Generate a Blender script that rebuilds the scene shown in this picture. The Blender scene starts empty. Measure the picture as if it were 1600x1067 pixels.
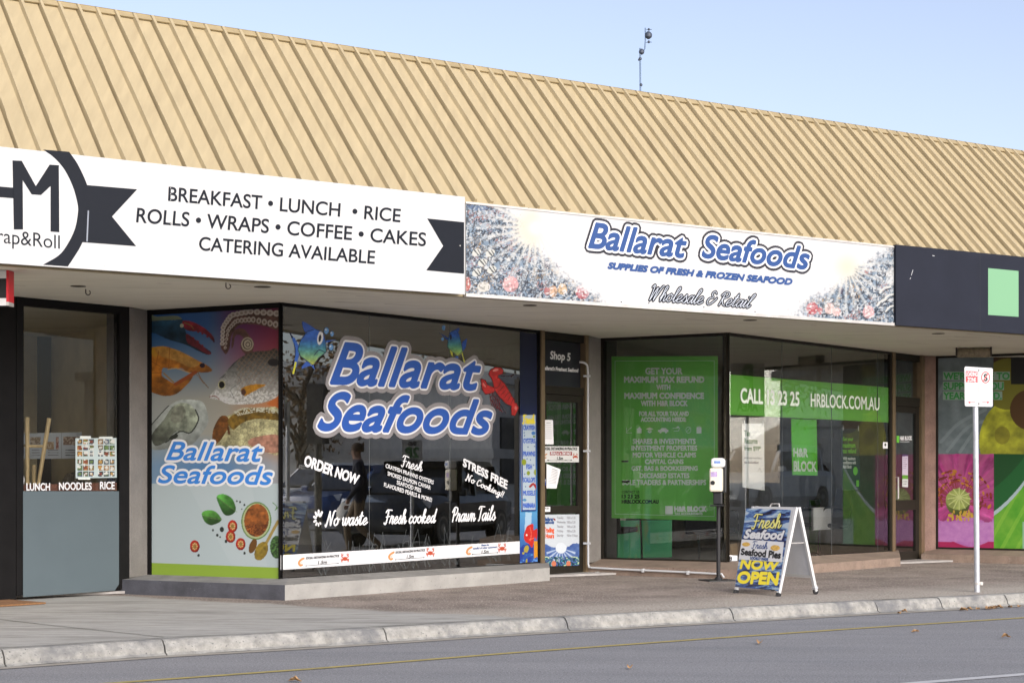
import bpy, bmesh, math, random
import numpy as np
from math import radians, sin, cos, pi, sqrt, atan2
from mathutils import Vector, Matrix

random.seed(7)
RNG = np.random.default_rng(7)
sc = bpy.context.scene
COL = sc.collection

# ---------------------------------------------------------------- camera, sky, sun, exposure
F, CX, CY, YH, HC = 2700.0, 800.0, 533.5, 748.0, 1.10     # focal px, centre, horizon row, eye height
cam = bpy.data.cameras.new('camera')
cam.sensor_width = 36.0
cam.lens = 36.0 * F / 1600.0
cam.shift_y = (YH - CY) / 1600.0
cam.clip_end = 2000
cam_o = bpy.data.objects.new('camera', cam)
cam_o.location = (0, 0, HC)
cam_o.rotation_euler = (pi / 2, 0, 0)
COL.objects.link(cam_o)
sc.camera = cam_o

SUN_EL, SUN_AZ = 25.0, 154.0       # azimuth clockwise from +Y
world = bpy.data.worlds.new('World')
sc.world = world
world.use_nodes = True
wn = world.node_tree
sky = wn.nodes.new('ShaderNodeTexSky')
sky.sky_type = 'NISHITA'
sky.sun_disc = False
sky.sun_elevation = radians(SUN_EL)
sky.sun_rotation = radians(SUN_AZ)
sky.air_density = 0.9
sky.dust_density = 1.7
sky.ozone_density = 1.0
bg = wn.nodes['Background']
bg.inputs[1].default_value = 0.086
hs_ = wn.nodes.new('ShaderNodeHueSaturation'); hs_.inputs['Saturation'].default_value = 0.72
wn.links.new(sky.outputs[0], hs_.inputs['Color'])
tn_ = wn.nodes.new('ShaderNodeMix'); tn_.data_type = 'RGBA'; tn_.blend_type = 'MULTIPLY'; tn_.inputs[0].default_value = 1.0
tn_.inputs[7].default_value = (0.97, 0.938, 1.0, 1)
wn.links.new(hs_.outputs[0], tn_.inputs[6])
wn.links.new(tn_.outputs[2], bg.inputs[0])
sl = bpy.data.lights.new('sun', 'SUN')
sl.energy = 1.75
sl.angle = radians(55)
sl.color = (1.0, 0.965, 0.92)
so = bpy.data.objects.new('sun', sl)
sd = Vector((sin(radians(SUN_AZ)) * cos(radians(SUN_EL)), cos(radians(SUN_AZ)) * cos(radians(SUN_EL)), sin(radians(SUN_EL))))
so.rotation_euler = sd.to_track_quat('Z', 'Y').to_euler()
so.location = (10, -10, 20)
COL.objects.link(so)
sc.view_settings.view_transform = 'Standard'
sc.view_settings.look = 'None'
sc.view_settings.exposure = 1.32
sc.view_settings.gamma = 1.0
sc.cycles.max_bounces = 8
sc.cycles.transparent_max_bounces = 12
sc.cycles.sample_clamp_indirect = 6

# ---------------------------------------------------------------- helpers: colour and materials
def lin1(c):
    c = c / 255.0
    return c / 12.92 if c <= 0.04045 else ((c + 0.055) / 1.055) ** 2.4
def S(r, g=None, b=None, k=1.0):          # sRGB 0-255 -> linear
    if g is None: g = b = r
    return tuple(lin1(x) * k for x in (r, g, b))
def linA(a):
    a = np.clip(a, 0, 255) / 255.0
    return np.where(a <= 0.04045, a / 12.92, ((a + 0.055) / 1.055) ** 2.4)

MATS = {}
def mat(name, col, rough=0.6, metal=0.0, var=0.0, vscale=6.0, bump=0.0, bscale=80.0, speck=None, spscale=150.0, spth=0.6,
        stain=None, stscale=1.2, stlo=0.52, sthi=0.72, stretch=None, turn=0.0, spec=0.5, coat=0.0):
    if name in MATS: return MATS[name]
    m = bpy.data.materials.new(name)
    m.use_nodes = True
    nt = m.node_tree
    N, Lk = nt.nodes, nt.links
    p = N['Principled BSDF']
    p.inputs['Roughness'].default_value = rough
    p.inputs['Metallic'].default_value = metal
    p.inputs['Specular IOR Level'].default_value = spec
    p.inputs['Coat Weight'].default_value = coat
    tc = N.new('ShaderNodeTexCoord')
    vec = tc.outputs['Object']
    if stretch:
        mp = N.new('ShaderNodeMapping'); mp.inputs['Scale'].default_value = stretch
        Lk.new(vec, mp.inputs[0]); svec = mp.outputs[0]
    else:
        svec = vec
    base = None
    def mix(a, b, fac):
        mx = N.new('ShaderNodeMix'); mx.data_type = 'RGBA'
        for sock, v in ((mx.inputs[6], a), (mx.inputs[7], b)):
            if isinstance(v, tuple): sock.default_value = (*v[:3], 1)
            else: Lk.new(v, sock)
        Lk.new(fac, mx.inputs[0]); return mx.outputs[2]
    def noise(scale, detail=5, v=None, rgh=0.6):
        n = N.new('ShaderNodeTexNoise'); n.inputs['Scale'].default_value = scale; n.inputs['Detail'].default_value = detail
        n.inputs['Roughness'].default_value = rgh
        Lk.new(v if v is not None else vec, n.inputs['Vector']); return n.outputs['Fac']
    def ramp(fac, a, b):
        r = N.new('ShaderNodeMapRange'); r.inputs[1].default_value = a; r.inputs[2].default_value = b
        Lk.new(fac, r.inputs[0]); return r.outputs[0]
    cur = tuple(col)
    if var:
        f = ramp(noise(vscale, 6, svec), 0.3, 0.7)
        cur = mix(tuple(c * (1 - var) for c in col), tuple(min(1, c * (1 + var)) for c in col), f)
    if stain:
        f = ramp(noise(stscale, 7, svec, 0.7), stlo, sthi)
        cur = mix(cur, tuple(stain), f)
    if speck:
        for i, sc_ in enumerate(speck):
            f = ramp(noise(spscale * (1 + 0.37 * i), 2), spth, spth + 0.06)
            cur = mix(cur, tuple(sc_), f)
    if isinstance(cur, tuple): p.inputs['Base Color'].default_value = (*cur, 1)
    else: Lk.new(cur, p.inputs['Base Color'])
    if bump:
        b = N.new('ShaderNodeBump'); b.inputs['Strength'].default_value = bump; b.inputs['Distance'].default_value = 0.01
        Lk.new(noise(bscale, 6), b.inputs['Height']); Lk.new(b.outputs[0], p.inputs['Normal'])
    MATS[name] = m
    return m

def print_mat(name='printed ink', rough=0.45):
    if name in MATS: return MATS[name]
    m = bpy.data.materials.new(name); m.use_nodes = True
    nt = m.node_tree; p = nt.nodes['Principled BSDF']
    a = nt.nodes.new('ShaderNodeAttribute'); a.attribute_name = 'Ink'
    nt.links.new(a.outputs['Color'], p.inputs['Base Color'])
    p.inputs['Roughness'].default_value = rough
    MATS[name] = m
    return m

def glass_mat(name, ior=1.7, tint=(0.9, 0.93, 0.91)):
    if name in MATS: return MATS[name]
    m = bpy.data.materials.new(name); m.use_nodes = True
    nt = m.node_tree; N = nt.nodes; N.clear()
    out = N.new('ShaderNodeOutputMaterial'); mx = N.new('ShaderNodeMixShader')
    t = N.new('ShaderNodeBsdfTransparent'); t.inputs[0].default_value = (*tint, 1)
    g = N.new('ShaderNodeBsdfGlossy'); g.inputs['Roughness'].default_value = 0.0; g.inputs['Color'].default_value = (0.96, 0.98, 0.97, 1)
    fr = N.new('ShaderNodeFresnel'); fr.inputs[0].default_value = ior
    nt.links.new(fr.outputs[0], mx.inputs[0]); nt.links.new(t.outputs[0], mx.inputs[1]); nt.links.new(g.outputs[0], mx.inputs[2])
    nt.links.new(mx.outputs[0], out.inputs[0])
    MATS[name] = m
    return m
def clear_mat():
    if 'glass back' in MATS: return MATS['glass back']
    m = bpy.data.materials.new('glass back'); m.use_nodes = True
    nt = m.node_tree; N = nt.nodes; N.clear()
    out = N.new('ShaderNodeOutputMaterial'); t = N.new('ShaderNodeBsdfTransparent'); t.inputs[0].default_value = (1, 1, 1, 1)
    nt.links.new(t.outputs[0], out.inputs[0]); MATS['glass back'] = m
    return m

# ---------------------------------------------------------------- helpers: frames, meshes, objects
class Frame:
    """vertical plane through 2-D point p along d; n faces the street"""
    def __init__(s, p, q):
        s.p = np.array(p, float); d = np.array(q, float) - s.p
        s.L = float(np.hypot(*d)); s.d = d / s.L; s.n = np.array([s.d[1], -s.d[0]])
    def w(s, a, o, z):
        return (s.p[0] + s.d[0] * a + s.n[0] * o, s.p[1] + s.d[1] * a + s.n[1] * o, z)
    def s_at(s, x, o=0.0):              # position along the plane seen at column x
        r = (x - CX) / F
        px, py = s.p[0] + s.n[0] * o, s.p[1] + s.n[1] * o
        return (r * py - px) / (s.d[0] - r * s.d[1])
    def depth(s, x, o=0.0):
        a = s.s_at(x, o); return s.p[1] + s.n[1] * o + s.d[1] * a
    def sz(s, x, y, o=0.0):
        a = s.s_at(x, o); D = s.p[1] + s.n[1] * o + s.d[1] * a
        return a, HC + (YH - y) / F * D
    def pw(s, x, y, o=0.0):
        a, z = s.sz(x, y, o); return s.w(a, o, z)
    def xy(s, a, o=0.0):
        return (s.p[0] + s.d[0] * a + s.n[0] * o, s.p[1] + s.d[1] * a + s.n[1] * o)
def ground(x, y, z=0.0):                # photo point lying on a horizontal sheet
    D = (HC - z) * F / (y - YH); return ((x - CX) / F * D, D, z)
def at(x, y, D):
    return ((x - CX) / F * D, D, HC + (YH - y) / F * D)

class MB:
    def __init__(s): s.v = []; s.f = []; s.m = []; s.smooth = False
    def add(s, vs, fs, m=0):
        b = len(s.v); s.v.extend(tuple(p) for p in vs)
        for f in fs: s.f.append(tuple(b + i for i in f)); s.m.append(m)
    def quad(s, a, b, c, d, m=0): s.add((a, b, c, d), ((0, 1, 2, 3),), m)
    def hexa(s, p, m=0):                # 8 points: bottom ring 0-3, top ring 4-7
        s.add(p, ((3, 2, 1, 0), (4, 5, 6, 7), (0, 1, 5, 4), (1, 2, 6, 5), (2, 3, 7, 6), (3, 0, 4, 7)), m)
    def fbox(s, fr, s0, s1, o0, o1, z0, z1, m=0):
        s.hexa([fr.w(s0, o1, z0), fr.w(s1, o1, z0), fr.w(s1, o0, z0), fr.w(s0, o0, z0),
                fr.w(s0, o1, z1), fr.w(s1, o1, z1), fr.w(s1, o0, z1), fr.w(s0, o0, z1)], m)
    def box(s, c, sx, sy, sz, rz=0.0, m=0):
        ca, sa = cos(rz), sin(rz); P = []
        for z in (0, sz):
            for x, y in ((-sx/2, -sy/2), (sx/2, -sy/2), (sx/2, sy/2), (-sx/2, sy/2)):
                P.append((c[0] + ca*x - sa*y, c[1] + sa*x + ca*y, c[2] + z))
        s.hexa(P, m)
    def prism(s, pts, z0, z1, m=0):     # plan polygon, anticlockwise
        n = len(pts)
        P = [(x, y, z0) for x, y in pts] + [(x, y, z1) for x, y in pts]
        s.add(P, [tuple(range(n - 1, -1, -1)), tuple(range(n, 2 * n))] + [(i, (i + 1) % n, n + (i + 1) % n, n + i) for i in range(n)], m)
    def tube(s, path, rad, n=8, m=0, cap=True):
        path = [Vector(p) for p in path]; k = len(path)
        rads = rad if isinstance(rad, (list, tuple)) else [rad] * k
        rings = []; up = None
        for i, p in enumerate(path):
            t = (path[min(i + 1, k - 1)] - path[max(i - 1, 0)]).normalized()
            if up is None: up = Vector((0, 0, 1)) if abs(t.z) < 0.9 else Vector((1, 0, 0))
            a = t.cross(up).normalized(); b = a.cross(t).normalized(); up = b
            rings.append([p + (a * cos(2*pi*j/n) + b * sin(2*pi*j/n)) * rads[i] for j in range(n)])
        vs = [v for r in rings for v in r]
        fs = [(i*n + j, i*n + (j+1) % n, (i+1)*n + (j+1) % n, (i+1)*n + j) for i in range(k - 1) for j in range(n)]
        if cap: fs += [tuple(range(n - 1, -1, -1)), tuple(range((k-1)*n, k*n))]
        s.add(vs, fs, m)
    def lathe(s, c, axis, prof, n=20, m=0):     # prof: (dist along axis, radius)
        ax = Vector(axis).normalized(); u = ax.orthogonal().normalized(); w = ax.cross(u); c = Vector(c)
        vs = []; k = len(prof)
        for h, r in prof:
            for j in range(n): vs.append(c + ax*h + (u*cos(2*pi*j/n) + w*sin(2*pi*j/n)) * r)
        fs = [(i*n + j, i*n + (j+1) % n, (i+1)*n + (j+1) % n, (i+1)*n + j) for i in range(k - 1) for j in range(n)]
        fs += [tuple(range(n - 1, -1, -1)), tuple(range((k-1)*n, k*n))]
        s.add(vs, fs, m)

WLOC = {}
def wl(o): return WLOC.get(o.name, Vector((0, 0, 0))) if o else Vector((0, 0, 0))
def link(o, parent, loc, label, cat, group, kind):
    COL.objects.link(o)
    if parent: o.parent = parent
    WLOC[o.name] = Vector(loc)
    o.location = Vector(loc) - wl(parent)
    if label: o['label'] = label
    if cat: o['category'] = cat
    if group: o['group'] = group
    if kind: o['kind'] = kind
    return o
def empty(name, loc, label, cat, group=None):
    return link(bpy.data.objects.new(name, None), None, loc, label, cat, group, None)
def as_list(m): return m if isinstance(m, (list, tuple)) else [m]
def obj(name, mb, mats, parent=None, label=None, cat=None, group=None, kind=None, loc=None, smooth=None, bevel=0.0):
    V = np.array(mb.v, float).reshape(-1, 3)
    if loc is None:
        if parent: loc = wl(parent)
        else:
            mn, mx = V.min(0), V.max(0); loc = ((mn[0]+mx[0])/2, (mn[1]+mx[1])/2, mn[2])
    me = bpy.data.meshes.new(name)
    me.from_pydata((V - np.array(loc)).tolist(), [], mb.f)
    for x in as_list(mats): me.materials.append(x)
    if len(as_list(mats)) > 1: me.polygons.foreach_set('material_index', mb.m)
    sm = mb.smooth if smooth is None else smooth
    if sm:
        me.polygons.foreach_set('use_smooth', [True] * len(me.polygons))
    me.update()
    o = bpy.data.objects.new(name, me)
    link(o, parent, loc, label, cat, group, kind)
    if sm and sm != 'all':
        try:
            me.set_sharp_from_angle(angle=radians(35))
        except Exception: pass
    if bevel:
        b = o.modifiers.new('bevel', 'BEVEL'); b.width = bevel; b.segments = 2; b.limit_method = 'ANGLE'
    return o

def pieces(name, mb, mats, parent=None, **kw):
    """one object for each separate piece of the mesh"""
    n = len(mb.v); up = list(range(n))
    def find(i):
        while up[i] != i: up[i] = up[up[i]]; i = up[i]
        return i
    for f in mb.f:
        for j in f[1:]: up[find(j)] = find(f[0])
    gr = {}
    for f, m in zip(mb.f, mb.m): gr.setdefault(find(f[0]), []).append((f, m))
    out = []
    for fs in gr.values():
        q = MB(); q.smooth = mb.smooth; ids = sorted({i for f, _ in fs for i in f}); mp = {i: k for k, i in enumerate(ids)}
        q.v = [mb.v[i] for i in ids]; q.f = [tuple(mp[i] for i in f) for f, _ in fs]; q.m = [m for _, m in fs]
        out.append(obj(name, q, mats, parent, **kw))
    return out

# ---------------------------------------------------------------- helpers: lettering
TXT = {}
def text_mesh(body, shear=0.0, res=4):
    key = (body, shear, res)
    if key in TXT: return TXT[key]
    c = bpy.data.curves.new('tmp', 'FONT'); c.body = body; c.shear = shear; c.fill_mode = 'FRONT'; c.resolution_u = res
    o = bpy.data.objects.new('tmp', c); COL.objects.link(o)
    dg = bpy.context.evaluated_depsgraph_get(); dg.update()
    me = o.evaluated_get(dg).to_mesh()
    V = np.array([v.co[:2] for v in me.vertices]); Fc = [tuple(p.vertices) for p in me.polygons]
    o.evaluated_get(dg).to_mesh_clear()
    bpy.data.objects.remove(o); bpy.data.curves.remove(c)
    # weld, then the boundary edges give the outline
    key2 = {}; idx = []
    W = []
    for v in V:
        k = (round(v[0], 4), round(v[1], 4))
        if k not in key2: key2[k] = len(W); W.append(v)
        idx.append(key2[k])
    W = np.array(W); Fc = [tuple(idx[i] for i in f) for f in Fc]
    Fc = [f for f in Fc if len(set(f)) == len(f)]
    cnt = {}
    for f in Fc:
        for i in range(len(f)):
            e = (f[i], f[(i + 1) % len(f)]); k = (min(e), max(e)); cnt[k] = cnt.get(k, 0) + 1
    E = [k for k, n in cnt.items() if n == 1]
    mn, mx = W.min(0), W.max(0)
    W = (W - mn) / np.maximum(mx - mn, 1e-6)
    TXT[key] = (W, Fc, E)
    return TXT[key]
def bil(q, u, v):        # q = TL TR BR BL in photo pixels; u right, v up
    (x0, y0), (x1, y1), (x2, y2), (x3, y3) = q
    return (((1-u)*x3 + u*x2)*(1-v) + ((1-u)*x0 + u*x1)*v, ((1-u)*y3 + u*y2)*(1-v) + ((1-u)*y0 + u*y1)*v)
def ribbon(mb, fr, A, B, w, o, m=0):           # raised-centre stroke between two (s,z) points
    A = np.array(A); B = np.array(B); d = B - A; L = np.hypot(*d)
    if L < 1e-6: return
    n = np.array([-d[1], d[0]]) / L * w
    h = min(0.0006, w * 0.03)
    P = [(*(A + n), o), (*A, o + h), (*(A - n), o), (*(B + n), o), (*B, o + h), (*(B - n), o)]
    mb.add([fr.w(a, oo, z) for a, z, oo in P], ((1, 0, 3, 4), (2, 1, 4, 5)), m)
def cone(mb, fr, A, w, o, m=0, n=8):
    h = min(0.0006, w * 0.03)
    P = [fr.w(A[0], o + h, A[1])] + [fr.w(A[0] + w*cos(2*pi*j/n + .2), o, A[1] + w*sin(2*pi*j/n + .2)) for j in range(n)]
    mb.add(P, [(0, 1 + j, 1 + (j + 1) % n) for j in range(n)], m)
def text(mb, fr, body, q, o=0.002, bold=0.0, shear=0.0, m=0, res=4, fill=True, mirror=False):
    W, Fc, E = text_mesh(body, shear, res)
    P = []
    for u, v in W:
        if mirror: u = 1 - u
        x, y = bil(q, u, v); P.append(fr.sz(x, y, o))
    if fill: mb.add([fr.w(a, o, z) for a, z in P], Fc, m)
    if bold > 0:
        w = bold * fr.depth((q[0][0] + q[2][0]) / 2, o) / F
        used = set()
        for a, b in E:
            ribbon(mb, fr, P[a], P[b], w, o + 0.0001, m); used.add(a); used.add(b)
        for a in used: cone(mb, fr, P[a], w, o + 0.0001, m, 6 if res < 5 else 8)
def R4(x0, y0, x1, y1): return ((x0, y0), (x1, y0), (x1, y1), (x0, y1))
def poly(mb, fr, pts, o=0.001, m=0):
    mb.add([fr.pw(x, y, o) for x, y in pts][::-1], (tuple(range(len(pts))),), m)
def stroke(mb, fr, pts, wpx, o=0.002, m=0, closed=False):
    Q = [fr.sz(x, y, o) for x, y in pts]
    w = wpx * 0.5 * fr.depth(pts[0][0], o) / F
    for i in range(len(Q) - (0 if closed else 1)): ribbon(mb, fr, Q[i], Q[(i + 1) % len(Q)], w, o, m)
    for q in Q: cone(mb, fr, q, w, o, m)
def ell(cx, cy, rx, ry, n=20, a0=0, a1=360):
    return [(cx + rx*cos(radians(a0 + (a1-a0)*i/n)), cy + ry*sin(radians(a0 + (a1-a0)*i/n))) for i in range(n + (0 if a1 - a0 >= 360 else 1))]

# brush-script glyphs drawn as strokes: (advance, strokes), x-height 1
G = {
 'o': (0.95, [[(.55,1),(.15,.75),(.1,.3),(.4,0),(.72,.3),(.7,.75),(.5,1),(.65,.85),(.98,.85)]]),
 'a': (1.0, [[(.75,.85),(.45,1),(.12,.6),(.15,.12),(.38,0),(.68,.5),(.8,1),(.72,.3),(.82,0),(1.05,.3)]]),
 'e': (0.85, [[(0,.3),(.5,.5),(.66,.8),(.45,1),(.15,.6),(.18,.12),(.45,0),(.9,.35)]]),
 'w': (1.2, [[(0,.8),(.15,1),(.14,.3),(.3,0),(.52,.3),(.62,.95),(.58,.3),(.72,0),(1.0,.4),(1.05,1),(1.25,.85)]]),
 's': (0.75, [[(0,.15),(.42,1.05),(.45,.9),(.64,.4),(.45,0),(.15,.12)],[(.5,0),(.8,.35)]]),
 't': (0.7, [[(0,.2),(.42,1.8),(.26,.3),(.4,0),(.75,.35)],[(.08,1.2),(.72,1.28)]]),
 'r': (0.85, [[(0,.1),(.25,1.1),(.28,.85),(.62,1.0),(.52,.2),(.66,0),(.9,.35)]]),
 'h': (0.95, [[(0,.3),(.5,1.6),(.46,2.0),(.26,1.7),(.15,0)],[(.15,0),(.32,.7),(.56,1),(.66,.7),(.6,.1),(.75,0),(1.0,.35)]]),
 'c': (0.8, [[(.62,.8),(.45,1),(.12,.55),(.18,.1),(.45,0),(.85,.35)]]),
 'k': (0.95, [[(0,.3),(.5,1.6),(.46,2.0),(.26,1.7),(.15,0)],[(.2,.5),(.55,1),(.62,.75),(.3,.5),(.6,.05),(.75,0),(.98,.3)]]),
 'd': (1.05, [[(.7,.85),(.42,1),(.1,.5),(.28,0),(.6,.4),(.98,2.0),(.74,.3),(.82,0),(1.08,.3)]]),
 'n': (0.95, [[(0,.8),(.18,1),(.15,0)],[(.15,0),(.34,.8),(.56,1),(.66,.7),(.6,.1),(.75,0),(1.0,.35)]]),
 'i': (0.55, [[(0,.3),(.25,1),(.18,.2),(.32,0),(.6,.35)],[(.34,1.42),(.37,1.5)]]),
 'l': (0.55, [[(0,.3),(.5,1.7),(.4,2),(.22,1.6),(.18,.2),(.34,0),(.62,.35)]]),
 'g': (0.95, [[(.7,.85),(.42,1),(.1,.5),(.28,.05),(.62,.5),(.75,1),(.62,-.6),(.35,-.95),(.15,-.7),(.95,.3)]]),
 'N': (1.35, [[(-.1,.1),(.1,0),(.38,1.85)],[(.38,1.85),(.85,.05)],[(.85,.05),(1.1,1.8),(1.4,1.95)]]),
 'F': (1.0, [[(.45,1.8),(.33,.3),(.12,-.1),(-.12,.1)],[(-.05,1.6),(.25,1.95),(1.15,1.9)],[(.15,.95),(.85,1.05)]]),
 'P': (1.05, [[(.42,1.7),(.3,0)],[(0,1.3),(.4,1.95),(.95,1.8),(.98,1.3),(.6,.85),(.38,.95)]]),
 'T': (0.85, [[(.5,1.8),(.36,.2),(.15,0)],[(0,1.6),(.25,1.95),(1.15,1.9)]]),
 'W': (1.6, [[(-.1,1.7),(.2,1.95),(.2,0)],[(.2,0),(.75,1.7),(.72,0)],[(.72,0),(1.3,1.8),(1.6,1.95)]]),
 'R': (1.15, [[(.42,1.7),(.25,0)],[(0,1.4),(.4,1.95),(.95,1.8),(.95,1.3),(.4,.95),(.75,.2),(1.15,0)]]),
 'C': (1.1, [[(.95,1.5),(.8,1.95),(.3,1.4),(.12,.4),(.45,0),(1.1,.5)]]),
 '&': (1.2, [[(.9,1.6),(.55,1.9),(.3,1.5),(.65,1.05),(.2,.85),(.1,.3),(.5,0),(1.0,.5),(1.25,1.0)]]),
 '!': (0.4, [[(.35,1.9),(.2,.55)],[(.12,.08),(.14,.02)]]),
 ' ': (0.55, []),
}
def cr(p, k=5):                        # Catmull-Rom
    p = [np.array(a, float) for a in p]
    if len(p) < 3: return p
    P = [p[0]*2 - p[1]] + p + [p[-1]*2 - p[-2]]; out = []
    for i in range(1, len(P) - 2):
        for j in range(k):
            t = j / k
            out.append(0.5*((2*P[i]) + (P[i+1]-P[i-1])*t + (2*P[i-1]-5*P[i]+4*P[i+1]-P[i+2])*t*t + (3*P[i]-P[i-1]-3*P[i+1]+P[i+2])*t**3))
    out.append(P[-2]); return out
def script(mb, fr, body, q, wpx, o=0.002, m=0, slant=0.12, k=4):
    x = 0; S_ = []
    for ch in body:
        adv, st = G[ch]
        for t in st: S_.append([(a + x + slant * b, b) for a, b in t])
        x += adv
    A = np.array([p for t in S_ for p in t]); mn, mx = A.min(0), A.max(0)
    D = fr.depth((q[0][0] + q[2][0]) / 2, o)
    for t in S_:
        pts = cr([((a - mn[0]) / (mx[0] - mn[0]), (b - mn[1]) / (mx[1] - mn[1])) for a, b in t], k)
        Q = [fr.sz(*bil(q, u, v), o) for u, v in pts]
        for i in range(len(Q) - 1):
            d = np.array(Q[i+1]) - np.array(Q[i]); down = abs(d[1]) / (np.hypot(*d) + 1e-9)
            w = wpx * 0.5 * (0.62 + 0.38 * down) * D / F
            ribbon(mb, fr, Q[i], Q[i+1], w, o + 0.00002 * i, m); cone(mb, fr, Q[i+1], w, o + 0.00002 * i, m, 7)
        cone(mb, fr, Q[0], wpx * 0.42 * D / F, o, m, 7)

# ---------------------------------------------------------------- helpers: printed pictures
def vnoise(x, y, scale, seed):
    r = np.random.default_rng(seed); T = r.random((256, 256))
    u, v = x / scale + 71.3, y / scale + 13.7
    i, j = np.floor(u).astype(int), np.floor(v).astype(int); fu, fv = u - i, v - j
    fu, fv = fu*fu*(3-2*fu), fv*fv*(3-2*fv)
    g = lambda a, b: T[a % 256, b % 256]
    return (g(i, j)*(1-fu) + g(i+1, j)*fu)*(1-fv) + (g(i, j+1)*(1-fu) + g(i+1, j+1)*fu)*fv
def fbm(x, y, scale, seed, n=4):
    t = 0; a = 0
    for k in range(n): w = 0.55**k; t = t + w*vnoise(x, y, scale/2**k, seed + k); a += w
    return t / a
class Art:
    """a printed picture worked out point by point on a grid of ink"""
    def __init__(s, x, y):
        s.px, s.py = x, y; s.rgb = np.zeros((len(x), 3)); s.mask = np.zeros(len(x), bool); s.zoom(0, 0, 1)
    def zoom(s, ox, oy, k): s.x, s.y = (s.px - ox) / k, (s.py - oy) / k; return s
    def put(s, m, c, a=1.0):
        c = np.array(c, float)
        if c.ndim == 2: c = c[m]
        s.rgb[m] = s.rgb[m]*(1-a) + c*a; s.mask |= m
    def inside(s, pts):
        P = np.array(pts, float); m = np.zeros(len(s.x), bool)
        bb = np.where((s.x >= P[:, 0].min()) & (s.x <= P[:, 0].max()) & (s.y >= P[:, 1].min()) & (s.y <= P[:, 1].max()))[0]
        X, Y = s.x[bb], s.y[bb]; r = np.zeros(len(bb), bool)
        for i in range(len(P)):
            (ax, ay), (bx, by) = P[i], P[i-1]
            if ay == by: continue
            r ^= ((ay > Y) != (by > Y)) & (X < (bx-ax)*(Y-ay)/(by-ay) + ax)
        m[bb] = r; return m
    def poly(s, pts, c, smooth=False, a=1.0):
        if smooth:
            n = len(pts); e = [pts[-1]] + list(pts) + [pts[0], pts[1]]
            pts = [p for p in cr(e, 6)][6:6*(n+1)]
        m = s.inside(pts); s.put(m, c, a); return m
    def ell(s, cx, cy, rx, ry, c, rot=0.0, a=1.0):
        ca, sa = cos(radians(rot)), sin(radians(rot)); dx, dy = s.x - cx, s.y - cy
        m = ((dx*ca + dy*sa)/rx)**2 + ((-dx*sa + dy*ca)/ry)**2 < 1; s.put(m, c, a); return m
    def line(s, pts, w, c, smooth=False, a=1.0):
        if smooth: pts = cr(pts, 6)
        m = np.zeros(len(s.x), bool)
        for (ax, ay), (bx, by) in zip(pts[:-1], pts[1:]):
            dx, dy = bx-ax, by-ay; L = dx*dx + dy*dy + 1e-9
            bb = np.where((s.x > min(ax, bx)-w) & (s.x < max(ax, bx)+w) & (s.y > min(ay, by)-w) & (s.y < max(ay, by)+w))[0]
            t = np.clip(((s.x[bb]-ax)*dx + (s.y[bb]-ay)*dy)/L, 0, 1)
            m[bb] |= (s.x[bb]-ax-t*dx)**2 + (s.y[bb]-ay-t*dy)**2 < (w/2)**2
        s.put(m, c, a); return m
    def shade(s, m, lx=-.5, ly=-.8, k=.45):      # roundness of the photographed thing in the print
        if not m.any(): return
        x, y = s.x[m], s.y[m]; cx, cy = (x.min()+x.max())/2, (y.min()+y.max())/2; rx, ry = (np.ptp(x)+1)/2, (np.ptp(y)+1)/2
        t = ((x-cx)/rx*lx + (y-cy)/ry*ly); s.rgb[m] *= np.clip(1.0 + k*t, .4, 1.5)[:, None]
    def blend(s, w, c): w = np.clip(w, 0, 1)[:, None]; s.rgb[:] = s.rgb*(1-w) + np.array(c, float)*w
    def mul(s, m, f): s.rgb[m] *= (f[m][:, None] if isinstance(f, np.ndarray) else f)
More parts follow.
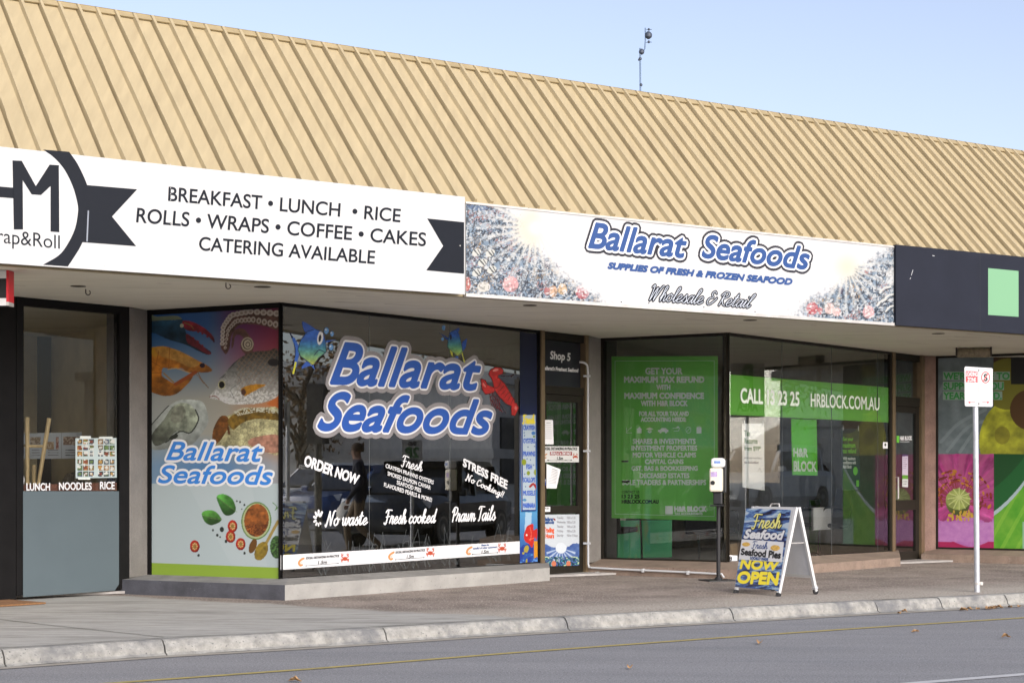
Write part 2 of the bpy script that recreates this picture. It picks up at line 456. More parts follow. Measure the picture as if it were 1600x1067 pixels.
def picture(name, fr, quad, paint, parent=None, o=0.001, step=1.0, k=0.66, thick=0.0, cut=False, m=None, **kw):
    xs = [p[0] for p in quad]
    nu = max(2, int((max(xs) - min(xs)) / step)); nv = max(2, int(max(abs(quad[3][1]-quad[0][1]), abs(quad[2][1]-quad[1][1])) / step))
    u, v = np.meshgrid(np.linspace(0, 1, nu + 1), np.linspace(0, 1, nv + 1))
    u, v = u.ravel(), v.ravel()
    X, Y = bil(quad, u, 1 - v)
    A = Art(X, Y); paint(A)
    r = (X - CX) / F
    p = fr.p + fr.n * o
    sA = (r*p[1] - p[0]) / (fr.d[0] - r*fr.d[1]); D = p[1] + fr.d[1]*sA; Z = HC + (YH - Y)/F*D
    V = np.stack([p[0] + fr.d[0]*sA, p[1] + fr.d[1]*sA, Z], 1)
    idx = np.arange((nu+1)*(nv+1)).reshape(nv+1, nu+1)
    Q = np.stack([idx[1:, :-1], idx[1:, 1:], idx[:-1, 1:], idx[:-1, :-1]], -1).reshape(-1, 4)
    if cut: Q = Q[A.mask[Q].sum(1) >= 3]
    ink = np.concatenate([linA(A.rgb) * k, np.ones((len(X), 1))], 1)
    if cut:
        used = np.unique(Q); mp = -np.ones(len(V), int); mp[used] = np.arange(len(used)); Q = mp[Q]; V = V[used]; ink = ink[used]
    faces = Q.tolist()
    loc = wl(parent) if parent else np.array([V[:, 0].mean(), V[:, 1].mean(), V[:, 2].min()])
    me = bpy.data.meshes.new(name)
    nq = len(faces)
    if thick:                                            # board behind the print
        c = [idx[-1, 0], idx[-1, -1], idx[0, -1], idx[0, 0]]
        b = len(V); back = V[c] - np.append(fr.n, 0) * thick
        edge = [idx[-1, :], idx[:, -1][::-1], idx[0, ::-1], idx[:, 0]]
        V = np.concatenate([V, back]); ink = np.concatenate([ink, np.tile([[.6, .6, .6, 1]], (4, 1))])
        faces.append([b, b+3, b+2, b+1])
        for i, e in enumerate(edge): faces.append([b+i, b+(i+1) % 4] + e[::-1].tolist())
    me.from_pydata((V - np.array(loc)).tolist(), [], faces)
    at_ = me.color_attributes.new('Ink', 'FLOAT_COLOR', 'POINT'); at_.data.foreach_set('color', ink.astype(np.float32).ravel())
    me.materials.append(m or print_mat()); me.update()
    ob = bpy.data.objects.new(name, me)
    link(ob, parent, loc, kw.get('label'), kw.get('cat'), kw.get('group'), kw.get('kind'))
    return ob

# ---------------------------------------------------------------- materials
PAN = mat('cream roof steel', (0.395, 0.322, 0.193), rough=0.5, var=0.07, vscale=3, stain=(0.340, 0.271, 0.161), stscale=1.6, stlo=.5, sthi=.8, stretch=(6, .6, .6), turn=-33.4)
CAPM = mat('weathered ridge steel', (0.336, 0.264, 0.144), rough=0.55, var=0.15, vscale=4)
SOFF = mat('soffit paint', (0.723, 0.682, 0.572), rough=0.8, var=0.05, vscale=3, stain=(0.581, 0.541, 0.431), stscale=2.2, stlo=.5, sthi=.8, stretch=(.35, 1.6, 1), turn=33.4)
WHITE = mat('white sign face', (0.502, 0.502, 0.494), rough=0.5, var=0.02, vscale=2.5, spec=.3)
NAVY = mat('charcoal sign face', S(28, 31, 42), rough=0.6, spec=.25, var=0.12, vscale=3)
BLACKV = mat('black vinyl', S(20, 24, 32), rough=0.65, spec=.2, var=0.06)
INKBLK = mat('black ink', S(20, 20, 24), rough=0.5)
BLUE = mat('blue vinyl', S(52, 100, 176, .45), rough=0.4)
DBLUE = mat('royal blue vinyl', S(42, 88, 172, .85), rough=0.4)
GREYV = mat('grey vinyl', S(132, 128, 128), rough=0.45)
DGREYV = mat('dark grey vinyl', S(48, 48, 54), rough=0.6, spec=.2)
WVIN = mat('white vinyl', (0.68, 0.68, 0.68), rough=0.5, spec=.3)
GREEN = mat('bright green print', S(104, 190, 60), rough=0.45)
DGREEN = mat('dark green print', S(50, 110, 55), rough=0.45)
PGREEN = mat('pale green panel', S(150, 208, 160, .55), rough=0.45)
RED = mat('red paint', S(200, 36, 48), rough=0.4)
YEL = mat('yellow print', S(245, 225, 60), rough=0.45)
FRAME = mat('black window frame', (0.007, 0.0065, 0.0065), rough=0.6, var=0.2, spec=.15)
DFRAME = mat('dark bronze frame', (0.016, 0.013, 0.009), rough=0.55, var=0.2, spec=.25)
GOLD = mat('bronze post', (0.20, 0.145, 0.085), rough=0.4, metal=0.4, var=0.15)
MAROON = mat('maroon door paint', S(88, 40, 42), rough=0.5, var=0.2)
PEBBLE = mat('pebble render', (0.203, 0.188, 0.171), rough=0.9, var=0.12, vscale=5, bump=0.6, bscale=140, speck=[(0.083, 0.075, 0.068), (0.315, 0.300, 0.270)], spscale=120, spth=0.63)
BRICK = mat('brown render', (0.216, 0.136, 0.108), rough=0.9, var=0.2, vscale=6, bump=0.5, bscale=90, speck=[(0.096, 0.056, 0.044), (0.320, 0.240, 0.200)], spscale=90, spth=0.62)
CONC = mat('pale concrete', (0.320, 0.310, 0.286), rough=0.9, var=0.16, vscale=4, bump=0.45, bscale=60, speck=[(0.135, 0.125, 0.117)], spscale=45, spth=0.68)
CONCTOP = mat('sill concrete', (0.211, 0.203, 0.187), rough=0.9, var=0.2, vscale=5, bump=0.4, bscale=60, stain=(0.156, 0.148, 0.133), stscale=3)
DCONC = mat('grey painted concrete', (0.068, 0.070, 0.084), rough=0.85, var=0.3, vscale=6, bump=0.5, bscale=70, speck=[(0.240, 0.240, 0.256)], spscale=45, spth=0.72)
BCONC = mat('brown concrete', (0.240, 0.176, 0.136), rough=0.9, var=0.22, vscale=5, bump=0.5, bscale=60, speck=[(0.096, 0.064, 0.048), (0.336, 0.288, 0.240)], spscale=60, spth=0.64)
BTOP = mat('brown sill', (0.208, 0.156, 0.116), rough=0.9, var=0.22, vscale=4, bump=0.4, bscale=60)
STEEL = mat('galvanised steel', (0.55, 0.57, 0.60), rough=0.45, metal=0.5, var=0.12, vscale=8)
PVC = mat('white pvc', (0.50, 0.51, 0.52), rough=0.4, var=0.05)
ALU = mat('aluminium trim', (0.5, 0.48, 0.45), rough=0.5, metal=0.3, var=0.15)
BLK = mat('black plastic', (0.014, 0.014, 0.016), rough=0.45)
INTW = mat('cream painted block', (0.66, 0.57, 0.40), rough=0.85, var=0.1, vscale=4)
INTD = mat('dim interior wall', (0.55, 0.52, 0.45), rough=0.9, var=0.15)
INTF = mat('interior floor', (0.34, 0.32, 0.30), rough=0.7, var=0.2)
PAPER = mat('white paper', (0.8, 0.8, 0.8), rough=0.7)
TEXTG = mat('grey print', (0.25, 0.25, 0.27), rough=0.7)
WOOD = mat('pale wood', (0.45, 0.33, 0.17), rough=0.6, var=0.25, vscale=10, stretch=(8, 8, 1))
GLASS = glass_mat('shop glass', 2.9)
GLASSB = glass_mat('office glass', 2.2, (0.95, 0.97, 0.95))
GLASSL = glass_mat('shop glass clearer', 1.4, (0.9, 0.92, 0.9))
GLASSF = glass_mat('shop glass facing left', 1.6, (0.97, 0.98, 0.97))
CLEAR = clear_mat()

# pavement: grey concrete to the left, brown exposed aggregate to the right
def pavement_mat():
    m = bpy.data.materials.new('pavement'); m.use_nodes = True
    nt = m.node_tree; N, Lk = nt.nodes, nt.links; p = N['Principled BSDF']; p.inputs['Roughness'].default_value = 0.92
    geo = N.new('ShaderNodeNewGeometry'); sep = N.new('ShaderNodeSeparateXYZ'); Lk.new(geo.outputs['Position'], sep.inputs[0])
    def noise(s, d=6, st=None, r=0.6):
        n = N.new('ShaderNodeTexNoise'); n.inputs['Scale'].default_value = s; n.inputs['Detail'].default_value = d; n.inputs['Roughness'].default_value = r
        if st:
            mp = N.new('ShaderNodeMapping'); mp.inputs['Scale'].default_value = st; mp.inputs['Rotation'].default_value = (0, 0, radians(-33))
            Lk.new(geo.outputs['Position'], mp.inputs[0]); Lk.new(mp.outputs[0], n.inputs['Vector'])
        else: Lk.new(geo.outputs['Position'], n.inputs['Vector'])
        return n.outputs['Fac']
    def rng(f, a, b):
        r = N.new('ShaderNodeMapRange'); r.inputs[1].default_value = a; r.inputs[2].default_value = b; Lk.new(f, r.inputs[0]); return r.outputs[0]
    def mix(a, b, f):
        x = N.new('ShaderNodeMix'); x.data_type = 'RGBA'
        for sk, v in ((x.inputs[6], a), (x.inputs[7], b)):
            if isinstance(v, tuple): sk.default_value = (*v, 1)
            else: Lk.new(v, sk)
        Lk.new(f, x.inputs[0]); return x.outputs[2]
    grey = mix((0.229, 0.220, 0.197), (0.469, 0.456, 0.421), rng(noise(5, 9, (0.35, 2.6, 1), 0.85), 0.36, 0.64))
    grey = mix(grey, (0.157, 0.150, 0.132), rng(noise(1.1, 8, (0.4, 2.5, 1), 0.7), 0.52, 0.70))
    brown = mix((0.131, 0.103, 0.085), (0.286, 0.233, 0.197), rng(noise(1.6, 7, None, 0.7), 0.35, 0.65))
    brown = mix(brown, (0.595, 0.537, 0.464), rng(noise(46, 3), 0.56, 0.66))
    brown = mix(brown, (0.080, 0.061, 0.051), rng(noise(60, 3), 0.58, 0.68))
    # how far out towards the kerb: aggregate turns paler there
    mth = N.new('ShaderNodeVectorMath'); mth.operation = 'DOT_PRODUCT'; mth.inputs[1].default_value = (0.55, -0.835, 0)
    Lk.new(geo.outputs['Position'], mth.inputs[0])
    out = rng(mth.outputs['Value'], -12.7, -11.8)
    brown = mix(brown, mix(brown, (0.42, 0.38, 0.32), rng(noise(42, 3), 0.36, 0.58)), out)
    mt2 = N.new('ShaderNodeVectorMath'); mt2.operation = 'DOT_PRODUCT'; mt2.inputs[1].default_value = (0.56, 0.83, 0)
    Lk.new(geo.outputs['Position'], mt2.inputs[0])
    ad = N.new('ShaderNodeMath'); ad.operation = 'ADD'; Lk.new(mt2.outputs['Value'], ad.inputs[0])
    ns = N.new('ShaderNodeMath'); ns.operation = 'MULTIPLY'; ns.inputs[1].default_value = 0.5; Lk.new(noise(1.3, 5), ns.inputs[0]); Lk.new(ns.outputs[0], ad.inputs[1])
    c = mix(grey, brown, rng(ad.outputs[0], 11.6, 11.75))
    Lk.new(c, p.inputs['Base Color'])
    b = N.new('ShaderNodeBump'); b.inputs['Strength'].default_value = 0.35; b.inputs['Distance'].default_value = 0.01
    Lk.new(noise(110, 3), b.inputs['Height']); Lk.new(b.outputs[0], p.inputs['Normal'])
    return m
PAVE = pavement_mat()
ROAD = mat('asphalt', (0.226, 0.224, 0.229), rough=0.9, var=0.12, vscale=1.0, bump=0.7, bscale=120, speck=[(0.120, 0.121, 0.129), (0.357, 0.357, 0.368)], spscale=60, spth=0.57, stain=(0.172, 0.176, 0.187), stscale=.8, stretch=(.35, 2.2, 1), turn=33.4)
KERB = mat('kerb concrete', (0.296, 0.286, 0.258), rough=0.9, var=0.3, vscale=14, bump=0.6, bscale=55, stain=(0.15, 0.15, 0.15), stscale=1.9, stlo=.49, sthi=.64, speck=[(0.124, 0.124, 0.120)], spscale=60, spth=0.64)
GUTT = mat('gutter concrete', (0.302, 0.277, 0.235), rough=0.9, var=0.12, vscale=5, bump=0.3, bscale=80)
LINEY = mat('yellow road paint', (0.375, 0.300, 0.098), rough=0.8, var=0.15, vscale=14, stain=(0.180, 0.165, 0.120), stscale=9)
LINEW = mat('white road paint', (0.465, 0.465, 0.465), rough=0.8, var=0.15, vscale=12)

# ---------------------------------------------------------------- plan of the shops (camera looks along +Y)
ZS = 2.75                                             # soffit height
FA = Frame((-3.930, 13.259), (5.830, 19.689))             # fascia line
LS = Frame((-4.540, 15.618), (-3.690, 16.615))            # left shop window
PA = Frame((-3.560, 16.923), (-2.166, 16.183))           # left-facing poster pane
WA = Frame((-2.166, 16.183), (0.3, 19.241))            # big seafood window
B0 = (1.053, 20.312); B1 = (2.434, 19.506)
PB = Frame(B0, B1)                                    # left-facing pane with green poster
WB = Frame(B1, (4.888, 22.447))                        # tax office window
C0 = (5.710, 23.262)
PC = Frame(C0, (8.170, 21.836))   # posters at the far right
ZG = 0.165                                            # bottom of the glass

# ---------------------------------------------------------------- ground
kerb_px = [(0, 1042), (256, 1024), (500, 1010), (800, 990.5), (1100, 973), (1369, 957.7), (1600, 945)]
ZR = -0.105
kp = [np.array(ground(x, y, ZR)[:2]) for x, y in kerb_px]
d0 = (kp[0] - kp[2]); d0 /= np.hypot(*d0); d1 = (kp[-1] - kp[-3]); d1 /= np.hypot(*d1)
line2 = [kp[0] + d0 * 40] + kp + [kp[-1] + d1 * 6, kp[-1] + d1 * 6 + np.array([0.835, 0.55]) * 140]
def offs(line, k):
    out = []
    for i, p in enumerate(line):
        t = line[min(i+1, len(line)-1)] - line[max(i-1, 0)]; t = t / np.hypot(*t)
        out.append(p + np.array([-t[1], t[0]]) * k)
    return out
mb = MB()
mb.quad((-500, -500, ZR), (700, -500, ZR), (700, 700, ZR), (-500, 700, ZR))
obj('road', mb, ROAD, kind='structure', loc=(0, 0, ZR))
mb = MB()
inner = offs(line2, 0.15); far = [p + np.array([-0.55, 0.835]) * 30 for p in inner]
for i in range(len(inner) - 1):
    a, b, c, d = inner[i], inner[i+1], far[i+1], far[i]
    mb.quad((*a, 0), (*b, 0), (*c, 0), (*d, 0))
obj('pavement', mb, PAVE, kind='structure', loc=(0, 18, 0))
# kerb: poured lengths with open joints, rounded nose
kl = [0.0]
for a, b in zip(line2[:-1], line2[1:]): kl.append(kl[-1] + np.hypot(*(b - a)))
def on_kerb(t, k):
    for i in range(len(kl) - 1):
        if t <= kl[i+1] or i == len(kl) - 2:
            u = (t - kl[i]) / (kl[i+1] - kl[i])
            a, b = line2[i], line2[i+1]; dd = (b - a) / np.hypot(*(b - a))
            o0, o1 = offs(line2, k)[i], offs(line2, k)[i+1]
            return o0 + (o1 - o0) * u
def t_of_px(x):
    best = min(np.linspace(kl[1] - 2, kl[-2] + 3, 4000), key=lambda t: abs((lambda p: p[0] / p[1] * F + CX - x)(on_kerb_fast(t))))
    return best
LN = np.array(line2); KL = np.array(kl)
def on_kerb_fast(t): return np.array([np.interp(t, KL, LN[:, 0]), np.interp(t, KL, LN[:, 1])])
joints = [kl[1] - 10.0, kl[1] - 2.4] + [t_of_px(x) for x in (8, 258, 604, 888, 1146, 1372, 1472, 1575)]
while joints[-1] < kl[-1] - 4: joints.append(joints[-1] + 2.6)
off_c = {k: np.array(offs(line2, k)) for k in (-0.03, 0.0, 0.012, 0.04, 0.06, 0.15)}
def kpt(t, k): o = off_c[k]; return (np.interp(t, KL, o[:, 0]), np.interp(t, KL, o[:, 1]))
mb = MB()
prof = [(-0.03, ZR + .006), (0.0, ZR + 0.02), (0.012, -0.045), (0.04, -0.008), (0.06, 0.003), (0.15, 0.003), (0.15, -0.1)]
for a, b in zip(joints[:-1], joints[1:]):
    ts = np.linspace(a + 0.006, b - 0.006, 9); vs = []; jig = random.uniform(-0.004, 0.004)
    for t in ts: vs += [(*kpt(t, k), z + (jig if z > -0.08 else 0) + random.uniform(-.002, .002)) for k, z in prof]
    n = len(prof); fs = [(i*n + j, (i+1)*n + j, (i+1)*n + j + 1, i*n + j + 1) for i in range(8) for j in range(n - 1)]
    fs += [tuple(range(n)), tuple(range(8*n + n - 1, 8*n - 1, -1))]
    mb.add(vs, fs)
obj('kerb', mb, KERB, kind='structure', loc=(0, 16, 0))
mb = MB()
ga = np.array(offs(line2, -0.02)); gb = np.array(offs(line2, -0.14))
for i in range(len(ga) - 1): mb.quad((*gb[i], ZR + .004), (*gb[i+1], ZR + .004), (*ga[i+1], ZR + .004), (*ga[i], ZR + .004))
obj('gutter', mb, GUTT, kind='structure', loc=(0, 16, ZR))
def ground_strip(name, pts, w, m, z):
    P = [np.array(ground(x, y, z)[:2]) for x, y in pts]; L = offs(P, w/2); R_ = offs(P, -w/2); mb = MB()
    for i in range(len(P) - 1): mb.quad((*R_[i], z), (*R_[i+1], z), (*L[i+1], z), (*L[i], z))
    obj(name, mb, m, kind='structure')
JNT = mat('joint dirt', (0.07, 0.075, 0.05), rough=1, var=.4, vscale=20)
ground_strip('pavement_joint', [(-40, 962), (60, 974), (160, 984.5), (256, 994.5)], .012, JNT, .004)
mb = MB(); ja, jb = np.array(offs(line2, .152)), np.array(offs(line2, .165))
for i in range(len(ja) - 1): mb.quad((*ja[i], .004), (*ja[i+1], .004), (*jb[i+1], .004), (*jb[i], .004))
obj('pavement_joint', mb, JNT, kind='structure')
def road_line(name, pts, w, m):
    P = [np.array(ground(x, y, ZR)[:2]) for x, y in pts]
    a = P[0] - P[1]; a /= np.hypot(*a); b = P[-1] - P[-2]; b /= np.hypot(*b)
    P = [P[0] + a * 30] + P + [P[-1] + b * 8]
    L = offs(P, w/2); R_ = offs(P, -w/2); mb = MB()
    for i in range(len(P) - 1): mb.quad((*R_[i], ZR + .004), (*R_[i+1], ZR + .004), (*L[i+1], ZR + .004), (*L[i], ZR + .004))
    obj(name, mb, m, kind='structure')
road_line('yellow_line', [(194, 1066), (500, 1044), (800, 1020), (1100, 998.2), (1350, 981), (1600, 965)], 0.07, LINEY)
road_line('white_line', [(1440, 1066.5), (1600, 1053.5), (1700, 1045.5)], 0.09, LINEW)

# ---------------------------------------------------------------- the building
BLD = empty('shop_building', (FA.p[0], FA.p[1] + 3, 0), 'single storey shop row with cream ribbed metal mansard roof and angled shopfronts', 'building')
SL, SR = -9.0, 24.0                                   # run of the roof along the fascia
ZE, ZT, RUN = 3.60, 5.285, -1.68
UP = np.array([RUN, ZT - ZE]); UL = np.hypot(*UP); UP = UP / UL; NRM = np.array([UP[1], -UP[0]])
def roofp(s, t, h): return FA.w(s, -0.03 + UP[0]*t + NRM[0]*h, ZE + UP[1]*t + NRM[1]*h)
mb = MB(); pitch = 0.173
prof = []; s = SL; i = 0
while s < SR:
    if i % 2:  prof += [(s-.026, 0), (s-.0255, .007), (s-.020, -.012), (s-.016, -.012), (s-.013, .041), (s+.010, .043), (s+.018, 0)]
    else:      prof += [(s-.022, 0), (s-.013, .038), (s+.012, .039), (s+.022, 0)]
    prof += [(s+.065, .001), (s+.11, .001)]
    s += pitch; i += 1
RT = [-.002, 0, .45, .55, 1.1, 1.6, UL - .01]
vs = []
for k, t in enumerate(RT):
    for j, (a, h) in enumerate(prof):
        dent = 0.004 * math.sin(j*1.7 + k*2.1) if 0 < k < len(RT)-1 and h > .02 else 0
        if k == 0: h = -.012
        vs.append(roofp(a + dent, t, h))
n = len(prof)
mb.add(vs, [(k*n + j, k*n + j + 1, (k+1)*n + j + 1, (k+1)*n + j) for k in range(len(RT)-1) for j in range(n-1)])
roof = obj('mansard_roof', mb, PAN, BLD)
mb = MB()                                              # ridge capping, notched by the ribs
s = SL + .02
while s < SR - .2:
    a0, a1 = s + .003, s + pitch - .034
    P = [roofp(a0, UL - .065, .024), roofp(a1, UL - .065, .024), roofp(a1, UL + .012, .024), roofp(a0, UL + .012, .024)]
    Q = [roofp(a0, UL - .060, .008), roofp(a1, UL - .060, .008), roofp(a1, UL + .012, .001), roofp(a0, UL + .012, .001)]
    mb.hexa(Q + P)
    s += pitch
mb.add([roofp(SL, UL + .012, .030), roofp(SR, UL + .012, .030), roofp(SR, UL + .012, -.06), roofp(SL, UL + .012, -.06),
        FA.w(SL, RUN - .25, ZT + .02), FA.w(SR, RUN - .25, ZT + .02)], ((0, 1, 5, 4), (3, 2, 1, 0)))
obj('ridge_capping', mb, CAPM, roof)
mb = MB()
mb.fbox(FA, SL, SR, -30, RUN - .2, ZT - .25, ZT - .05)
obj('flat_roof', mb, CAPM, BLD)
mb = MB()
mb.fbox(FA, SL, SR, -.09, -.02, ZS - .01, ZE + .005)
mb.fbox(FA, SL, SR, -.10, .022, ZE - .03, ZE - .004)
obj('fascia_board', mb, PAN, BLD)
mb = MB(); mb.fbox(FA, SL, SR, -12.0, -.09, ZS, ZS + .12)
soffit = obj('soffit', mb, SOFF, BLD)
mb = MB()                                              # recessed vents and stains on the soffit
for x, y, w in ((122, 447, 24), (410, 448, 26), (828, 477, 22), (1172, 500, 22), (1466, 521, 20), (640, 497, 10)):
    D = (HC - ZS) * F / (y - YH); c = ((x - CX) / F * D, D)
    r = w * D / F / 2
    mb.lathe((c[0], c[1], ZS - .006), (0, 0, 1), [(0, r*.75), (.002, r), (.004, r)], 18)
pieces('soffit_vent', mb, mat('rusty vent', (0.09, 0.075, 0.05), rough=0.7, var=0.5, vscale=20), soffit)
mb = MB()
rr = random.Random(5)
for i in range(26):
    a = rr.uniform(-.5, 12); o = rr.uniform(-1.9, -.25); L = rr.uniform(.08, .5)
    mb.quad(FA.w(a, o, ZS - .002), FA.w(a + L, o + .004, ZS - .002), FA.w(a + L, o + .012, ZS - .002), FA.w(a + .02, o + .014, ZS - .002))
pieces('soffit_crack', mb, mat('soffit crack', (0.2, 0.17, 0.12), rough=0.9), soffit)

# plan polygons of columns and plinths
def mitre(P, Q):           # where two frames' lines cross
    A = np.array([P.d, -Q.d]).T; t = np.linalg.solve(A, Q.p - P.p); return P.p + P.d * t[0]
class Sh(Frame):
    def __init__(s, f, o): s.p = f.p + f.n * o; s.d = f.d; s.n = f.n; s.L = f.L
def column(name, pts, m, label=None, z1=ZS, z0=0.0):
    mb = MB(); mb.prism(pts, z0, z1); return obj(name, mb, m, BLD, label=label, bevel=0.012)
c1 = [LS.xy(LS.L + .0, .03), PA.xy(0.0, .03), PA.xy(0.0, -.35), LS.xy(LS.L, -.35)]
column('column', c1, PEBBLE, 'pebble faced column between the cafe window and the seafood poster', z0=.15)
sJ = WA.s_at(917.5)
c2 = [WA.xy(sJ, .03), PB.xy(0.0, .04), PB.xy(0.0, -.4), WA.xy(sJ + .02, -.4)]
column('column', c2, PEBBLE, 'pebble faced column beside the seafood shop door', z0=.13)
sK = WB.s_at(1441.5)
c3 = [WB.xy(sK, .03), PC.xy(0.0, .03), PC.xy(0.0, -.4), WB.xy(sK + .02, -.4)]
column('column', c3, BRICK, 'brown column beside the tax office door')
# plinths (sill and front) under the glass
def plinth(pts_in, pts_out, zf, zi, mf, mt, label):
    """sill slopes from zi at the glass to zf at its front edge"""
    n = len(pts_in); mb = MB(); pt = []
    V = [(*p, 0) for p in pts_out] + [(*p, zf) for p in pts_out] + [(*p, zi) for p in pts_in] + [(*p, 0) for p in pts_in]
    for i in range(n - 1):
        mb.add([V[i], V[i+1], V[n+i+1], V[n+i]], ((0, 1, 2, 3),), mf[i])
        mb.add([V[n+i], V[n+i+1], V[2*n+i+1], V[2*n+i]], ((0, 1, 2, 3),), mf[n-1+i])
    mb.add([V[0], V[n], V[2*n], V[3*n]], ((0, 1, 2, 3),), mf[0]); mb.add([V[n-1], V[2*n-1], V[3*n-1], V[4*n-1]], ((3, 2, 1, 0),), mf[n-2])
    return obj('plinth', mb, mt, BLD, label=label)
PAo, WAo, PBo, WBo, PCo = Sh(PA, .42), Sh(WA, .42), Sh(PB, .42), Sh(WB, .40), Sh(PC, .35)
LSx = LS.xy(LS.L + .03, .03)
sP = WA.s_at(842)
o0 = mitre(PAo, Sh(LS, .02)); 
o1 = mitre(PAo, WAo)
ePl = WAo.xy(WA.s_at(859, .42), 0)
plinth([PA.xy(-.22, -.06), PA.xy(PA.L + .06, -.06), WA.xy(WA.s_at(857, -.06), -.06)], [tuple(PAo.xy(-.20)), tuple(o1), ePl], .14, .17,
       [0, 1, 2, 3], [DCONC, CONC, mat('worn sill concrete', (0.2, 0.195, 0.19), rough=.9, var=.25, vscale=5, bump=.4, bscale=60), CONCTOP], 'concrete plinth under the seafood shop window, dark grey on its left face')
o2 = mitre(PBo, WBo); ePr = WBo.xy(WB.s_at(1407, .40), 0)
plinth([PB.xy(-.12, -.06), PB.xy(PB.L + .06, -.06), WB.xy(WB.s_at(1404, -.06), -.06)], [tuple(PBo.xy(-.10)), tuple(o2), ePr], .105, .17,
       [0, 0, 1, 1], [BCONC, BTOP], 'brown concrete plinth under the tax office windows')
plinth([PC.xy(-.1, -.06), PC.xy(5, -.06)], [PCo.xy(-.1), PCo.xy(5)], .10, .17, [0, 1], [BCONC, BTOP], 'brown concrete plinth under the far right posters')

# ---- windows
def pane(mb, fr, s0, s1, z0, z1, o=0.0, t=0.008):
    P = [fr.w(s0, o, z0), fr.w(s1, o, z0), fr.w(s1, o, z1), fr.w(s0, o, z1)]
    Q = [fr.w(s0, o - t, z0), fr.w(s1, o - t, z0), fr.w(s1, o - t, z1), fr.w(s0, o - t, z1)]
    mb.add(P, ((0, 1, 2, 3),), 0)
    mb.add(P + Q, ((7, 6, 5, 4), (0, 4, 5, 1), (1, 5, 6, 2), (2, 6, 7, 3), (3, 7, 4, 0)), 1)
def window(fr, s0, s1, joints, label, z0=ZG, z1=ZS, frame=FRAME, left=.05, right=.05, top=.05, bot=.03, g=GLASS):
    mb = MB()
    if left: mb.fbox(fr, s0, s0 + left, -.07, .02, z0 - .005, z1)
    if right: mb.fbox(fr, s1 - right, s1, -.07, .02, z0 - .005, z1)
    mb.fbox(fr, s0 + left, s1 - right, -.068, .018, z1 - top, z1 - .001)
    if bot: mb.fbox(fr, s0 + left, s1 - right, -.068, .012, z0 - .004, z0 + bot)
    w = obj('shop_window', mb, frame, BLD, label=label)
    J = [s0 + left] + joints + [s1 - right]
    for a, b in zip(J[:-1], J[1:]):
        pm = MB(); pane(pm, fr, a + (.0025 if a != J[0] else 0), b - (.0025 if b != J[-1] else 0), z0 + bot, z1 - top)
        obj('pane', pm, [g, CLEAR], w)
    if joints:
        sm = MB()
        for a in joints: sm.fbox(fr, a - .0024, a + .0024, -.006, .0005, z0 + bot, z1 - top)
        pieces('glazing_seal', sm, mat('grey sealant', (0.1, 0.11, 0.11), rough=0.6), w)
    return w
win_cafe = window(LS, LS.s_at(24), LS.L - .002, [], 'cafe window with black frame over a grey panel', z0=.05, left=.075, right=.115, top=.075, bot=.06, frame=FRAME, g=GLASSL)
win_pa = window(PA, .0, PA.L - .004, [], 'left facing pane covered by the seafood picture', left=.045, right=.008, top=.05, bot=.0)
win_a = window(WA, .004, WA.s_at(843), [WA.s_at(577), WA.s_at(703)], 'big window lettered for the seafood shop', left=.006, right=.03, top=.03, bot=.006)
win_pb = window(PB, .0, PB.L - .004, [], 'left facing pane in front of the green poster', g=GLASSF, left=.03, right=.008, top=.03, bot=.012, frame=DFRAME)
win_b = window(WB, .004, WB.s_at(1392), [WB.s_at(1222), WB.s_at(1299.5), WB.s_at(1371.6)], 'big tax office window with green band', g=GLASSB, left=.006, right=.05, top=.03, bot=.006, frame=DFRAME)
win_c = window(PC, .0, 4.5, [], 'far right window covered by flower and leaf posters', left=.03, right=.1, top=.03, bot=.02, frame=DFRAME)

# ---- doors
def door(fr, x0, x1, xa, xb, ztr0, ztr1, zt, label, bar, low, handle=True, post0=.07, post1=.06):
    """x0..x1 outer posts, xa..xb leaf"""
    a0, a1 = fr.s_at(x0), fr.s_at(x1); l0, l1 = fr.s_at(xa), fr.s_at(xb)
    mb = MB(); mb.fbox(fr, l0, l1, -.05, .0, .015, .14)                       # leaf
    mb.fbox(fr, l0, l0 + .07, -.05, .0, .14, ztr0); mb.fbox(fr, l1 - .09, l1, -.05, .0, .14, ztr0)
    mb.fbox(fr, l0 + .07, l1 - .09, -.048, -.002, bar[0], bar[1]); mb.fbox(fr, l0 + .07, l1 - .09, -.048, -.002, ztr0 - .08, ztr0 - .001)
    d = obj('door', mb, DFRAME, BLD, label=label)
    fm = MB(); fm.fbox(fr, a0, l0 - .003, -.09, .035, 0.0, ZS); fm.fbox(fr, l1 + .003, a1, -.09, .035, 0.0, ZS)
    pieces('door_post', fm, GOLD, d)
    fm = MB(); fm.fbox(fr, l0 - .002, l1 + .002, -.08, .01, ztr0 + .004, ztr1); fm.fbox(fr, l0 - .002, l1 + .002, -.08, .01, ZS - .09, ZS - .002)
    pieces('transom', fm, DFRAME, d)
    for z0, z1, o in ((.14, bar[0], -.02), (bar[1], ztr0 - .08, -.02), (ztr1, ZS - .09, -.03)):
        pm = MB(); pane(pm, fr, l0 + (.07 if z0 < ztr1 - .01 else 0), l1 - (.09 if z0 < ztr1 - .01 else 0), z0, z1, o); obj('pane', pm, [GLASS, CLEAR], d)
    if handle:
        hm = MB(); s_ = l0 + .035
        hm.tube([fr.w(s_, .0, bar[1] + .02), fr.w(s_, .05, bar[1] + .02), fr.w(s_, .05, bar[1] + .30), fr.w(s_, .0, bar[1] + .30)], .012, 8); hm.smooth = True
        obj('handle', hm, ALU, d)
    return d
zA = lambda fr, x, y: fr.sz(x, y)[1]
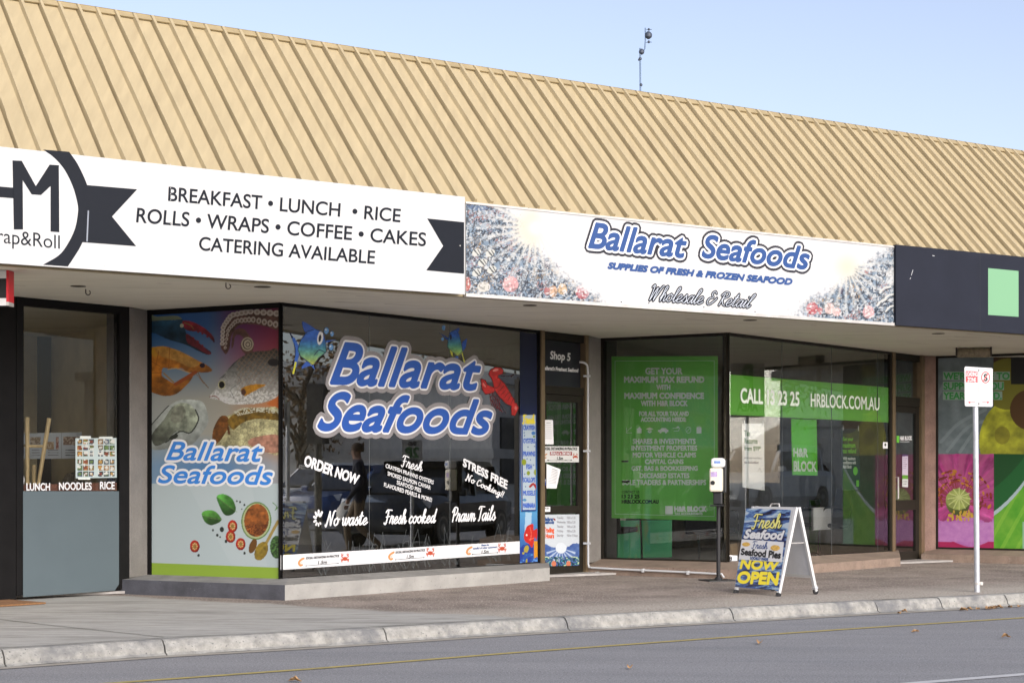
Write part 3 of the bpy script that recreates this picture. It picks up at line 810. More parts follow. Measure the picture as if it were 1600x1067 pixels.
door_a = door(WA, 842, 915.8, 848, 911, zA(WA, 880, 617), zA(WA, 880, 604), ZS, 'seafood shop door', (zA(WA, 880, 802), zA(WA, 880, 790)), .14, handle=False)
door_b = door(WB, 1391.5, 1441.2, 1396, 1436, zA(WB, 1412, 635), zA(WB, 1412, 620), ZS, 'tax office door', (zA(WB, 1412, 797), zA(WB, 1412, 781)), .14)

# ---- left shop doorway (its edge is in view)
mb = MB(); a1_ = LS.s_at(24) - .002
mb.fbox(LS, a1_ - .20, a1_, -.10, .015, 0, ZS)
mb.fbox(LS, a1_ - 1.4, a1_ - .2, -.09, .012, 2.04, 2.22); mb.fbox(LS, a1_ - 1.4, a1_ - .2, -.09, .012, ZS - .06, ZS - .002)
dl = obj('cafe_doorway', mb, FRAME, BLD, label='black cafe door frame')
mb = MB(); mb.fbox(LS, a1_ - .245, a1_ - .203, -.06, .025, 0.01, 2.03)
obj('door_edge', mb, MAROON, dl)
pm = MB(); pane(pm, LS, a1_ - 1.4, a1_ - .2, 2.22, ZS - .06, -.03); obj('pane', pm, [GLASS, CLEAR], dl)
mb = MB(); mb.fbox(LS, a1_ - 1.52, a1_ - 1.4, -.10, .015, 0, ZS); obj('jamb', mb, FRAME, dl)
mb = MB(); mb.fbox(LS, a1_ - 2.0, a1_ - 1.525, -.3, .02, 0, ZS); obj('column', mb, PEBBLE, BLD, label='pebble faced column left of the cafe doorway', bevel=.012)
mb = MB(); mb.fbox(LS, a1_ - 6.0, a1_ - 2.002, -.2, .0, 0, ZS); obj('side_wall', mb, INTW, BLD)
mb = MB(); mb.fbox(LS, a1_ - 1.2, a1_ - .1, .06, .62, .004, .018)
mo = obj('door_mat', mb, mat('coir', (0.24, 0.12, 0.05), rough=1, var=.3, vscale=40, bump=.8, bscale=120), label='brown coir doormat at the cafe doorway', cat='doormat')

# ---- inside: walls, floor
mb = MB()
mb.fbox(FA, SL, SR, -12.2, -12.0, 0.0, ZS); 
for fr, s_ in ((WA, WA.s_at(917.5)), (WB, WB.s_at(1441.5))):
    b = fr.xy(s_ + .05, -.42); q = FA; 
    e = np.array(b) - FA.n * 6
    w = Frame(b, tuple(e)); mb.fbox(w, 0, w.L, -.05, .05, 0.0, ZS)
obj('interior_wall', mb, INTD, BLD)
mb = MB()
bb = np.array(PA.xy(0, -.36)); w = Frame(tuple(bb), tuple(bb - FA.n * 7)); mb.fbox(w, 0, w.L, -.05, .05, 0, ZS)
back = Frame(LS.xy(-6, -3.6), LS.xy(6, -3.6)); 
mb.fbox(back, 2, 9.0, -.1, 0, 0, ZS)
wc = obj('cafe_wall', mb, INTW, BLD)
mb = MB(); mb.fbox(FA, SL - 1, SR, -12, -2.6, .006, .03)
obj('shop_floor', mb, INTF, BLD)

# ---------------------------------------------------------------- fascia signs
def sign_board(fr, x0, x1, ytl, ybl, ytr, ybr, o, m, label, cat, th=.02, s0=None, name='shop_sign', group=None):
    a0, a1 = (fr.s_at(x0, o) if s0 is None else s0), fr.s_at(x1, o)
    zt = fr.sz(x0 if s0 is None else 10, ytl, o)[1]; zb = fr.sz(x0 if s0 is None else 10, ybl, o)[1]
    zt2 = fr.sz(x1, ytr, o)[1]; zb2 = fr.sz(x1, ybr, o)[1]
    mb = MB()
    mb.hexa([fr.w(a0, o, zb), fr.w(a1, o, zb2), fr.w(a1, o - th, zb2), fr.w(a0, o - th, zb), fr.w(a0, o, zt), fr.w(a1, o, zt2), fr.w(a1, o - th, zt2), fr.w(a0, o - th, zt)])
    return obj(name, mb, m, label=label, cat=cat, group=group)
def letters(parent, m, name='lettering', label=None, **k):
    mb = MB(); return mb, (lambda: obj(name, mb, m, parent, label=label))

sg1 = sign_board(FA, 0, 726.5, 229.2, 413, 308, 460, .075, WHITE, 'white fascia sign listing breakfast, lunch, rice, rolls, wraps and coffee', 'shop sign', s0=-2.6)
O = .0765
mb, done = letters(sg1, BLACKV)
text(mb, FA, 'BREAKFAST • LUNCH  • RICE', ((264, 292), (626.5, 327), (625, 347.5), (263, 314)), O, bold=.45, res=6)
text(mb, FA, 'ROLLS • WRAPS • COFFEE • CAKES', ((215, 325), (666, 364), (665, 385), (213, 347.5)), O, bold=.45, res=6)
text(mb, FA, 'CATERING AVAILABLE', ((312, 370), (586.5, 392), (585, 412.5), (311, 391)), O, bold=.45, res=6)
text(mb, FA, 'Wrap&Roll', ((-36, 353), (93.5, 368), (93.5, 396), (-36, 383)), O, bold=0, res=6)
for pts in ([(21.6, 358.7), (19.5, 251), (34, 251.5), (56, 291), (77.6, 257.5), (92, 258.5), (92.7, 363), (79, 362), (79, 291), (64, 305), (49.5, 304), (35.5, 282), (36, 358.7)],
            [(21.3, 310), (-20, 307), (-20, 290), (21, 293.5)], [(-20, 352), (-20, 245), (-34, 244), (-34, 351)]):
    poly(mb, FA, pts, O)
done()
mb = MB()
outer = [(108, 237.5), (121, 256), (135, 286), (141.5, 312), (140, 340), (134, 365), (126, 385), (117, 400), (106, 416.5)]
inner_ = [(67, 234), (84, 246), (100.6, 265), (114, 292), (121.5, 320), (121.5, 335), (117, 358), (106, 381), (92, 399), (67, 413.8)]
def dense(p, k=5): return [tuple(q) for q in cr(p, k)]
ou, inn = dense(outer), dense(inner_)
N_ = 40
def resamp(p):
    p = np.array(p); d = np.r_[0, np.cumsum(np.hypot(*np.diff(p, axis=0).T))]; t = np.linspace(0, d[-1], N_); return np.stack([np.interp(t, d, p[:, 0]), np.interp(t, d, p[:, 1])], 1)
ou, inn = resamp(ou), resamp(inn)
for i in range(N_ - 1): mb.quad(FA.pw(*ou[i], O), FA.pw(*ou[i+1], O), FA.pw(*inn[i+1], O), FA.pw(*inn[i], O))
poly(mb, FA, [(133, 289.2), (214.5, 296), (175, 338.5), (212.8, 384.8), (129, 378.5)], O + .0006)
poly(mb, FA, [(667.5, 341.5), (726, 347.5), (726, 428), (666, 422.5), (692.5, 384.5)], O)
pieces('ribbon_emblem', mb, BLACKV, sg1)
mb = MB()
for x, y in ((66, 239), (163, 250), (263, 259.5), (271, 261), (349, 270), (421, 278), (500, 287), (578, 295), (648, 303), (719, 312), (163, 415), (263, 423), (271, 424), (349, 428.5), (421, 434), (500, 441), (578, 446.5), (648, 452), (719, 456), (719, 384)):
    a, z = FA.sz(x, y, O); mb.lathe(FA.w(a, O - .002, z), (FA.n[0], FA.n[1], 0), [(0, .007), (.002, .006), (.003, .002)], 8)
pieces('screw', mb, ALU, sg1)
mb = MB(); stroke(mb, FA, [(266.7, 256.5), (266.7, 429)], .9, O)
stroke(mb, FA, [(725.8, 308.5), (725.8, 459.5)], 1.6, O)
pieces('panel_joint', mb, mat('joint grey', (0.45, 0.45, 0.45), rough=.6), sg1)  # grey lines along the panel seams
mb = MB(); stroke(mb, FA, [(138, 330), (136, 377)], 2.2, O + .002); obj('scuff', mb, mat('scuffed vinyl', S(130, 136, 146), rough=.6), sg1)

# second sign: coral print at both ends
def coral(A, side):
    x, y = A.px, A.py
    n1 = fbm(x, y, 9, 3 + side, 4); n2 = fbm(x, y, 22, 13 + side, 3); n3 = vnoise(x, y, 3.2, 21 + side)
    base = np.stack([104 + 70*n2, 128 + 66*n2, 150 + 62*n2], 1)
    A.rgb[:] = base; A.mask[:] = True
    n4 = fbm(x, y, 6, 63 + side, 3); A.put(np.abs(n1 - .5) < .045, (214, 218, 220)); A.put(np.abs(n4 - .5) < .05, (60, 68, 80)); A.put(np.abs(n1 - .36) < .03, (44, 54, 70)); A.put(n3 > .84, (226, 230, 232)); A.put(n3 < .16, (44, 48, 60))
    A.put((n2 > .64) & (n3 > .45) & (n3 < .58), (176, 126, 122)); A.put((n2 < .36) & (n3 > .5) & (n3 < .6), (170, 140, 104))
def paint_left(A):
    coral(A, 0); x, y = A.px, A.py
    A.zoom(720, 300, .225)
    for cx, cy, c in ((110, 420, 0), (205, 425, 1), (150, 490, 1), (110, 560, 1), (215, 540, 2)):
        A.ell(cx, cy, 34, 24, (235, 235, 225), -30); A.line([(cx-18, cy-18), (cx+12, cy+18)], 9, (40, 42, 50)); A.line([(cx+8, cy-20), (cx+26, cy+10)], 7, (40, 42, 50))
    for cx, cy, rx, ry, c in ((345, 640, 55, 55, (236, 178, 178)), (640, 690, 30, 40, (238, 196, 160)), (705, 675, 34, 38, (240, 205, 160)), (845, 695, 48, 50, (196, 108, 116)), (600, 690, 22, 28, (184, 104, 104)), (160, 660, 45, 36, (236, 232, 220)), (600, 505, 22, 28, (40, 42, 60)), (690, 505, 30, 26, (52, 48, 66)), (45, 640, 24, 50, (206, 120, 110))):
        m = A.ell(cx, cy, rx, ry, c); A.put(m & (vnoise(x, y, 2.5, 77) > .62), np.array(c)*.75); A.put(m & (vnoise(x, y, 2.2, 78) > .74), (248, 240, 236))
    # fade of the print to white along its ragged edge, and printed sun rays
    X, Y = A.x, A.y
    edge = np.interp(Y, [60, 90, 150, 200, 330, 420, 520, 600, 640, 700, 760], [260, 270, 430, 455, 470, 640, 720, 800, 850, 980, 1045])
    dist = edge - X + (fbm(x, y, 14, 31) - .5)*120
    sp = vnoise(x, y, 2.6, 41)
    A.blend(1.15 - dist/150 + (sp - .5)*.7, (250, 250, 249))
    ang = np.degrees(np.arctan2(Y - 250, X - 520)); rad = np.hypot(X - 520, Y - 250)
    for a in range(52, 215, 13): A.blend(.95*np.exp(-(((ang - a + 180) % 360 - 180)/3.0)**2)*np.clip(1.3 - rad/420, 0, 1), (250, 246, 236))
    A.blend(.75*np.exp(-(rad/105)**2)*np.clip((590 - X)/90, 0, 1), (252, 226, 168)); A.blend(1.2*np.exp(-(rad/70)**2), (253, 251, 244))
    for a in ():
        m = (np.abs((ang - a + 180) % 360 - 180) < 3.6) & (rad < 330); A.put(m, (246, 244, 238), .42)
    A.put((X < 190) & (Y < 130) & (sp > .5), (90, 116, 158), .6)
def paint_right(A):
    coral(A, 5); x, y = A.px, A.py; A.zoom(1060, 320, .225)
    for cx, cy, rx, ry, c in ((930, 720, 40, 45, (206, 100, 106)), (985, 735, 16, 26, (196, 104, 108)), (1050, 720, 34, 40, (244, 214, 206)), (1100, 745, 30, 30, (236, 196, 190)), (1065, 580, 24, 24, (46, 46, 60)), (1130, 595, 16, 26, (60, 56, 80)), (1320, 745, 40, 45, (238, 188, 190)), (1480, 500, 40, 60, (232, 238, 240))):
        m = A.ell(cx, cy, rx, ry, c); A.put(m & (vnoise(x, y, 2.5, 87) > .62), np.array(c)*.78); A.put(m & (vnoise(x, y, 2.2, 88) > .7), (250, 244, 240))
    for cx, cy in ((1420, 680), (1470, 640), (1480, 720), (1440, 590)):
        A.line([(cx-40, cy+20), (cx-10, cy-12), (cx+34, cy-22)], 12, (240, 240, 232), True); A.line([(cx-30, cy+30), (cx+4, cy), (cx+36, cy-8)], 8, (36, 40, 50), True)
    X, Y = A.x, A.y
    edge = np.interp(Y, [280, 300, 380, 450, 520, 600, 660, 700, 760, 800], [1430, 1400, 1290, 1180, 1080, 960, 860, 800, 770, 770])
    dist = X - edge + (fbm(x, y, 14, 51) - .5)*120; sp = vnoise(x, y, 2.6, 61)
    A.blend(1.15 - dist/150 + (sp - .5)*.7, (250, 250, 249))
    ang = np.degrees(np.arctan2(Y - 430, X - 1170)); rad = np.hypot(X - 1170, Y - 430)
    for a in range(-6, 130, 14): A.blend(.95*np.exp(-(((ang - a + 180) % 360 - 180)/3.2)**2)*np.clip(1.3 - rad/360, 0, 1), (250, 248, 240))
    A.blend(.6*np.exp(-(rad/80)**2), (252, 240, 200))
    for a in ():
        m = (np.abs((ang - a + 180) % 360 - 180) < 3.4) & (rad < 240); A.put(m, (246, 246, 242), .42)
sg2 = sign_board(FA, 727.6, 1399, 315, 461, 384.5, 507, .025, WHITE, 'white seafood shop fascia sign with coral print at both ends', 'shop sign', th=.02)
picture('coral_print', FA, ((728, 315.6), (962, 339.6), (962, 475.6), (728, 459.6)), paint_left, sg2, .0265, .8, k=.5)
picture('coral_print', FA, ((1222, 367.4), (1398.6, 385), (1398.6, 505.4), (1222, 493.2)), paint_right, sg2, .0265, .8, k=.5)
O2 = .028
def three(fr, parent, body, q, o, out, mid, inn, m_out, m_mid, m_in, shear=.2, res=7):
    mb = MB(); text(mb, fr, body, q, o, bold=out, shear=shear, res=res); obj('lettering', mb, m_out, parent, label='outline of the lettering')
    if mid:
        mb = MB(); text(mb, fr, body, q, o + .001, bold=mid, shear=shear, res=res); obj('lettering', mb, m_mid, parent, label='inner outline of the lettering')
    mb = MB(); text(mb, fr, body, q, o + .002, bold=inn, shear=shear, res=res); obj('lettering', mb, m_in, parent)
three(FA, sg2, 'Ballarat', ((925, 348.5), (1073, 366), (1070, 403), (920, 387)), O2, 8.6, 4.8, 1.7, DGREYV, WVIN, BLUE)
three(FA, sg2, 'Seafoods', ((1100, 367), (1266, 387), (1262, 421), (1097, 402)), O2, 8.6, 4.8, 1.7, DGREYV, WVIN, BLUE)
mb, done = letters(sg2, BLUE)
text(mb, FA, 'SUPPLIES OF FRESH & FROZEN SEAFOOD', ((951, 410.5), (1238, 436), (1237, 445), (950, 419.5)), O2, bold=1.15, shear=.2, res=5); done()
qs = ((1018, 445), (1180, 460), (1175, 481), (1015, 469))
mb = MB(); script(mb, FA, 'Wholesale & Retail', qs, 5.8, O2, slant=.3); obj('lettering', mb, BLACKV, sg2, label='dark brush script outline')
mb = MB(); script(mb, FA, 'Wholesale & Retail', qs, .9, O2 + .003, slant=.3); obj('lettering', mb, mat('pale grey vinyl', S(205, 212, 222), rough=.5), sg2, label='pale brush script')
mb = MB()
a0, a1 = FA.s_at(727.6, .03), FA.s_at(1399, .03)
mb.fbox(FA, a0, a1, .0, .04, ZS - .012, ZS + .018); mb.fbox(FA, a0, a1, .0, .034, FA.sz(1060, 350.6, .03)[1] - .012, FA.sz(1060, 350.6, .03)[1] + .004)
pieces('edge_trim', mb, ALU, sg2)
mb = MB()
for x, y in ((731, 320), (826, 326), (923, 336.5), (1014, 346), (1178, 363), (1260, 372), (1336, 380), (971, 472), (1014, 473.6), (1100, 480), (1180, 487), (1280, 495)):
    a, z = FA.sz(x, y, O2); mb.lathe(FA.w(a, .025, z), (FA.n[0], FA.n[1], 0), [(0, .007), (.003, .006), (.005, .002)], 8)
pieces('screw', mb, DGREYV, sg2)

sg3 = sign_board(FA, 1400, 1760, 382.3, 508, 417, 533, .06, NAVY, 'charcoal fascia sign with a plain pale green square', 'shop sign', th=.05)
mb = MB(); poly(mb, FA, [(1544, 419), (1591.5, 423.5), (1591.5, 495), (1544, 492)], .0615); obj('green_square', mb, PGREEN, sg3)
mb = MB(); stroke(mb, FA, [(1531.5, 396), (1531.5, 517)], .8, .0615); pieces('panel_joint', mb, mat('joint dark', (0.01, 0.011, 0.014), rough=.6), sg3)
mb = MB()
for p in ([(1424, 430), (1426.5, 422)], [(1422, 436), (1423, 434)], [(1457, 399.4), (1460, 400)]): stroke(mb, FA, p, .8, .0615)
pieces('scratch', mb, WVIN, sg3)

# ---------------------------------------------------------------- seafood picture on the left-facing pane
def seafood(A):
    x, y = A.px, A.py
    u = (x - 232)/203.0; v = (y - 484)/420.0
    top = np.stack([np.interp(u, [0, .45, .6, 1], [45, 60, 110, 120]), np.interp(u, [0, .5, .7, 1], [118, 110, 50, 14]), np.interp(u, [0, .45, .7, 1], [200, 180, 110, 66])], 1)
    mid = np.stack([np.interp(u, [0, .6, 1], [196, 190, 224]), np.interp(u, [0, .6, 1], [202, 186, 140]), np.interp(u, [0, .6, 1], [196, 170, 84])], 1)
    low = np.stack([np.interp(u, [0, .5, 1], [150, 96, 190]), np.interp(u, [0, .5, 1], [184, 150, 190]), np.interp(u, [0, .5, 1], [212, 208, 190])], 1)
    t1 = np.clip((v - .05)/.28, 0, 1)[:, None]; t2 = np.clip((v - .46)/.12, 0, 1)[:, None]
    A.rgb[:] = (top*(1-t1) + mid*t1)*(1-t2) + low*t2; A.mask[:] = True
    w_ = v > .645
    A.put(w_, (214, 230, 232)); A.put(w_ & (x - 232 > 60 + (y - 755)*.55) & (x-232 < 160 + (y-755)*.2), (222, 236, 238), .6)
    A.put(y > 879 + 0.035*(x - 232), (170, 206, 74))
    n = fbm(x, y, 10, 4, 4); nf = vnoise(x, y, 1.6, 9); n6 = fbm(x, y, 5, 8, 3)
    A.zoom(225, 475, .1546)
    # blue crab claw
    m = A.poly([(45, 90), (120, 125), (330, 120), (400, 170), (430, 200), (420, 280), (470, 330), (560, 400), (660, 470), (680, 495), (640, 512), (540, 470), (420, 410), (250, 360), (120, 300), (45, 265)], (40, 78, 104), True)
    A.mul(m, .55 + .8*n)
    A.put(m & (A.y < 170 - .05*A.x + 10*n), (142, 138, 96), .7); A.shade(m, -.2, -.9, .5)
    m = A.poly([(395, 170), (500, 185), (620, 250), (700, 330), (712, 390), (690, 370), (640, 320), (560, 280), (450, 270), (400, 230)], (132, 36, 50), True); A.mul(m, .6 + .8*n6); A.shade(m, .2, -.9, .6)
    m = A.poly([(430, 300), (520, 360), (600, 430), (678, 495), (640, 508), (540, 450), (440, 390)], (128, 42, 56), True); A.mul(m, .7 + .6*n6)
    for cx, cy in ((545, 280), (590, 300), (640, 330), (500, 345), (545, 378), (590, 420)): A.ell(cx, cy, 13, 9, (150, 50, 60), 40)
    A.ell(382, 218, 20, 20, (220, 222, 190)); A.line([(410, 190), (470, 215), (500, 250)], 7, (170, 150, 80), True)
    # octopus arm
    m = A.poly([(1355, 90), (1200, 60), (1000, 70), (860, 150), (790, 260), (775, 420), (800, 480), (830, 505), (865, 440), (880, 330), (930, 255), (1010, 255), (1080, 340), (1110, 400), (1090, 500), (1050, 520), (990, 470), (975, 400), (1010, 350), (960, 310), (920, 330), (905, 420), (885, 440), (900, 300), (960, 215), (1100, 205), (1250, 230), (1355, 255)], (108, 74, 66), True)
    A.mul(m, .6 + .7*n6)
    for i in range(18):
        t = i/17; ang = radians(200 + t*0)
        px_ = np.interp(t, [0, .25, .5, .75, 1], [790, 800, 880, 1060, 1340]); py_ = np.interp(t, [0, .25, .5, .75, 1], [400, 230, 115, 75, 95])
        r = 22 + 12*t; A.ell(px_, py_, r, r*.95, (226, 214, 204)); A.ell(px_, py_, r*.45, r*.42, (176, 158, 150))
        px2 = np.interp(t, [0, .25, .5, .75, 1], [820, 850, 930, 1090, 1330]); py2 = np.interp(t, [0, .25, .5, .75, 1], [440, 260, 170, 155, 205])
        A.ell(px2, py2, 14 + 14*t, 16 + 18*t, (214, 200, 190)); A.ell(px2, py2 + 3, 6 + 7*t, 7 + 9*t, (134, 112, 96))
    A.ell(1045, 405, 62, 70, (196, 184, 160)); A.ell(1045, 405, 48, 54, (96, 84, 70)); A.ell(1047, 405, 38, 44, (206, 194, 172)); A.ell(1050, 408, 24, 28, (110, 94, 80)); A.ell(1050, 408, 15, 17, (206, 194, 172))
    # prawn
    m = A.poly([(45, 480), (110, 435), (220, 430), (340, 470), (470, 530), (560, 580), (640, 620), (690, 670), (640, 690), (560, 690), (500, 690), (440, 690), (380, 650), (300, 650), (240, 650), (190, 650), (180, 720), (230, 760), (320, 800), (450, 740), (500, 700), (480, 760), (400, 850), (320, 910), (220, 930), (130, 910), (60, 880), (45, 860)], (206, 128, 44), True)
    A.mul(m, .55 + .9*n); A.shade(m, -.2, -.8, .4)
    m2 = A.poly([(120, 440), (300, 450), (470, 530), (560, 600), (480, 640), (330, 580), (160, 520)], (222, 180, 100), True, .6); A.mul(m2, .8 + .4*n6)
    for a_ in ((45, 560, 180, 640), (60, 700, 190, 690), (120, 840, 240, 770), (210, 920, 320, 800), (150, 470, 120, 620), (260, 440, 250, 640)): A.line([(a_[0], a_[1]), (a_[2], a_[3])], 5, (164, 92, 30))
    A.line([(320, 810), (420, 750), (520, 690)], 36, (176, 88, 40), True); A.line([(200, 700), (300, 790)], 14, (196, 150, 80)); A.line([(240, 660), (330, 650), (460, 695)], 10, (222, 190, 140), True)
    A.ell(590, 620, 27, 25, (40, 20, 44)); A.line([(545, 690), (580, 760), (650, 845)], 8, (140, 100, 50), True); A.line([(500, 700), (540, 720), (600, 800)], 5, (160, 120, 60), True)
    # fish
    m = A.poly([(665, 940), (720, 860), (780, 740), (880, 620), (1010, 520), (1120, 480), (1250, 470), (1360, 480), (1360, 900), (1280, 970), (1150, 1005), (1000, 1015), (860, 1010), (760, 970)], (176, 178, 176), True); fm = m.copy()
    vv = np.clip((A.y - 480)/480, 0, 1); A.put(m, np.stack([60 + 160*vv**.8, 60 + 160*vv**.8, 58 + 154*vv**.8], 1)); A.mul(m, .8 + .4*n6)
    sc_ = m & (A.x > 940); A.put(sc_ & (((A.x*.7 + A.y*.5) % 34 < 9) | ((A.x*.6 - A.y*.7) % 34 < 8)), np.stack([150 + 30*vv, 116 + 60*vv, 88 + 80*vv], 1), .7)
    A.put(m & (A.y > 880) & (nf > .6), (232, 230, 222))
    m = A.poly([(980, 860), (1080, 815), (1230, 815), (1150, 860), (1040, 920), (1010, 925)], (206, 146, 48), True); A.mul(m, .75 + .5*n6)
    A.ell(1005, 890, 24, 34, (92, 62, 48)); A.line([(920, 690), (980, 780), (880, 860), (910, 950)], 5, (110, 112, 110), True)
    A.ell(1310, 590, 60, 38, (38, 36, 40)); A.ell(786, 815, 37, 44, (206, 200, 150)); A.ell(785, 815, 29, 35, (24, 22, 24)); A.line([(665, 935), (720, 930), (760, 960)], 8, (150, 84, 70), True); A.put(A.inside([(750, 760), (830, 700), (900, 600), (1000, 520), (880, 640), (800, 740)]), (52, 56, 62), .6)
    A.mul(fm, .9 + .2*nf); A.shade(fm, -.3, .35, .2); A.zoom(225, 620, .1546)
    m = A.poly([(1240, 70), (1370, -20), (1370, 130)], (226, 118, 50), False, .8)
    # oyster
    m = A.poly([(45, 320), (200, 140), (300, 60), (380, 30), (500, 30), (600, 60), (650, 200), (640, 280), (560, 400), (480, 480), (350, 500), (200, 530), (90, 530), (50, 470)], (196, 204, 196), True); A.mul(m, .72 + .5*n); A.shade(m, -.2, -.8, .25)
    m = A.poly([(80, 380), (200, 230), (290, 100), (400, 60), (500, 110), (550, 230), (470, 350), (330, 350), (210, 460), (110, 490)], (150, 158, 138), True); A.mul(m, .5 + .9*n); A.mul(m, .8 + .4*n6); A.shade(m, .5, -.7, .4)
    m = A.poly([(270, 180), (310, 110), (390, 90), (420, 170), (350, 260), (280, 250)], (158, 162, 142), True); A.mul(m, .7 + .6*n6)
    A.line([(520, 130), (550, 230), (470, 360), (360, 350), (220, 460)], 14, (56, 62, 54), True); A.line([(50, 310), (200, 140), (250, 90)], 10, (58, 62, 58), True); A.ell(300, 405, 50, 22, (50, 56, 46), -25)
    # grilled fillet
    m = A.poly([(700, 330), (770, 200), (830, 195), (900, 170), (1000, 120), (1200, 110), (1370, 140), (1370, 555), (1240, 560), (1100, 520), (800, 500), (700, 470)], (206, 200, 150), True); A.mul(m, .6 + .8*n); A.mul(m, .8 + .4*nf)
    m = A.poly([(700, 330), (770, 200), (840, 200), (860, 280), (800, 400), (730, 480), (695, 460)], (122, 76, 32), True); A.mul(m, .55 + .9*n6)
    m = A.poly([(850, 230), (1000, 130), (1200, 120), (1370, 170), (1370, 235), (1150, 220), (1000, 260), (900, 330)], (140, 110, 42), True); A.mul(m, .55 + .9*n6)
    A.put(A.inside([(900, 150), (1000, 110), (1250, 105), (1370, 140), (1370, 170), (1150, 150), (950, 190)]) & (nf > .45), (232, 232, 206))
    m = A.poly([(1050, 450), (1150, 400), (1370, 390), (1370, 550), (1240, 560), (1100, 510)], (206, 150, 126), True); A.mul(m, .7 + .6*n6); A.line([(850, 310), (860, 370)], 22, (104, 60, 24))
    A.zoom(225, 760, .1546)
    # basil, bowl, tomato slices, spoon
    def leaf(pts, vein, c):
        m = A.poly(pts, c, True); A.mul(m, .6 + .8*n); A.shade(m, -.4, -.6, .3); A.line(vein, 6, (160, 200, 120), True)
        (ax, ay), (bx, by) = vein[0], vein[-1]; m2 = m & ((bx-ax)*(A.y-ay) - (by-ay)*(A.x-ax) > 0); A.mul(m2, .72)
    leaf([(735, 100), (800, 75), (880, 110), (920, 180), (925, 250), (870, 290), (810, 280), (760, 190)], [(740, 105), (830, 180), (940, 255)], (86, 158, 66))
    leaf([(585, 270), (640, 238), (720, 250), (785, 330), (740, 370), (670, 388), (610, 350)], [(590, 290), (680, 318), (785, 330)], (96, 166, 70))
    A.ell(1135, 345, 152, 192, (120, 158, 92), 5); A.ell(1135, 345, 140, 178, (206, 216, 160), 5); m = A.ell(1137, 340, 124, 166, (168, 98, 44), 5); A.mul(m, .55 + .9*n6); A.put(m & (A.y > 380) & (nf > .5), (98, 44, 22), .7)
    A.line([(1355, 350), (1300, 450), (1230, 580)], 30, (190, 164, 92), True); m = A.ell(1185, 650, 62, 100, (164, 138, 50), 25); A.mul(m, .65 + .7*n6); A.ell(1100, 600, 36, 76, (126, 84, 34), 20)
    m = A.ell(1340, 610, 66, 115, (74, 110, 58)); A.mul(m, .4 + 1.2*nf)
    for cx, cy in ((895, 400), (876, 505), (977, 580), (513, 603)):
        m = A.ell(cx, cy, 49, 62, (178, 36, 26)); A.shade(m, -.4, -.6, .35); m = A.ell(cx, cy, 38, 49, (206, 66, 40)); A.mul(m, .7 + .6*n6)
        for k in range(8): A.ell(cx + 22*cos(k*.785), cy + 29*sin(k*.785), 7, 9, (236, 214, 140))
        A.ell(cx, cy, 12, 16, (160, 150, 70))
    for cx, cy, r in ((787, 432, 22), (740, 490, 13), (697, 440, 10), (828, 552, 14), (768, 508, 8), (970, 155, 10), (1014, 185, 10), (938, 145, 8), (988, 228, 6), (552, 694, 12), (1016, 672, 12)):
        A.ell(cx, cy, r, r*1.2, (54, 60, 56))
    A.line([(1300, 160), (1340, 200), (1330, 235)], 8, (110, 160, 80), True); A.line([(1355, 210), (1325, 240)], 6, (110, 160, 80))
qA = ((233.5, 488.5), (435, 477), (435, 905.5), (233.5, 897))
pic = picture('seafood_picture', PA, qA, seafood, win_pa, .004, .75, k=.5)
three(PA, win_pa, 'Ballarat', ((265, 690.5), (411, 691.5), (408, 721), (260, 718)), .006, 4.6, None, .9, WVIN, None, mat('sky blue vinyl', S(58, 132, 214, .85), rough=.45))
three(PA, win_pa, 'Seafoods', ((250, 727), (427, 728.5), (424, 757), (247, 754)), .006, 4.6, None, .9, WVIN, None, MATS['sky blue vinyl'])

# ---------------------------------------------------------------- big seafood window lettering
OW = .0015
GRB = mat('blue fade vinyl', S(40, 88, 180), rough=.4)
three(WA, win_a, 'Ballarat', ((530, 536), (752, 556), (747, 609), (517, 599)), OW, 12.0, 5.6, 2.6, GREYV, WVIN, DBLUE)
three(WA, win_a, 'Seafoods', ((514, 613), (771, 626.5), (764, 678), (496, 671)), OW + .0045, 12.0, 5.6, 2.6, GREYV, WVIN, DBLUE)
mb, done = letters(win_a, WVIN)
text(mb, WA, 'ORDER NOW', ((478, 711), (562, 742.5), (557.5, 757), (475, 727)), OW, bold=.9)
script(mb, WA, 'Fresh', ((628, 709.5), (662, 722), (659, 737), (627, 728.5)), 2.3, OW)
for t, q in (('CRAYFISH PRAWNS OYSTERS', ((603, 724), (678, 750.5), (677, 756.5), (602.5, 730.2))), ('SMOKED SALMON CAVIAR', ((606, 736), (673, 758.7), (672.5, 764.7), (605.6, 742.4))),
             ('SEAFOOD PIES', ((620.3, 750), (658, 763), (657.6, 769), (620, 756.2))), ('FLAVOURED PEARLS & MORE!', ((600.3, 753.5), (675, 777.7), (674.4, 784), (600, 760)))):
    text(mb, WA, t, q, OW, bold=.18, res=3)
text(mb, WA, 'STRESS FREE', ((724.5, 716), (793, 751), (791.8, 763.5), (723.7, 727.6)), OW, bold=.8)
script(mb, WA, 'No Cooking!!', ((728, 738), (788, 768), (786.5, 781), (727, 755)), 2.4, OW)
script(mb, WA, 'No waste', ((510, 797.8), (575, 798.5), (574, 819), (508, 821)), 3.2, OW)
script(mb, WA, 'Fresh cooked', ((602, 796), (682.5, 795), (681, 817), (600, 819)), 3.0, OW)
script(mb, WA, 'Prawn Tails', ((708, 792), (775.5, 789.5), (774, 812), (706, 814.5)), 2.9, OW)
for k in range(8):
    a = radians(-50 - k*37); cx, cy = 497.5, 811; g = 1 - .05*k; stroke(mb, WA, [(cx + 4.2*cos(a), cy + 7*sin(a)), (cx + 8.6*g*cos(a), cy + 14*g*sin(a))], 4.6 - .25*k, OW)
done()
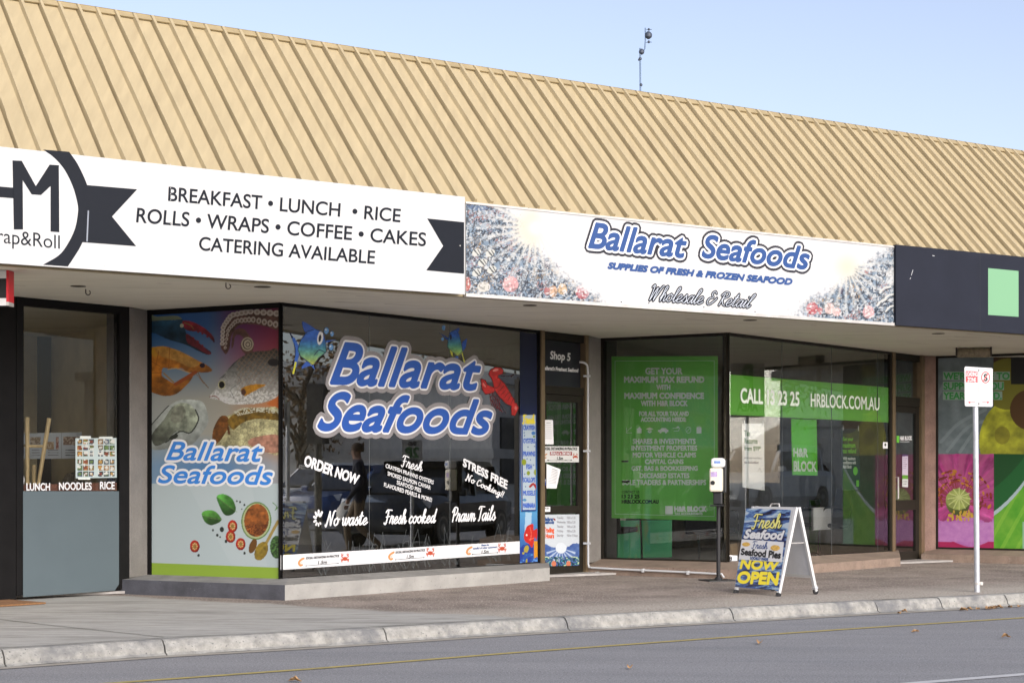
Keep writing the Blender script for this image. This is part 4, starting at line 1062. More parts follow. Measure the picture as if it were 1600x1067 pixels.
# faint etched reef plants along the bottom of the glass
mb = MB(); rr = random.Random(12)
for i in range(46):
    x = rr.uniform(500, 806); yb = np.interp(x, [438, 812], [903, 874]); h = rr.uniform(20, 62); w = rr.uniform(3, 8); bx = rr.uniform(-8, 8)
    L = [(x, yb), (x - w + bx*.3, yb - h*.45), (x + bx, yb - h)]; Rr = [(x + bx, yb - h), (x + w + bx*.6, yb - h*.5), (x, yb)]
    if rr.random() < .5: stroke(mb, WA, [tuple(p) for p in cr(L, 4)] + [tuple(p) for p in cr(Rr, 4)], .45, OW - .001)
    else: stroke(mb, WA, [tuple(p) for p in cr(L, 5)], .5, OW - .001); stroke(mb, WA, ell(x + bx, yb - h*.6, w*.8, w*1.1, 10), .4, OW - .001, closed=True)
obj('etched_reef', mb, mat('etched glass grey', (0.09, 0.10, 0.10), rough=.8), win_a)
def crab(A, cx, cy, r):
    c = (204, 82, 48)
    A.ell(cx, cy + r*.1, r*.5, r*.42, c)
    for s_ in (-1, 1):
        for k in range(3): A.line([(cx + s_*r*.3, cy + r*.2), (cx + s_*r*(.85 - .1*k), cy + r*(.25*k + .1)), (cx + s_*r*(.8 - .1*k), cy + r*(.35 + .25*k))], r*.14, c)
        A.line([(cx + s_*r*.35, cy - r*.1), (cx + s_*r*.7, cy - r*.4), (cx + s_*r*.6, cy - r*.75)], r*.2, c); A.ell(cx + s_*r*.55, cy - r*.8, r*.24, r*.26, c); A.line([(cx + s_*r*.5, cy - r*1.1), (cx + s_*r*.55, cy - r*.8)], r*.12, (250, 250, 250))
def prawn(A, cx, cy, r):
    A.line([(cx + r*.7, cy - r), (cx - r*.1, cy - r*.5), (cx - r*.5, cy + r*.2), (cx - r*.2, cy + r*.8), (cx + r*.3, cy + r*.7)], r*.55, (226, 158, 96), True); A.line([(cx + r*.4, cy - r*.2), (cx, cy + r*.3)], r*.15, (236, 186, 140))
def band_paint(A):
    A.rgb[:] = 250; A.mask[:] = True
    for c, p in (((539, 872), (470, 878)), ((672.5, 863), (611, 868.5)), ((784.5, 856), (732.5, 860.5))): crab(A, *c, 7.5); prawn(A, *p, 6)
    A.put((A.px > 804) & (A.px < 812) & (A.py > 868), (120, 170, 214))
picture('safety_band', WA, ((438.5, 867), (812, 845.2), (812, 864.2), (438.5, 890)), band_paint, win_a, OW, .6, label='white safety band with crabs along the glass')
mb, done = letters(win_a, INKBLK)
for t, q in (('SOCIAL DISTANCING IN PRACTICE', ((478, 870), (530, 866.3), (530, 869.6), (478, 873.4))), ('1.5m', ((497, 876), (511, 875), (511, 880), (497, 881))), ('SOCIAL DISTANCING IN PRACTICE', ((618, 861), (664, 857.4), (664, 860.6), (618, 864.3))),
             ('1.5m', ((635.6, 867), (646.5, 866), (646.5, 871), (635.6, 872))), ('1.5m', ((752.5, 859.6), (763.4, 858.8), (763.4, 863.4), (752.5, 864.2)))):
    text(mb, WA, t, q, OW + .0015, bold=.25, res=2, shear=.15)
for a, b in (((478, 883.5), (528, 879.6)), ((618, 874), (662, 870.6)), ((738, 865.6), (777, 863))):
    stroke(mb, WA, [a, b], .6, OW + .0015); 
    for c in (a, b): stroke(mb, WA, [c, (c[0] + .5, c[1])], 1.8, OW + .0015)
done()
mb, done = letters(win_a, BLUE)
text(mb, WA, 'Please be', ((752, 850.2), (764, 849.3), (764, 852), (752, 853)), OW + .0015, bold=.2, res=2, shear=.2); text(mb, WA, 'mindful of other customers', ((739, 855), (777, 852.4), (777, 855.3), (739, 858)), OW + .0015, bold=.2, res=2, shear=.2); done()
# cartoon fish and lobster stuck on the glass
def fish(A, big):
    if big: A.zoom(430, 480, .2625)
    out = (24, 40, 84)
    def p(pts): 
        if big: return pts
        return pts
    n = fbm(A.px, A.py, 4, 5, 2)
    if big:
        body = [(150, 200), (190, 145), (240, 130), (285, 150), (300, 205), (305, 265), (260, 300), (225, 345), (190, 320), (150, 290), (135, 250)]
        tail = [(85, 152), (110, 180), (130, 220), (148, 240), (145, 280), (130, 330), (112, 400), (100, 395), (112, 330), (118, 270), (108, 210)]
        fin = [(160, 85), (205, 105), (240, 135), (180, 150)]; lf = [(155, 365), (190, 320), (225, 335), (235, 372), (210, 350)]; bill = [(290, 198), (370, 190), (300, 214)]
        A.poly(tail, out, True); A.line([(110, 190), (132, 250), (120, 350)], 20, (60, 110, 200), True); A.line([(122, 330), (108, 392)], 12, (224, 220, 60))
        for q in (fin, lf): A.poly(q, (60, 100, 190), True)
        A.poly(bill, (50, 100, 190)); m = A.poly(body, (60, 110, 205), True)
        vv = np.clip((A.y - 190)/150, 0, 1); A.put(m, np.stack([60 + 150*vv**2, 112 + 100*vv, 205 - 110*vv], 1)); A.mul(m, .8 + .4*n)
        A.line([(232, 285), (262, 255), (300, 270)], 5, out, True); A.ell(268, 182, 17, 42, (245, 245, 245), 8); A.ell(266, 185, 8, 22, (20, 20, 30), 8)
        A.line(body + body[:1], 4, out, False)
        for cx, cy, r in ((305, 140, 17), (338, 158, 13), (333, 238, 16)): A.ell(cx, cy, r, r*1.35, (28, 50, 90)); A.ell(cx, cy, r*.8, r*1.1, (120, 176, 232)); A.ell(cx - 4, cy - 6, r*.3, r*.4, (230, 242, 252))
    else:
        A.zoom(430, 480, .2625)
        body = [(1040, 150), (1075, 135), (1095, 160), (1112, 230), (1115, 262), (1085, 290), (1055, 265), (1025, 235), (1030, 190)]
        A.poly([(1040, 150), (1090, 122), (1100, 130), (1085, 160)], (50, 90, 180)); A.poly([(1145, 182), (1135, 240), (1112, 270), (1130, 335), (1122, 330), (1100, 250), (1115, 205)], (50, 96, 190)); A.line([(1112, 270), (1127, 328)], 8, (206, 210, 60))
        A.poly([(968, 145), (1035, 185), (1030, 200)], (40, 80, 160)); A.poly([(1035, 240), (1045, 280), (1060, 300), (1055, 255)], (210, 210, 70)); A.poly([(1085, 285), (1095, 305), (1065, 300)], (60, 110, 200))
        m = A.poly(body, (60, 110, 205), True); vv = np.clip((A.y - 170)/110, 0, 1); A.put(m, np.stack([56 + 130*vv**2, 110 + 100*vv, 205 - 110*vv], 1)); A.mul(m, .8 + .4*n); A.line(body + body[:1], 3, out)
        A.ell(1045, 178, 6, 18, (20, 24, 40)); A.ell(1003, 122, 11, 16, (120, 176, 232)); A.ell(997, 190, 9, 12, (120, 176, 232))
picture('fish_decal', WA, R4(450, 500, 529, 590), lambda A: fish(A, True), win_a, OW, .55, cut=True, label='large cartoon fish blowing bubbles')
picture('fish_decal', WA, R4(682, 505, 731, 570), lambda A: fish(A, False), win_a, OW + .001, .55, cut=True, label='small cartoon fish')
def lobster(A):
    A.zoom(430, 480, .2625); n = fbm(A.px, A.py, 4, 6, 2); c = (196, 40, 36); dk = (60, 12, 16)
    tail = [(1296, 440), (1330, 420), (1362, 452), (1392, 500), (1425, 560), (1408, 588), (1372, 570), (1335, 530), (1306, 490)]
    fan = [(1412, 566), (1436, 572), (1449, 600), (1428, 642), (1408, 640), (1406, 600)]
    claw = [(1226, 428), (1250, 436), (1262, 462), (1300, 478), (1306, 500), (1282, 512), (1252, 516), (1232, 486)]
    hd = [(1272, 398), (1282, 374), (1310, 358), (1344, 362), (1358, 378), (1352, 394), (1326, 404), (1322, 424), (1296, 440), (1286, 418)]
    for q in (tail, fan, claw, hd): A.line(q + q[:1], 9, dk)
    A.line([(1342, 408), (1380, 412), (1418, 404)], 5, dk); A.line([(1420, 398), (1404, 416)], 5, dk); A.line([(1290, 520), (1330, 560), (1372, 630)], 4, dk, True); A.line([(1276, 500), (1282, 540), (1300, 575)], 5, dk, True)
    for k, q in enumerate((tail, fan, claw, hd)): m = A.poly(q, c, False); A.mul(m, .8 + .4*n)
    for i in range(6): A.line([(1308 + 19*i, 484 + 18*i), (1330 + 18*i, 470 + 14*i), (1342 + 17*i, 444 + 22*i)], 4, (110, 18, 22), True)
    for i in range(5): A.line([(1300 + 9*i, 505 + 9*i), (1282 + 13*i, 545 + 12*i), (1292 + 15*i, 590 + 8*i)], 5, (128, 26, 28), True)
    A.ell(1312, 374, 18, 7, (238, 150, 140), -15); A.ell(1245, 462, 7, 16, (236, 120, 112), -30); A.line([(1238, 440), (1258, 470)], 4, dk); A.ell(1432, 600, 7, 12, (230, 120, 110))
    return
    c = c
    A.line([(1355, 412), (1415, 415), (1425, 395)], 4, dk)
    for i in range(6): A.line([(1300 + 12*i, 500 + 8*i), (1280 + 16*i, 545 + 14*i), (1300 + 15*i, 590 + 10*i)], 6, (120, 24, 26))
    m = A.poly([(1295, 400), (1340, 390), (1365, 430), (1400, 490), (1440, 570), (1448, 610), (1410, 640), (1395, 590), (1350, 550), (1310, 500), (1290, 450)], c, True)
    m |= A.poly([(1225, 425), (1260, 440), (1300, 480), (1290, 520), (1255, 515), (1228, 470)], c, True); m |= A.poly([(1280, 400), (1290, 370), (1330, 358), (1358, 375), (1355, 400), (1320, 410)], c, True)
    A.mul(m, .75 + .5*n)
    for i in range(7): A.line([(1318 + 17*i, 470 + 22*i), (1350 + 15*i, 450 + 18*i)], 4, (116, 20, 22))
    A.ell(1310, 372, 16, 7, (240, 150, 140), -20); A.ell(1250, 455, 14, 7, (236, 130, 120), 30); A.ell(1425, 600, 14, 22, (216, 56, 50)); A.line([(1270, 400), (1295, 430)], 5, dk)
picture('lobster_decal', WA, R4(748, 570, 813, 650), lobster, win_a, OW, .55, cut=True, label='red cartoon lobster')
# navy strip and tall reef print at the right of the window
def strip(A):
    x, y = A.px, A.py; v = np.clip((y - 520)/270, 0, 1)
    A.rgb[:] = np.stack([10 + 60*np.clip(v-.45, 0, 1)*2, 20 + 150*np.clip(v-.45, 0, 1)*1.6, 56 + 170*np.clip(v-.4, 0, 1)*1.5], 1); A.mask[:] = True
    b = y > 800; n = fbm(x, y, 9, 44, 3); vv = np.clip((y - 800)/78, 0, 1)
    A.put(b, np.stack([96 - 60*vv, 166 - 90*vv, 214 - 60*vv], 1)); A.put(b & (np.abs(x - 826 + (y-800)*.05) < 5) & (y < 830), (214, 232, 244), .7)
    A.put((y > 850) & (n > .5), (34, 60, 150)); A.put((y > 855) & (n < .36), (96, 150, 220)); A.put((y > 845) & (x > 834) & (n > .42), (222, 150, 40)); A.put((y > 862) & (x < 824) & (x > 816) & (n > .55), (170, 160, 60))
    A.zoom(800, 770, .1406)
    A.poly([(160, 380), (190, 355), (235, 345), (240, 410), (280, 400), (275, 520), (250, 490), (240, 560), (220, 605), (185, 560), (150, 540), (130, 480)], (206, 44, 36), True); A.ell(163, 466, 8, 12, (250, 240, 230))
    A.line([(190, 520), (240, 500)], 10, (240, 110, 80)); A.line([(200, 380), (215, 450), (205, 530)], 7, (240, 120, 96), True)
    A.ell(160, 620, 26, 40, (176, 160, 60), 20)
picture('reef_strip', WA, ((812.3, 518), (838.5, 522), (840, 877), (812.3, 879)), strip, win_a, OW, .6, label='navy strip ending in a reef with a red fish', k=.7)
def menu(A):
    x, y = A.px, A.py; A.rgb[:] = (198, 214, 224); A.mask[:] = True
    A.put((x < 816.8) | (x > 836.8) | (y > 796), (40, 70, 150))
    A.zoom(800, 630, .1312)
    A.ell(255, 355, 24, 22, (70, 130, 200)); A.ell(262, 395, 14, 14, (120, 150, 70)); A.ell(143, 700, 28, 38, (156, 170, 40)); A.ell(280, 820, 20, 36, (160, 170, 60)); A.ell(195, 830, 20, 26, (150, 170, 50))
    A.line([(215, 990), (255, 960), (295, 1015)], 26, (180, 40, 36), True); A.ell(150, 1150, 22, 18, (90, 150, 200))
    for cx, cy in ((145, 350), (150, 385), (190, 520), (180, 660), (220, 672), (258, 735), (152, 842), (162, 990), (268, 512)): A.ell(cx, cy, 7, 9, (90, 120, 170))
mp = picture('menu_board', WA, ((815, 648.5), (837, 648), (838, 797.5), (815.5, 798.5)), menu, None, .02, .5, thick=.012, label='narrow pale blue panel listing crayfish, oysters, prawns and fish beside the shop door', cat='menu board')
mb, done = letters(mp, mat('menu blue ink', S(44, 84, 176), rough=.5))
for t, y in (('CRAYFISH', 668), ('OYSTERS', 688.6), ('PRAWNS', 708.8), ('FISH', 729), ('SCALLOPS', 749.5), ('MUSSELS', 770), ('MARINARA', 789.5)):
    w = 4.4 if t == 'FISH' else 9.2; text(mb, WA, t, R4(826.8 - w, y - 3.8, 826.8 + w, y + 3.6), .0215, bold=.35, res=2)
done()
mb = MB(); script(mb, WA, 'Fresh', R4(816.5, 648, 835.5, 662), 2.6, .0215); obj('lettering', mb, mat('menu yellow ink', S(214, 196, 50), rough=.5), mp)

# ---------------------------------------------------------------- seafood shop door: writing and papers
tb = MB(); s0_, s1_ = WA.s_at(848.2) + .0, WA.s_at(909)
tb.fbox(WA, s0_, s1_, -.028, -.022, zA(WA, 880, 604) + .004, ZS - .095)
tr = obj('transom_panel', tb, mat('navy panel', (0.004, 0.005, 0.012), rough=.4), door_a)
mb, done = letters(door_a, WVIN)
text(mb, WA, 'Shop 5', ((860, 548.5), (891, 552), (891, 567.5), (860, 564.5)), -.020, bold=.5, shear=.1, res=4)
text(mb, WA, "Ballarat's Freshest Seafood", ((848.5, 571.5), (903.6, 575.8), (903.6, 581.6), (848.5, 577.5)), -.020, bold=.35, shear=.15, res=3); done()
def paper(fr, q, o, label, lines=None, cat='paper notice', m=PAPER, bend=0.0, name='notice'):
    mb = MB(); n = 6; T = .0016
    for i in range(n):
        for j in range(n):
            P = [fr.pw(*bil(q, u/n, v/n), o + bend*sin(3*u/n + 2*v/n)) for u, v in ((i, j), (i+1, j), (i+1, j+1), (i, j+1))]
            mb.quad(*P)
    p = obj(name, mb, m, label=label, cat=cat)
    if lines:
        mb = MB()
        for v, u0, u1, w in lines: stroke(mb, fr, [bil(q, u0, v), bil(q, u1, v)], w, o + bend*sin(3*(u0+u1)/2 + 2*v) + .002)
        pieces('print_line', mb, TEXTG, p)
    return p
paper(WA, ((849, 655.8), (864, 656), (865, 694), (850, 694)), .004, 'white printed sheet taped near the top of the seafood shop door', [(.88, .3, .75, .9)] + [(.8 - .08*i, .12, .85, .5) for i in range(8)])
paper(WA, ((854, 724.5), (876, 733), (869.5, 763), (854, 762.5)), .012, 'crooked curling white sheet on the seafood shop door', [(.88, .25, .8, .8)] + [(.8 - .07*i, .15, .85, .45) for i in range(9)], bend=.006)
def dist(A):
    A.rgb[:] = (246, 246, 242); A.mask[:] = True; A.zoom(800, 630, .1312)
    A.put((A.x > 450) & (A.x < 715) & (A.y > 575) & (A.y < 620), (172, 34, 32)); A.line([(430, 678), (705, 676)], 4, (30, 30, 30)); A.ell(430, 678, 8, 8, (30, 30, 30)); A.ell(705, 676, 8, 8, (30, 30, 30))
    crab(A, 755, 630, 34); prawn(A, 395, 630, 26)
ds = picture('distancing_sign', WA, ((848, 696.8), (904.6, 697.2), (904.6, 722), (848, 722)), dist, None, .006, .5, thick=.004, label='white social distancing sign with a red bar across the shop door', cat='notice')
mb, done = letters(ds, INKBLK)
text(mb, WA, 'SOCIAL DISTANCING IN PRACTICE', ((848.6, 698.6), (902, 698.9), (902, 703), (848.6, 702.8)), .0075, bold=.25, res=2, shear=.15); text(mb, WA, '1.5m', R4(870.6, 713.6, 879.6, 718), .0075, bold=.3, res=2); done()
mb, done = letters(ds, WVIN); text(mb, WA, 'PEOPLE AT A TIME ONLY', R4(860.5, 706.2, 892.5, 710.6), .0075, bold=.2, res=2, shear=.2); done()
mb = MB(); poly(mb, WA, ell(851, 753, 2.6, 6.2), .003); st = obj('round_sticker', mb, mat('sticker blue', S(40, 70, 140), rough=.5), label='small round blue sticker at the left edge of the seafood shop door', cat='sticker')
mb, done = letters(st, WVIN); text(mb, WA, 'f', R4(849.8, 749, 852.6, 757), .0045, bold=.3); done()
pu = paper(WA, R4(849, 791.5, 859.8, 799.2), .005, 'small white push label on the door rail', name='door_label', cat='label')
mb, done = letters(pu, INKBLK); text(mb, WA, 'PUSH', R4(851, 793, 858, 795.3), .0065, bold=.15, res=2); done()
def hours(A):
    x, y = A.px, A.py; A.rgb[:] = (222, 230, 236); A.mask[:] = True
    n = fbm(x, y, 5, 71, 3); n2 = vnoise(x, y, 2.2, 72); A.zoom(800, 770, .1406)
    top = np.interp(A.x, [348, 380, 440, 500, 545, 600, 660, 700, 750], [570, 565, 590, 610, 640, 610, 580, 555, 560]) + (n - .5)*40
    m = A.y > top; d = np.hypot(A.x - 545, A.y - 610); A.put(m, np.stack([54 + 60*n, 84 + 60*n, 156 + 40*n], 1))
    ang = np.degrees(np.arctan2(A.y - 610, A.x - 545))
    for a in (20, 40, 60, 80, 100, 120, 140, 160): A.put(m & (np.abs(ang - a) < 4) & (d < 170), (214, 228, 246), .8)
    A.put(d < 60, (236, 244, 250)); r = A.y > 690 + 30*n; A.put(r & (n2 > .35), (22, 60, 74)); A.put(r & (n2 > .6), (70, 160, 176)); A.put(r & (n2 > .78), (214, 220, 170)); A.put(r & (n2 < .14), (20, 24, 60))
    for cx in (465, 628): A.ell(cx, 785, 26, 32, (222, 130, 96))
    A.ell(470, 292, 18, 9, (150, 40, 40), 40)
hr = picture('trading_hours_poster', WA, ((849.6, 803.7), (905, 803.2), (905, 883), (850.4, 884.4)), hours, None, .006, .5, thick=.003, label='trading hours poster with blue reef at the foot of the seafood shop door', cat='poster')
mb, done = letters(hr, TEXTG)
for i, (d_, h_) in enumerate((('Tuesday', '9.00 to 5.30'), ('Wednesday', '9.00 to 5.30'), ('Thursday', '9.00 to 5.30'), ('Friday', '9.00 to 5.30'), ('Saturday', '9.00 to 12 Noon'))):
    y = 806.6 + i*6.9; text(mb, WA, d_, R4(870.3, y, 870.3 + (13.5 if i == 1 else 10), y + 4.6), .0075, bold=.1, res=2); text(mb, WA, h_, R4(885.8, y, 899 if i < 4 else 902.5, y + 4), .0075, bold=.1, res=2)
done()
mb, done = letters(hr, mat('orange red ink', S(206, 84, 44), rough=.5)); text(mb, WA, 'Trading', R4(849.8, 824, 865.6, 833.5), .0075, bold=.5, res=3); text(mb, WA, 'Hours', R4(852.8, 833.5, 865.6, 840.2), .0075, bold=.5, res=3); done()
mb, done = letters(hr, BLUE); text(mb, WA, 'Ballarat', R4(850.5, 808, 864.5, 813.5), .0075, bold=.4, res=2, shear=.2); text(mb, WA, 'Seafoods', R4(850, 812.8, 865.6, 818), .0075, bold=.4, res=2, shear=.2); done()

KD = F / 3250.0
# ---------------------------------------------------------------- tax office: green poster behind the left-facing pane
gq = ((955.6, 557), (1121.6, 556.3), (1121.6, 813.6), (955.6, 809))
GOF = -.03
GPOST = mat('green poster film', S(126, 206, 96), rough=.6, var=.05, vscale=1.5)
gm = MB(); P = [PB.pw(x, y, GOF) for x, y in gq]; Q = [PB.pw(x, y, GOF - .004) for x, y in gq]
gm.hexa([P[3], P[2], Q[2], Q[3], P[0], P[1], Q[1], Q[0]])
gp = obj('poster', gm, GPOST, label='large green poster about tax refunds behind the left facing glass', cat='poster')
mb, done = letters(gp, mat('poster white', (0.88, 0.88, 0.88), rough=.5)); OG = GOF + .002
for t, x0, x1, y0, y1, b in (('GET YOUR', 1008.7, 1065.8, 575, 584.5, .35), ('MAXIMUM TAX REFUND', 975.6, 1100, 588.6, 597.4, .5), ('WITH', 1026, 1047, 601.3, 608.6, .35), ('MAXIMUM CONFIDENCE', 976, 1099.5, 613.8, 622.6, .5),
        ('WITH H&R BLOCK', 1001.6, 1074, 626, 634, .4), ('FOR ALL YOUR TAX AND', 999, 1076, 642.8, 649.6, .3), ('ACCOUNTING NEEDS:', 1001.6, 1072, 652, 658.4, .3), ('SHARES & INVESTMENTS', 989, 1086.6, 685.4, 693, .25),
        ('INVESTMENT PROPERTIES', 987, 1089, 696, 703.5, .25), ('MOTOR VEHICLE CLAIMS', 989, 1087.4, 706.8, 714.2, .25), ('CAPITAL GAINS', 1008, 1067.7, 717.4, 724.4, .25), ('GST, BAS & BOOKKEEPING', 987, 1090, 728, 736, .25),
        ('DECEASED ESTATES', 1000, 1076.8, 739.1, 746.4, .25), ('SOLE TRADERS & PARTNERSHIPS', 972.5, 1103, 749.6, 757.2, .25), ('H&R BLOCK', 1054, 1103.5, 791, 798.6, .6), ('TAX ACCOUNTANTS', 1054, 1097.5, 800.4, 804, .1)):
    text(mb, PB, t, R4(x0, y0, x1, y1), OG, bold=b + .2, res=3)
poly(mb, PB, R4(1039.4, 790, 1051.2, 803.2), OG)
for q in ([(961, 564), (1116, 563.4), (1116, 806.5), (961, 802.5)],): stroke(mb, PB, q, .5, OG, closed=True)
# row of pictograms
stroke(mb, PB, [(979, 676), (979, 668)], .7, OG); stroke(mb, PB, [(979, 676), (987, 676)], .7, OG); stroke(mb, PB, [(980.5, 673), (983, 670.5), (986.5, 667.5)], .8, OG)
poly(mb, PB, [(999, 666.8), (1003.6, 671), (1002.4, 671), (1002.4, 676.6), (995.6, 676.6), (995.6, 671), (994.4, 671)], OG)
poly(mb, PB, [(1015, 667.4), (1021, 670), (1015, 672.6), (1009.4, 670)], OG); poly(mb, PB, [(1012, 672.4), (1015, 673.8), (1018, 672.4), (1018, 675.2), (1015, 676.6), (1012, 675.2)], OG)
poly(mb, PB, [(1028, 674.6), (1028, 671.8), (1031.5, 671), (1034, 668.4), (1040, 668.4), (1043, 671), (1044.4, 672), (1044.4, 674.6)], OG)
for cx in (1032, 1040.6): poly(mb, PB, ell(cx, 675, 1.7, 1.9, 8), OG + .0006)
stroke(mb, PB, [(1051, 669), (1062, 668), (1060, 673), (1053, 673.4)], .7, OG); poly(mb, PB, [(1056, 668), (1060, 665.4), (1061, 668)], OG); 
stroke(mb, PB, ell(1075.6, 671.6, 4, 4.8, 12), .7, OG, closed=True); stroke(mb, PB, [(1073, 674), (1077.8, 669)], .7, OG)
poly(mb, PB, R4(1088.4, 667.4, 1096, 677), OG); stroke(mb, PB, [(1090, 666.6), (1094.6, 666.6)], .8, OG)
done()
mb, done = letters(gp, INKBLK)
for t, x0, x1, y0, y1, b in (('CONTACT US', 971.7, 999, 766.2, 770.2, .1), ('13 23 25', 971.7, 999, 772.4, 778, .35), ('HRBLOCK.COM.AU', 971.7, 1028.8, 780.6, 786.2, .35)): text(mb, PB, t, R4(x0, y0, x1, y1), OG, bold=b, res=3)
stroke(mb, PB, [(972, 720.5), (981, 720.5)], 2.6, OG + .001); stroke(mb, PB, [(972.5, 752), (978, 752.6), (983, 751.6)], 3, OG + .001)
done()

# ---- big tax office window: band, lettering, hanging sheets
HG = mat('band green', S(118, 186, 76), rough=.5)
gb_ = MB(); poly(gb_, WB, [(1138, 584.7), (1388.4, 605.3), (1388.4, 660), (1138, 647.8)], -.0105)
obj('green_band', gb_, HG, win_b)
mb, done = letters(win_b, mat('pale green white vinyl', (0.72, 0.8, 0.68), rough=.5))
text(mb, WB, 'CALL 13 23 25', ((1157.5, 606.5), (1248.6, 613), (1248.6, 634), (1157.5, 629)), .0012, bold=.9, res=4)
text(mb, WB, 'HRBLOCK.COM.AU', ((1267, 614.6), (1374, 621.4), (1374, 641), (1267, 635)), .0012, bold=.45, res=4)
done()
def sheet(fr, q, o, m, label, cat='hanging poster', name='hanging_poster'):
    mb = MB(); P = [fr.pw(x, y, o) for x, y in q]; Q = [fr.pw(x, y, o - .004) for x, y in q]
    mb.hexa([P[3], P[2], Q[2], Q[3], P[0], P[1], Q[1], Q[0]]); return obj(name, mb, m, label=label, cat=cat)
HO = -.06
t1 = sheet(WB, ((1159.5, 661.6), (1194, 661), (1194.7, 766), (1160, 761)), HO, PAPER, 'white hanging poster about tax returns behind the office window')
mb, done = letters(t1, DGREEN)
for t, q in (('Tax', ((1163, 672.4), (1172, 672.6), (1172, 681), (1163, 680.6))), ('Returns', ((1163, 684.6), (1183.4, 685), (1183.4, 693), (1163, 692.4))), ('from $99*', ((1163, 696.4), (1188.6, 697), (1188.6, 705), (1163, 704.2)))): text(mb, WB, t, q, HO + .002, bold=.35, res=3)
done()
mb, done = letters(t1, TEXTG)
text(mb, WB, 'And even now fee is', ((1163, 713), (1190, 713.6), (1190, 717), (1163, 716.4)), HO + .002, bold=.12, res=2); text(mb, WB, 'tax deductible!', ((1163, 720), (1185, 720.6), (1185, 724.2), (1163, 723.6)), HO + .002, bold=.3, res=2)
stroke(mb, WB, [(1184, 737), (1187, 731), (1190, 737.4)], .8, HO + .002); done()
def clips(par, fr, pts, o):
    mb = MB()
    for x, y in pts: a, z = fr.sz(x, y, o); mb.fbox(fr, a - .008, a + .008, o - .008, o + .006, z - .03, z + .03)
    pieces('clip', mb, PVC, par)
clips(t1, WB, ((1162.5, 661), (1191.5, 660.5)), HO)
t2 = sheet(WB, ((1236, 654), (1276, 655.4), (1277.7, 742.8), (1237.8, 741.7)), HO, GREEN, 'bright green hanging banner with white block lettering behind the office window', 'hanging banner', 'hanging_banner')
mb, done = letters(t2, WVIN)
text(mb, WB, 'H&R', ((1240, 700.4), (1262, 701), (1262, 713.6), (1240, 713)), HO + .002, bold=.9); text(mb, WB, 'BLOCK', ((1240.4, 720.6), (1275.5, 721.4), (1275.5, 736), (1240.4, 735.4)), HO + .002, bold=.9); done()
t3 = sheet(WB, ((1314, 669), (1342.4, 670), (1344, 765.4), (1315.4, 765.4)), HO, mat('dark teal print', (0.012, 0.03, 0.035), rough=.5), 'dark hanging poster with green writing behind the office window')
mb, done = letters(t3, GREEN)
for t, x1, y0 in (('Get your', 1333, 683), ('maximum', 1336.4, 692), ('tax refund', 1337.6, 700.6)): text(mb, WB, t, R4(1316.8, y0, x1, y0 + 7), HO + .002, bold=.3, res=3)
poly(mb, WB, ell(1336.6, 735.6, 3.6, 6.6, 14), HO + .002); poly(mb, WB, R4(1338, 750, 1342, 760), HO + .002); done()
mb, done = letters(t3, WVIN)
for t, x1, y0 in (('With maximum', 1336.6, 713.4), ('confidence with', 1337.4, 719.8), ('H&R Block', 1330.6, 726.4)): text(mb, WB, t, R4(1317.4, y0, x1, y0 + 5), HO + .002, bold=.2, res=2)
done(); clips(t3, WB, ((1317, 668.5), (1341, 669.5)), HO)
p_ = paper(WB, R4(1379.6, 690.6, 1387, 700.4), .003, 'tiny white sticker with a round mark at the right of the office window', cat='sticker', name='sticker')
mb = MB(); poly(mb, WB, ell(1383.4, 694.6, 1.5, 2.4, 10), .005); obj('mark', mb, INKBLK, p_)
p_ = paper(WB, ((1138.5, 867), (1152, 867.6), (1152, 876.4), (1138.5, 875.6)), .003, 'small white sticker low in the office window corner', cat='sticker', name='sticker')
mb = MB(); text(mb, WB, 'B', R4(1140, 869, 1144, 875), .005, bold=.4); obj('mark', mb, INKBLK, p_)
# office door lettering and notice
mb, done = letters(door_b, WVIN); text(mb, WB, 'H&R BLOCK', R4(1406.4, 681.4, 1424.6, 687.2), -.018, bold=.45, res=2); text(mb, WB, 'TAX ACCOUNTANTS', R4(1406.4, 689, 1421, 691), -.018, bold=.05, res=2); done()
mb = MB(); poly(mb, WB, R4(1401, 680.6, 1405, 691.4), -.018); obj('green_square', mb, GREEN, door_b)
def nt_(A):
    x, y = A.px, A.py; A.rgb[:] = (226, 214, 232); A.mask[:] = True
    A.put(y < 712.6, (92, 60, 110)); A.put((y > 742) & (y < 748), (110, 176, 60)); A.put(y >= 748, (226, 230, 228))
    for i in range(6): A.line([(1411.4, 716 + 3*i), (1417 - (i % 3), 716 + 3*i)], .7, (140, 120, 150))
    A.line([(1411, 752), (1417, 752)], .7, (130, 140, 130)); A.line([(1411, 756), (1416, 756)], .7, (130, 140, 130))
picture('notice', WB, ((1409.8, 709.4), (1418.8, 709.8), (1418.8, 761), (1409.8, 760.4)), nt_, None, -.016, .5, label='pale lilac notice with green strip on the tax office door', cat='notice')

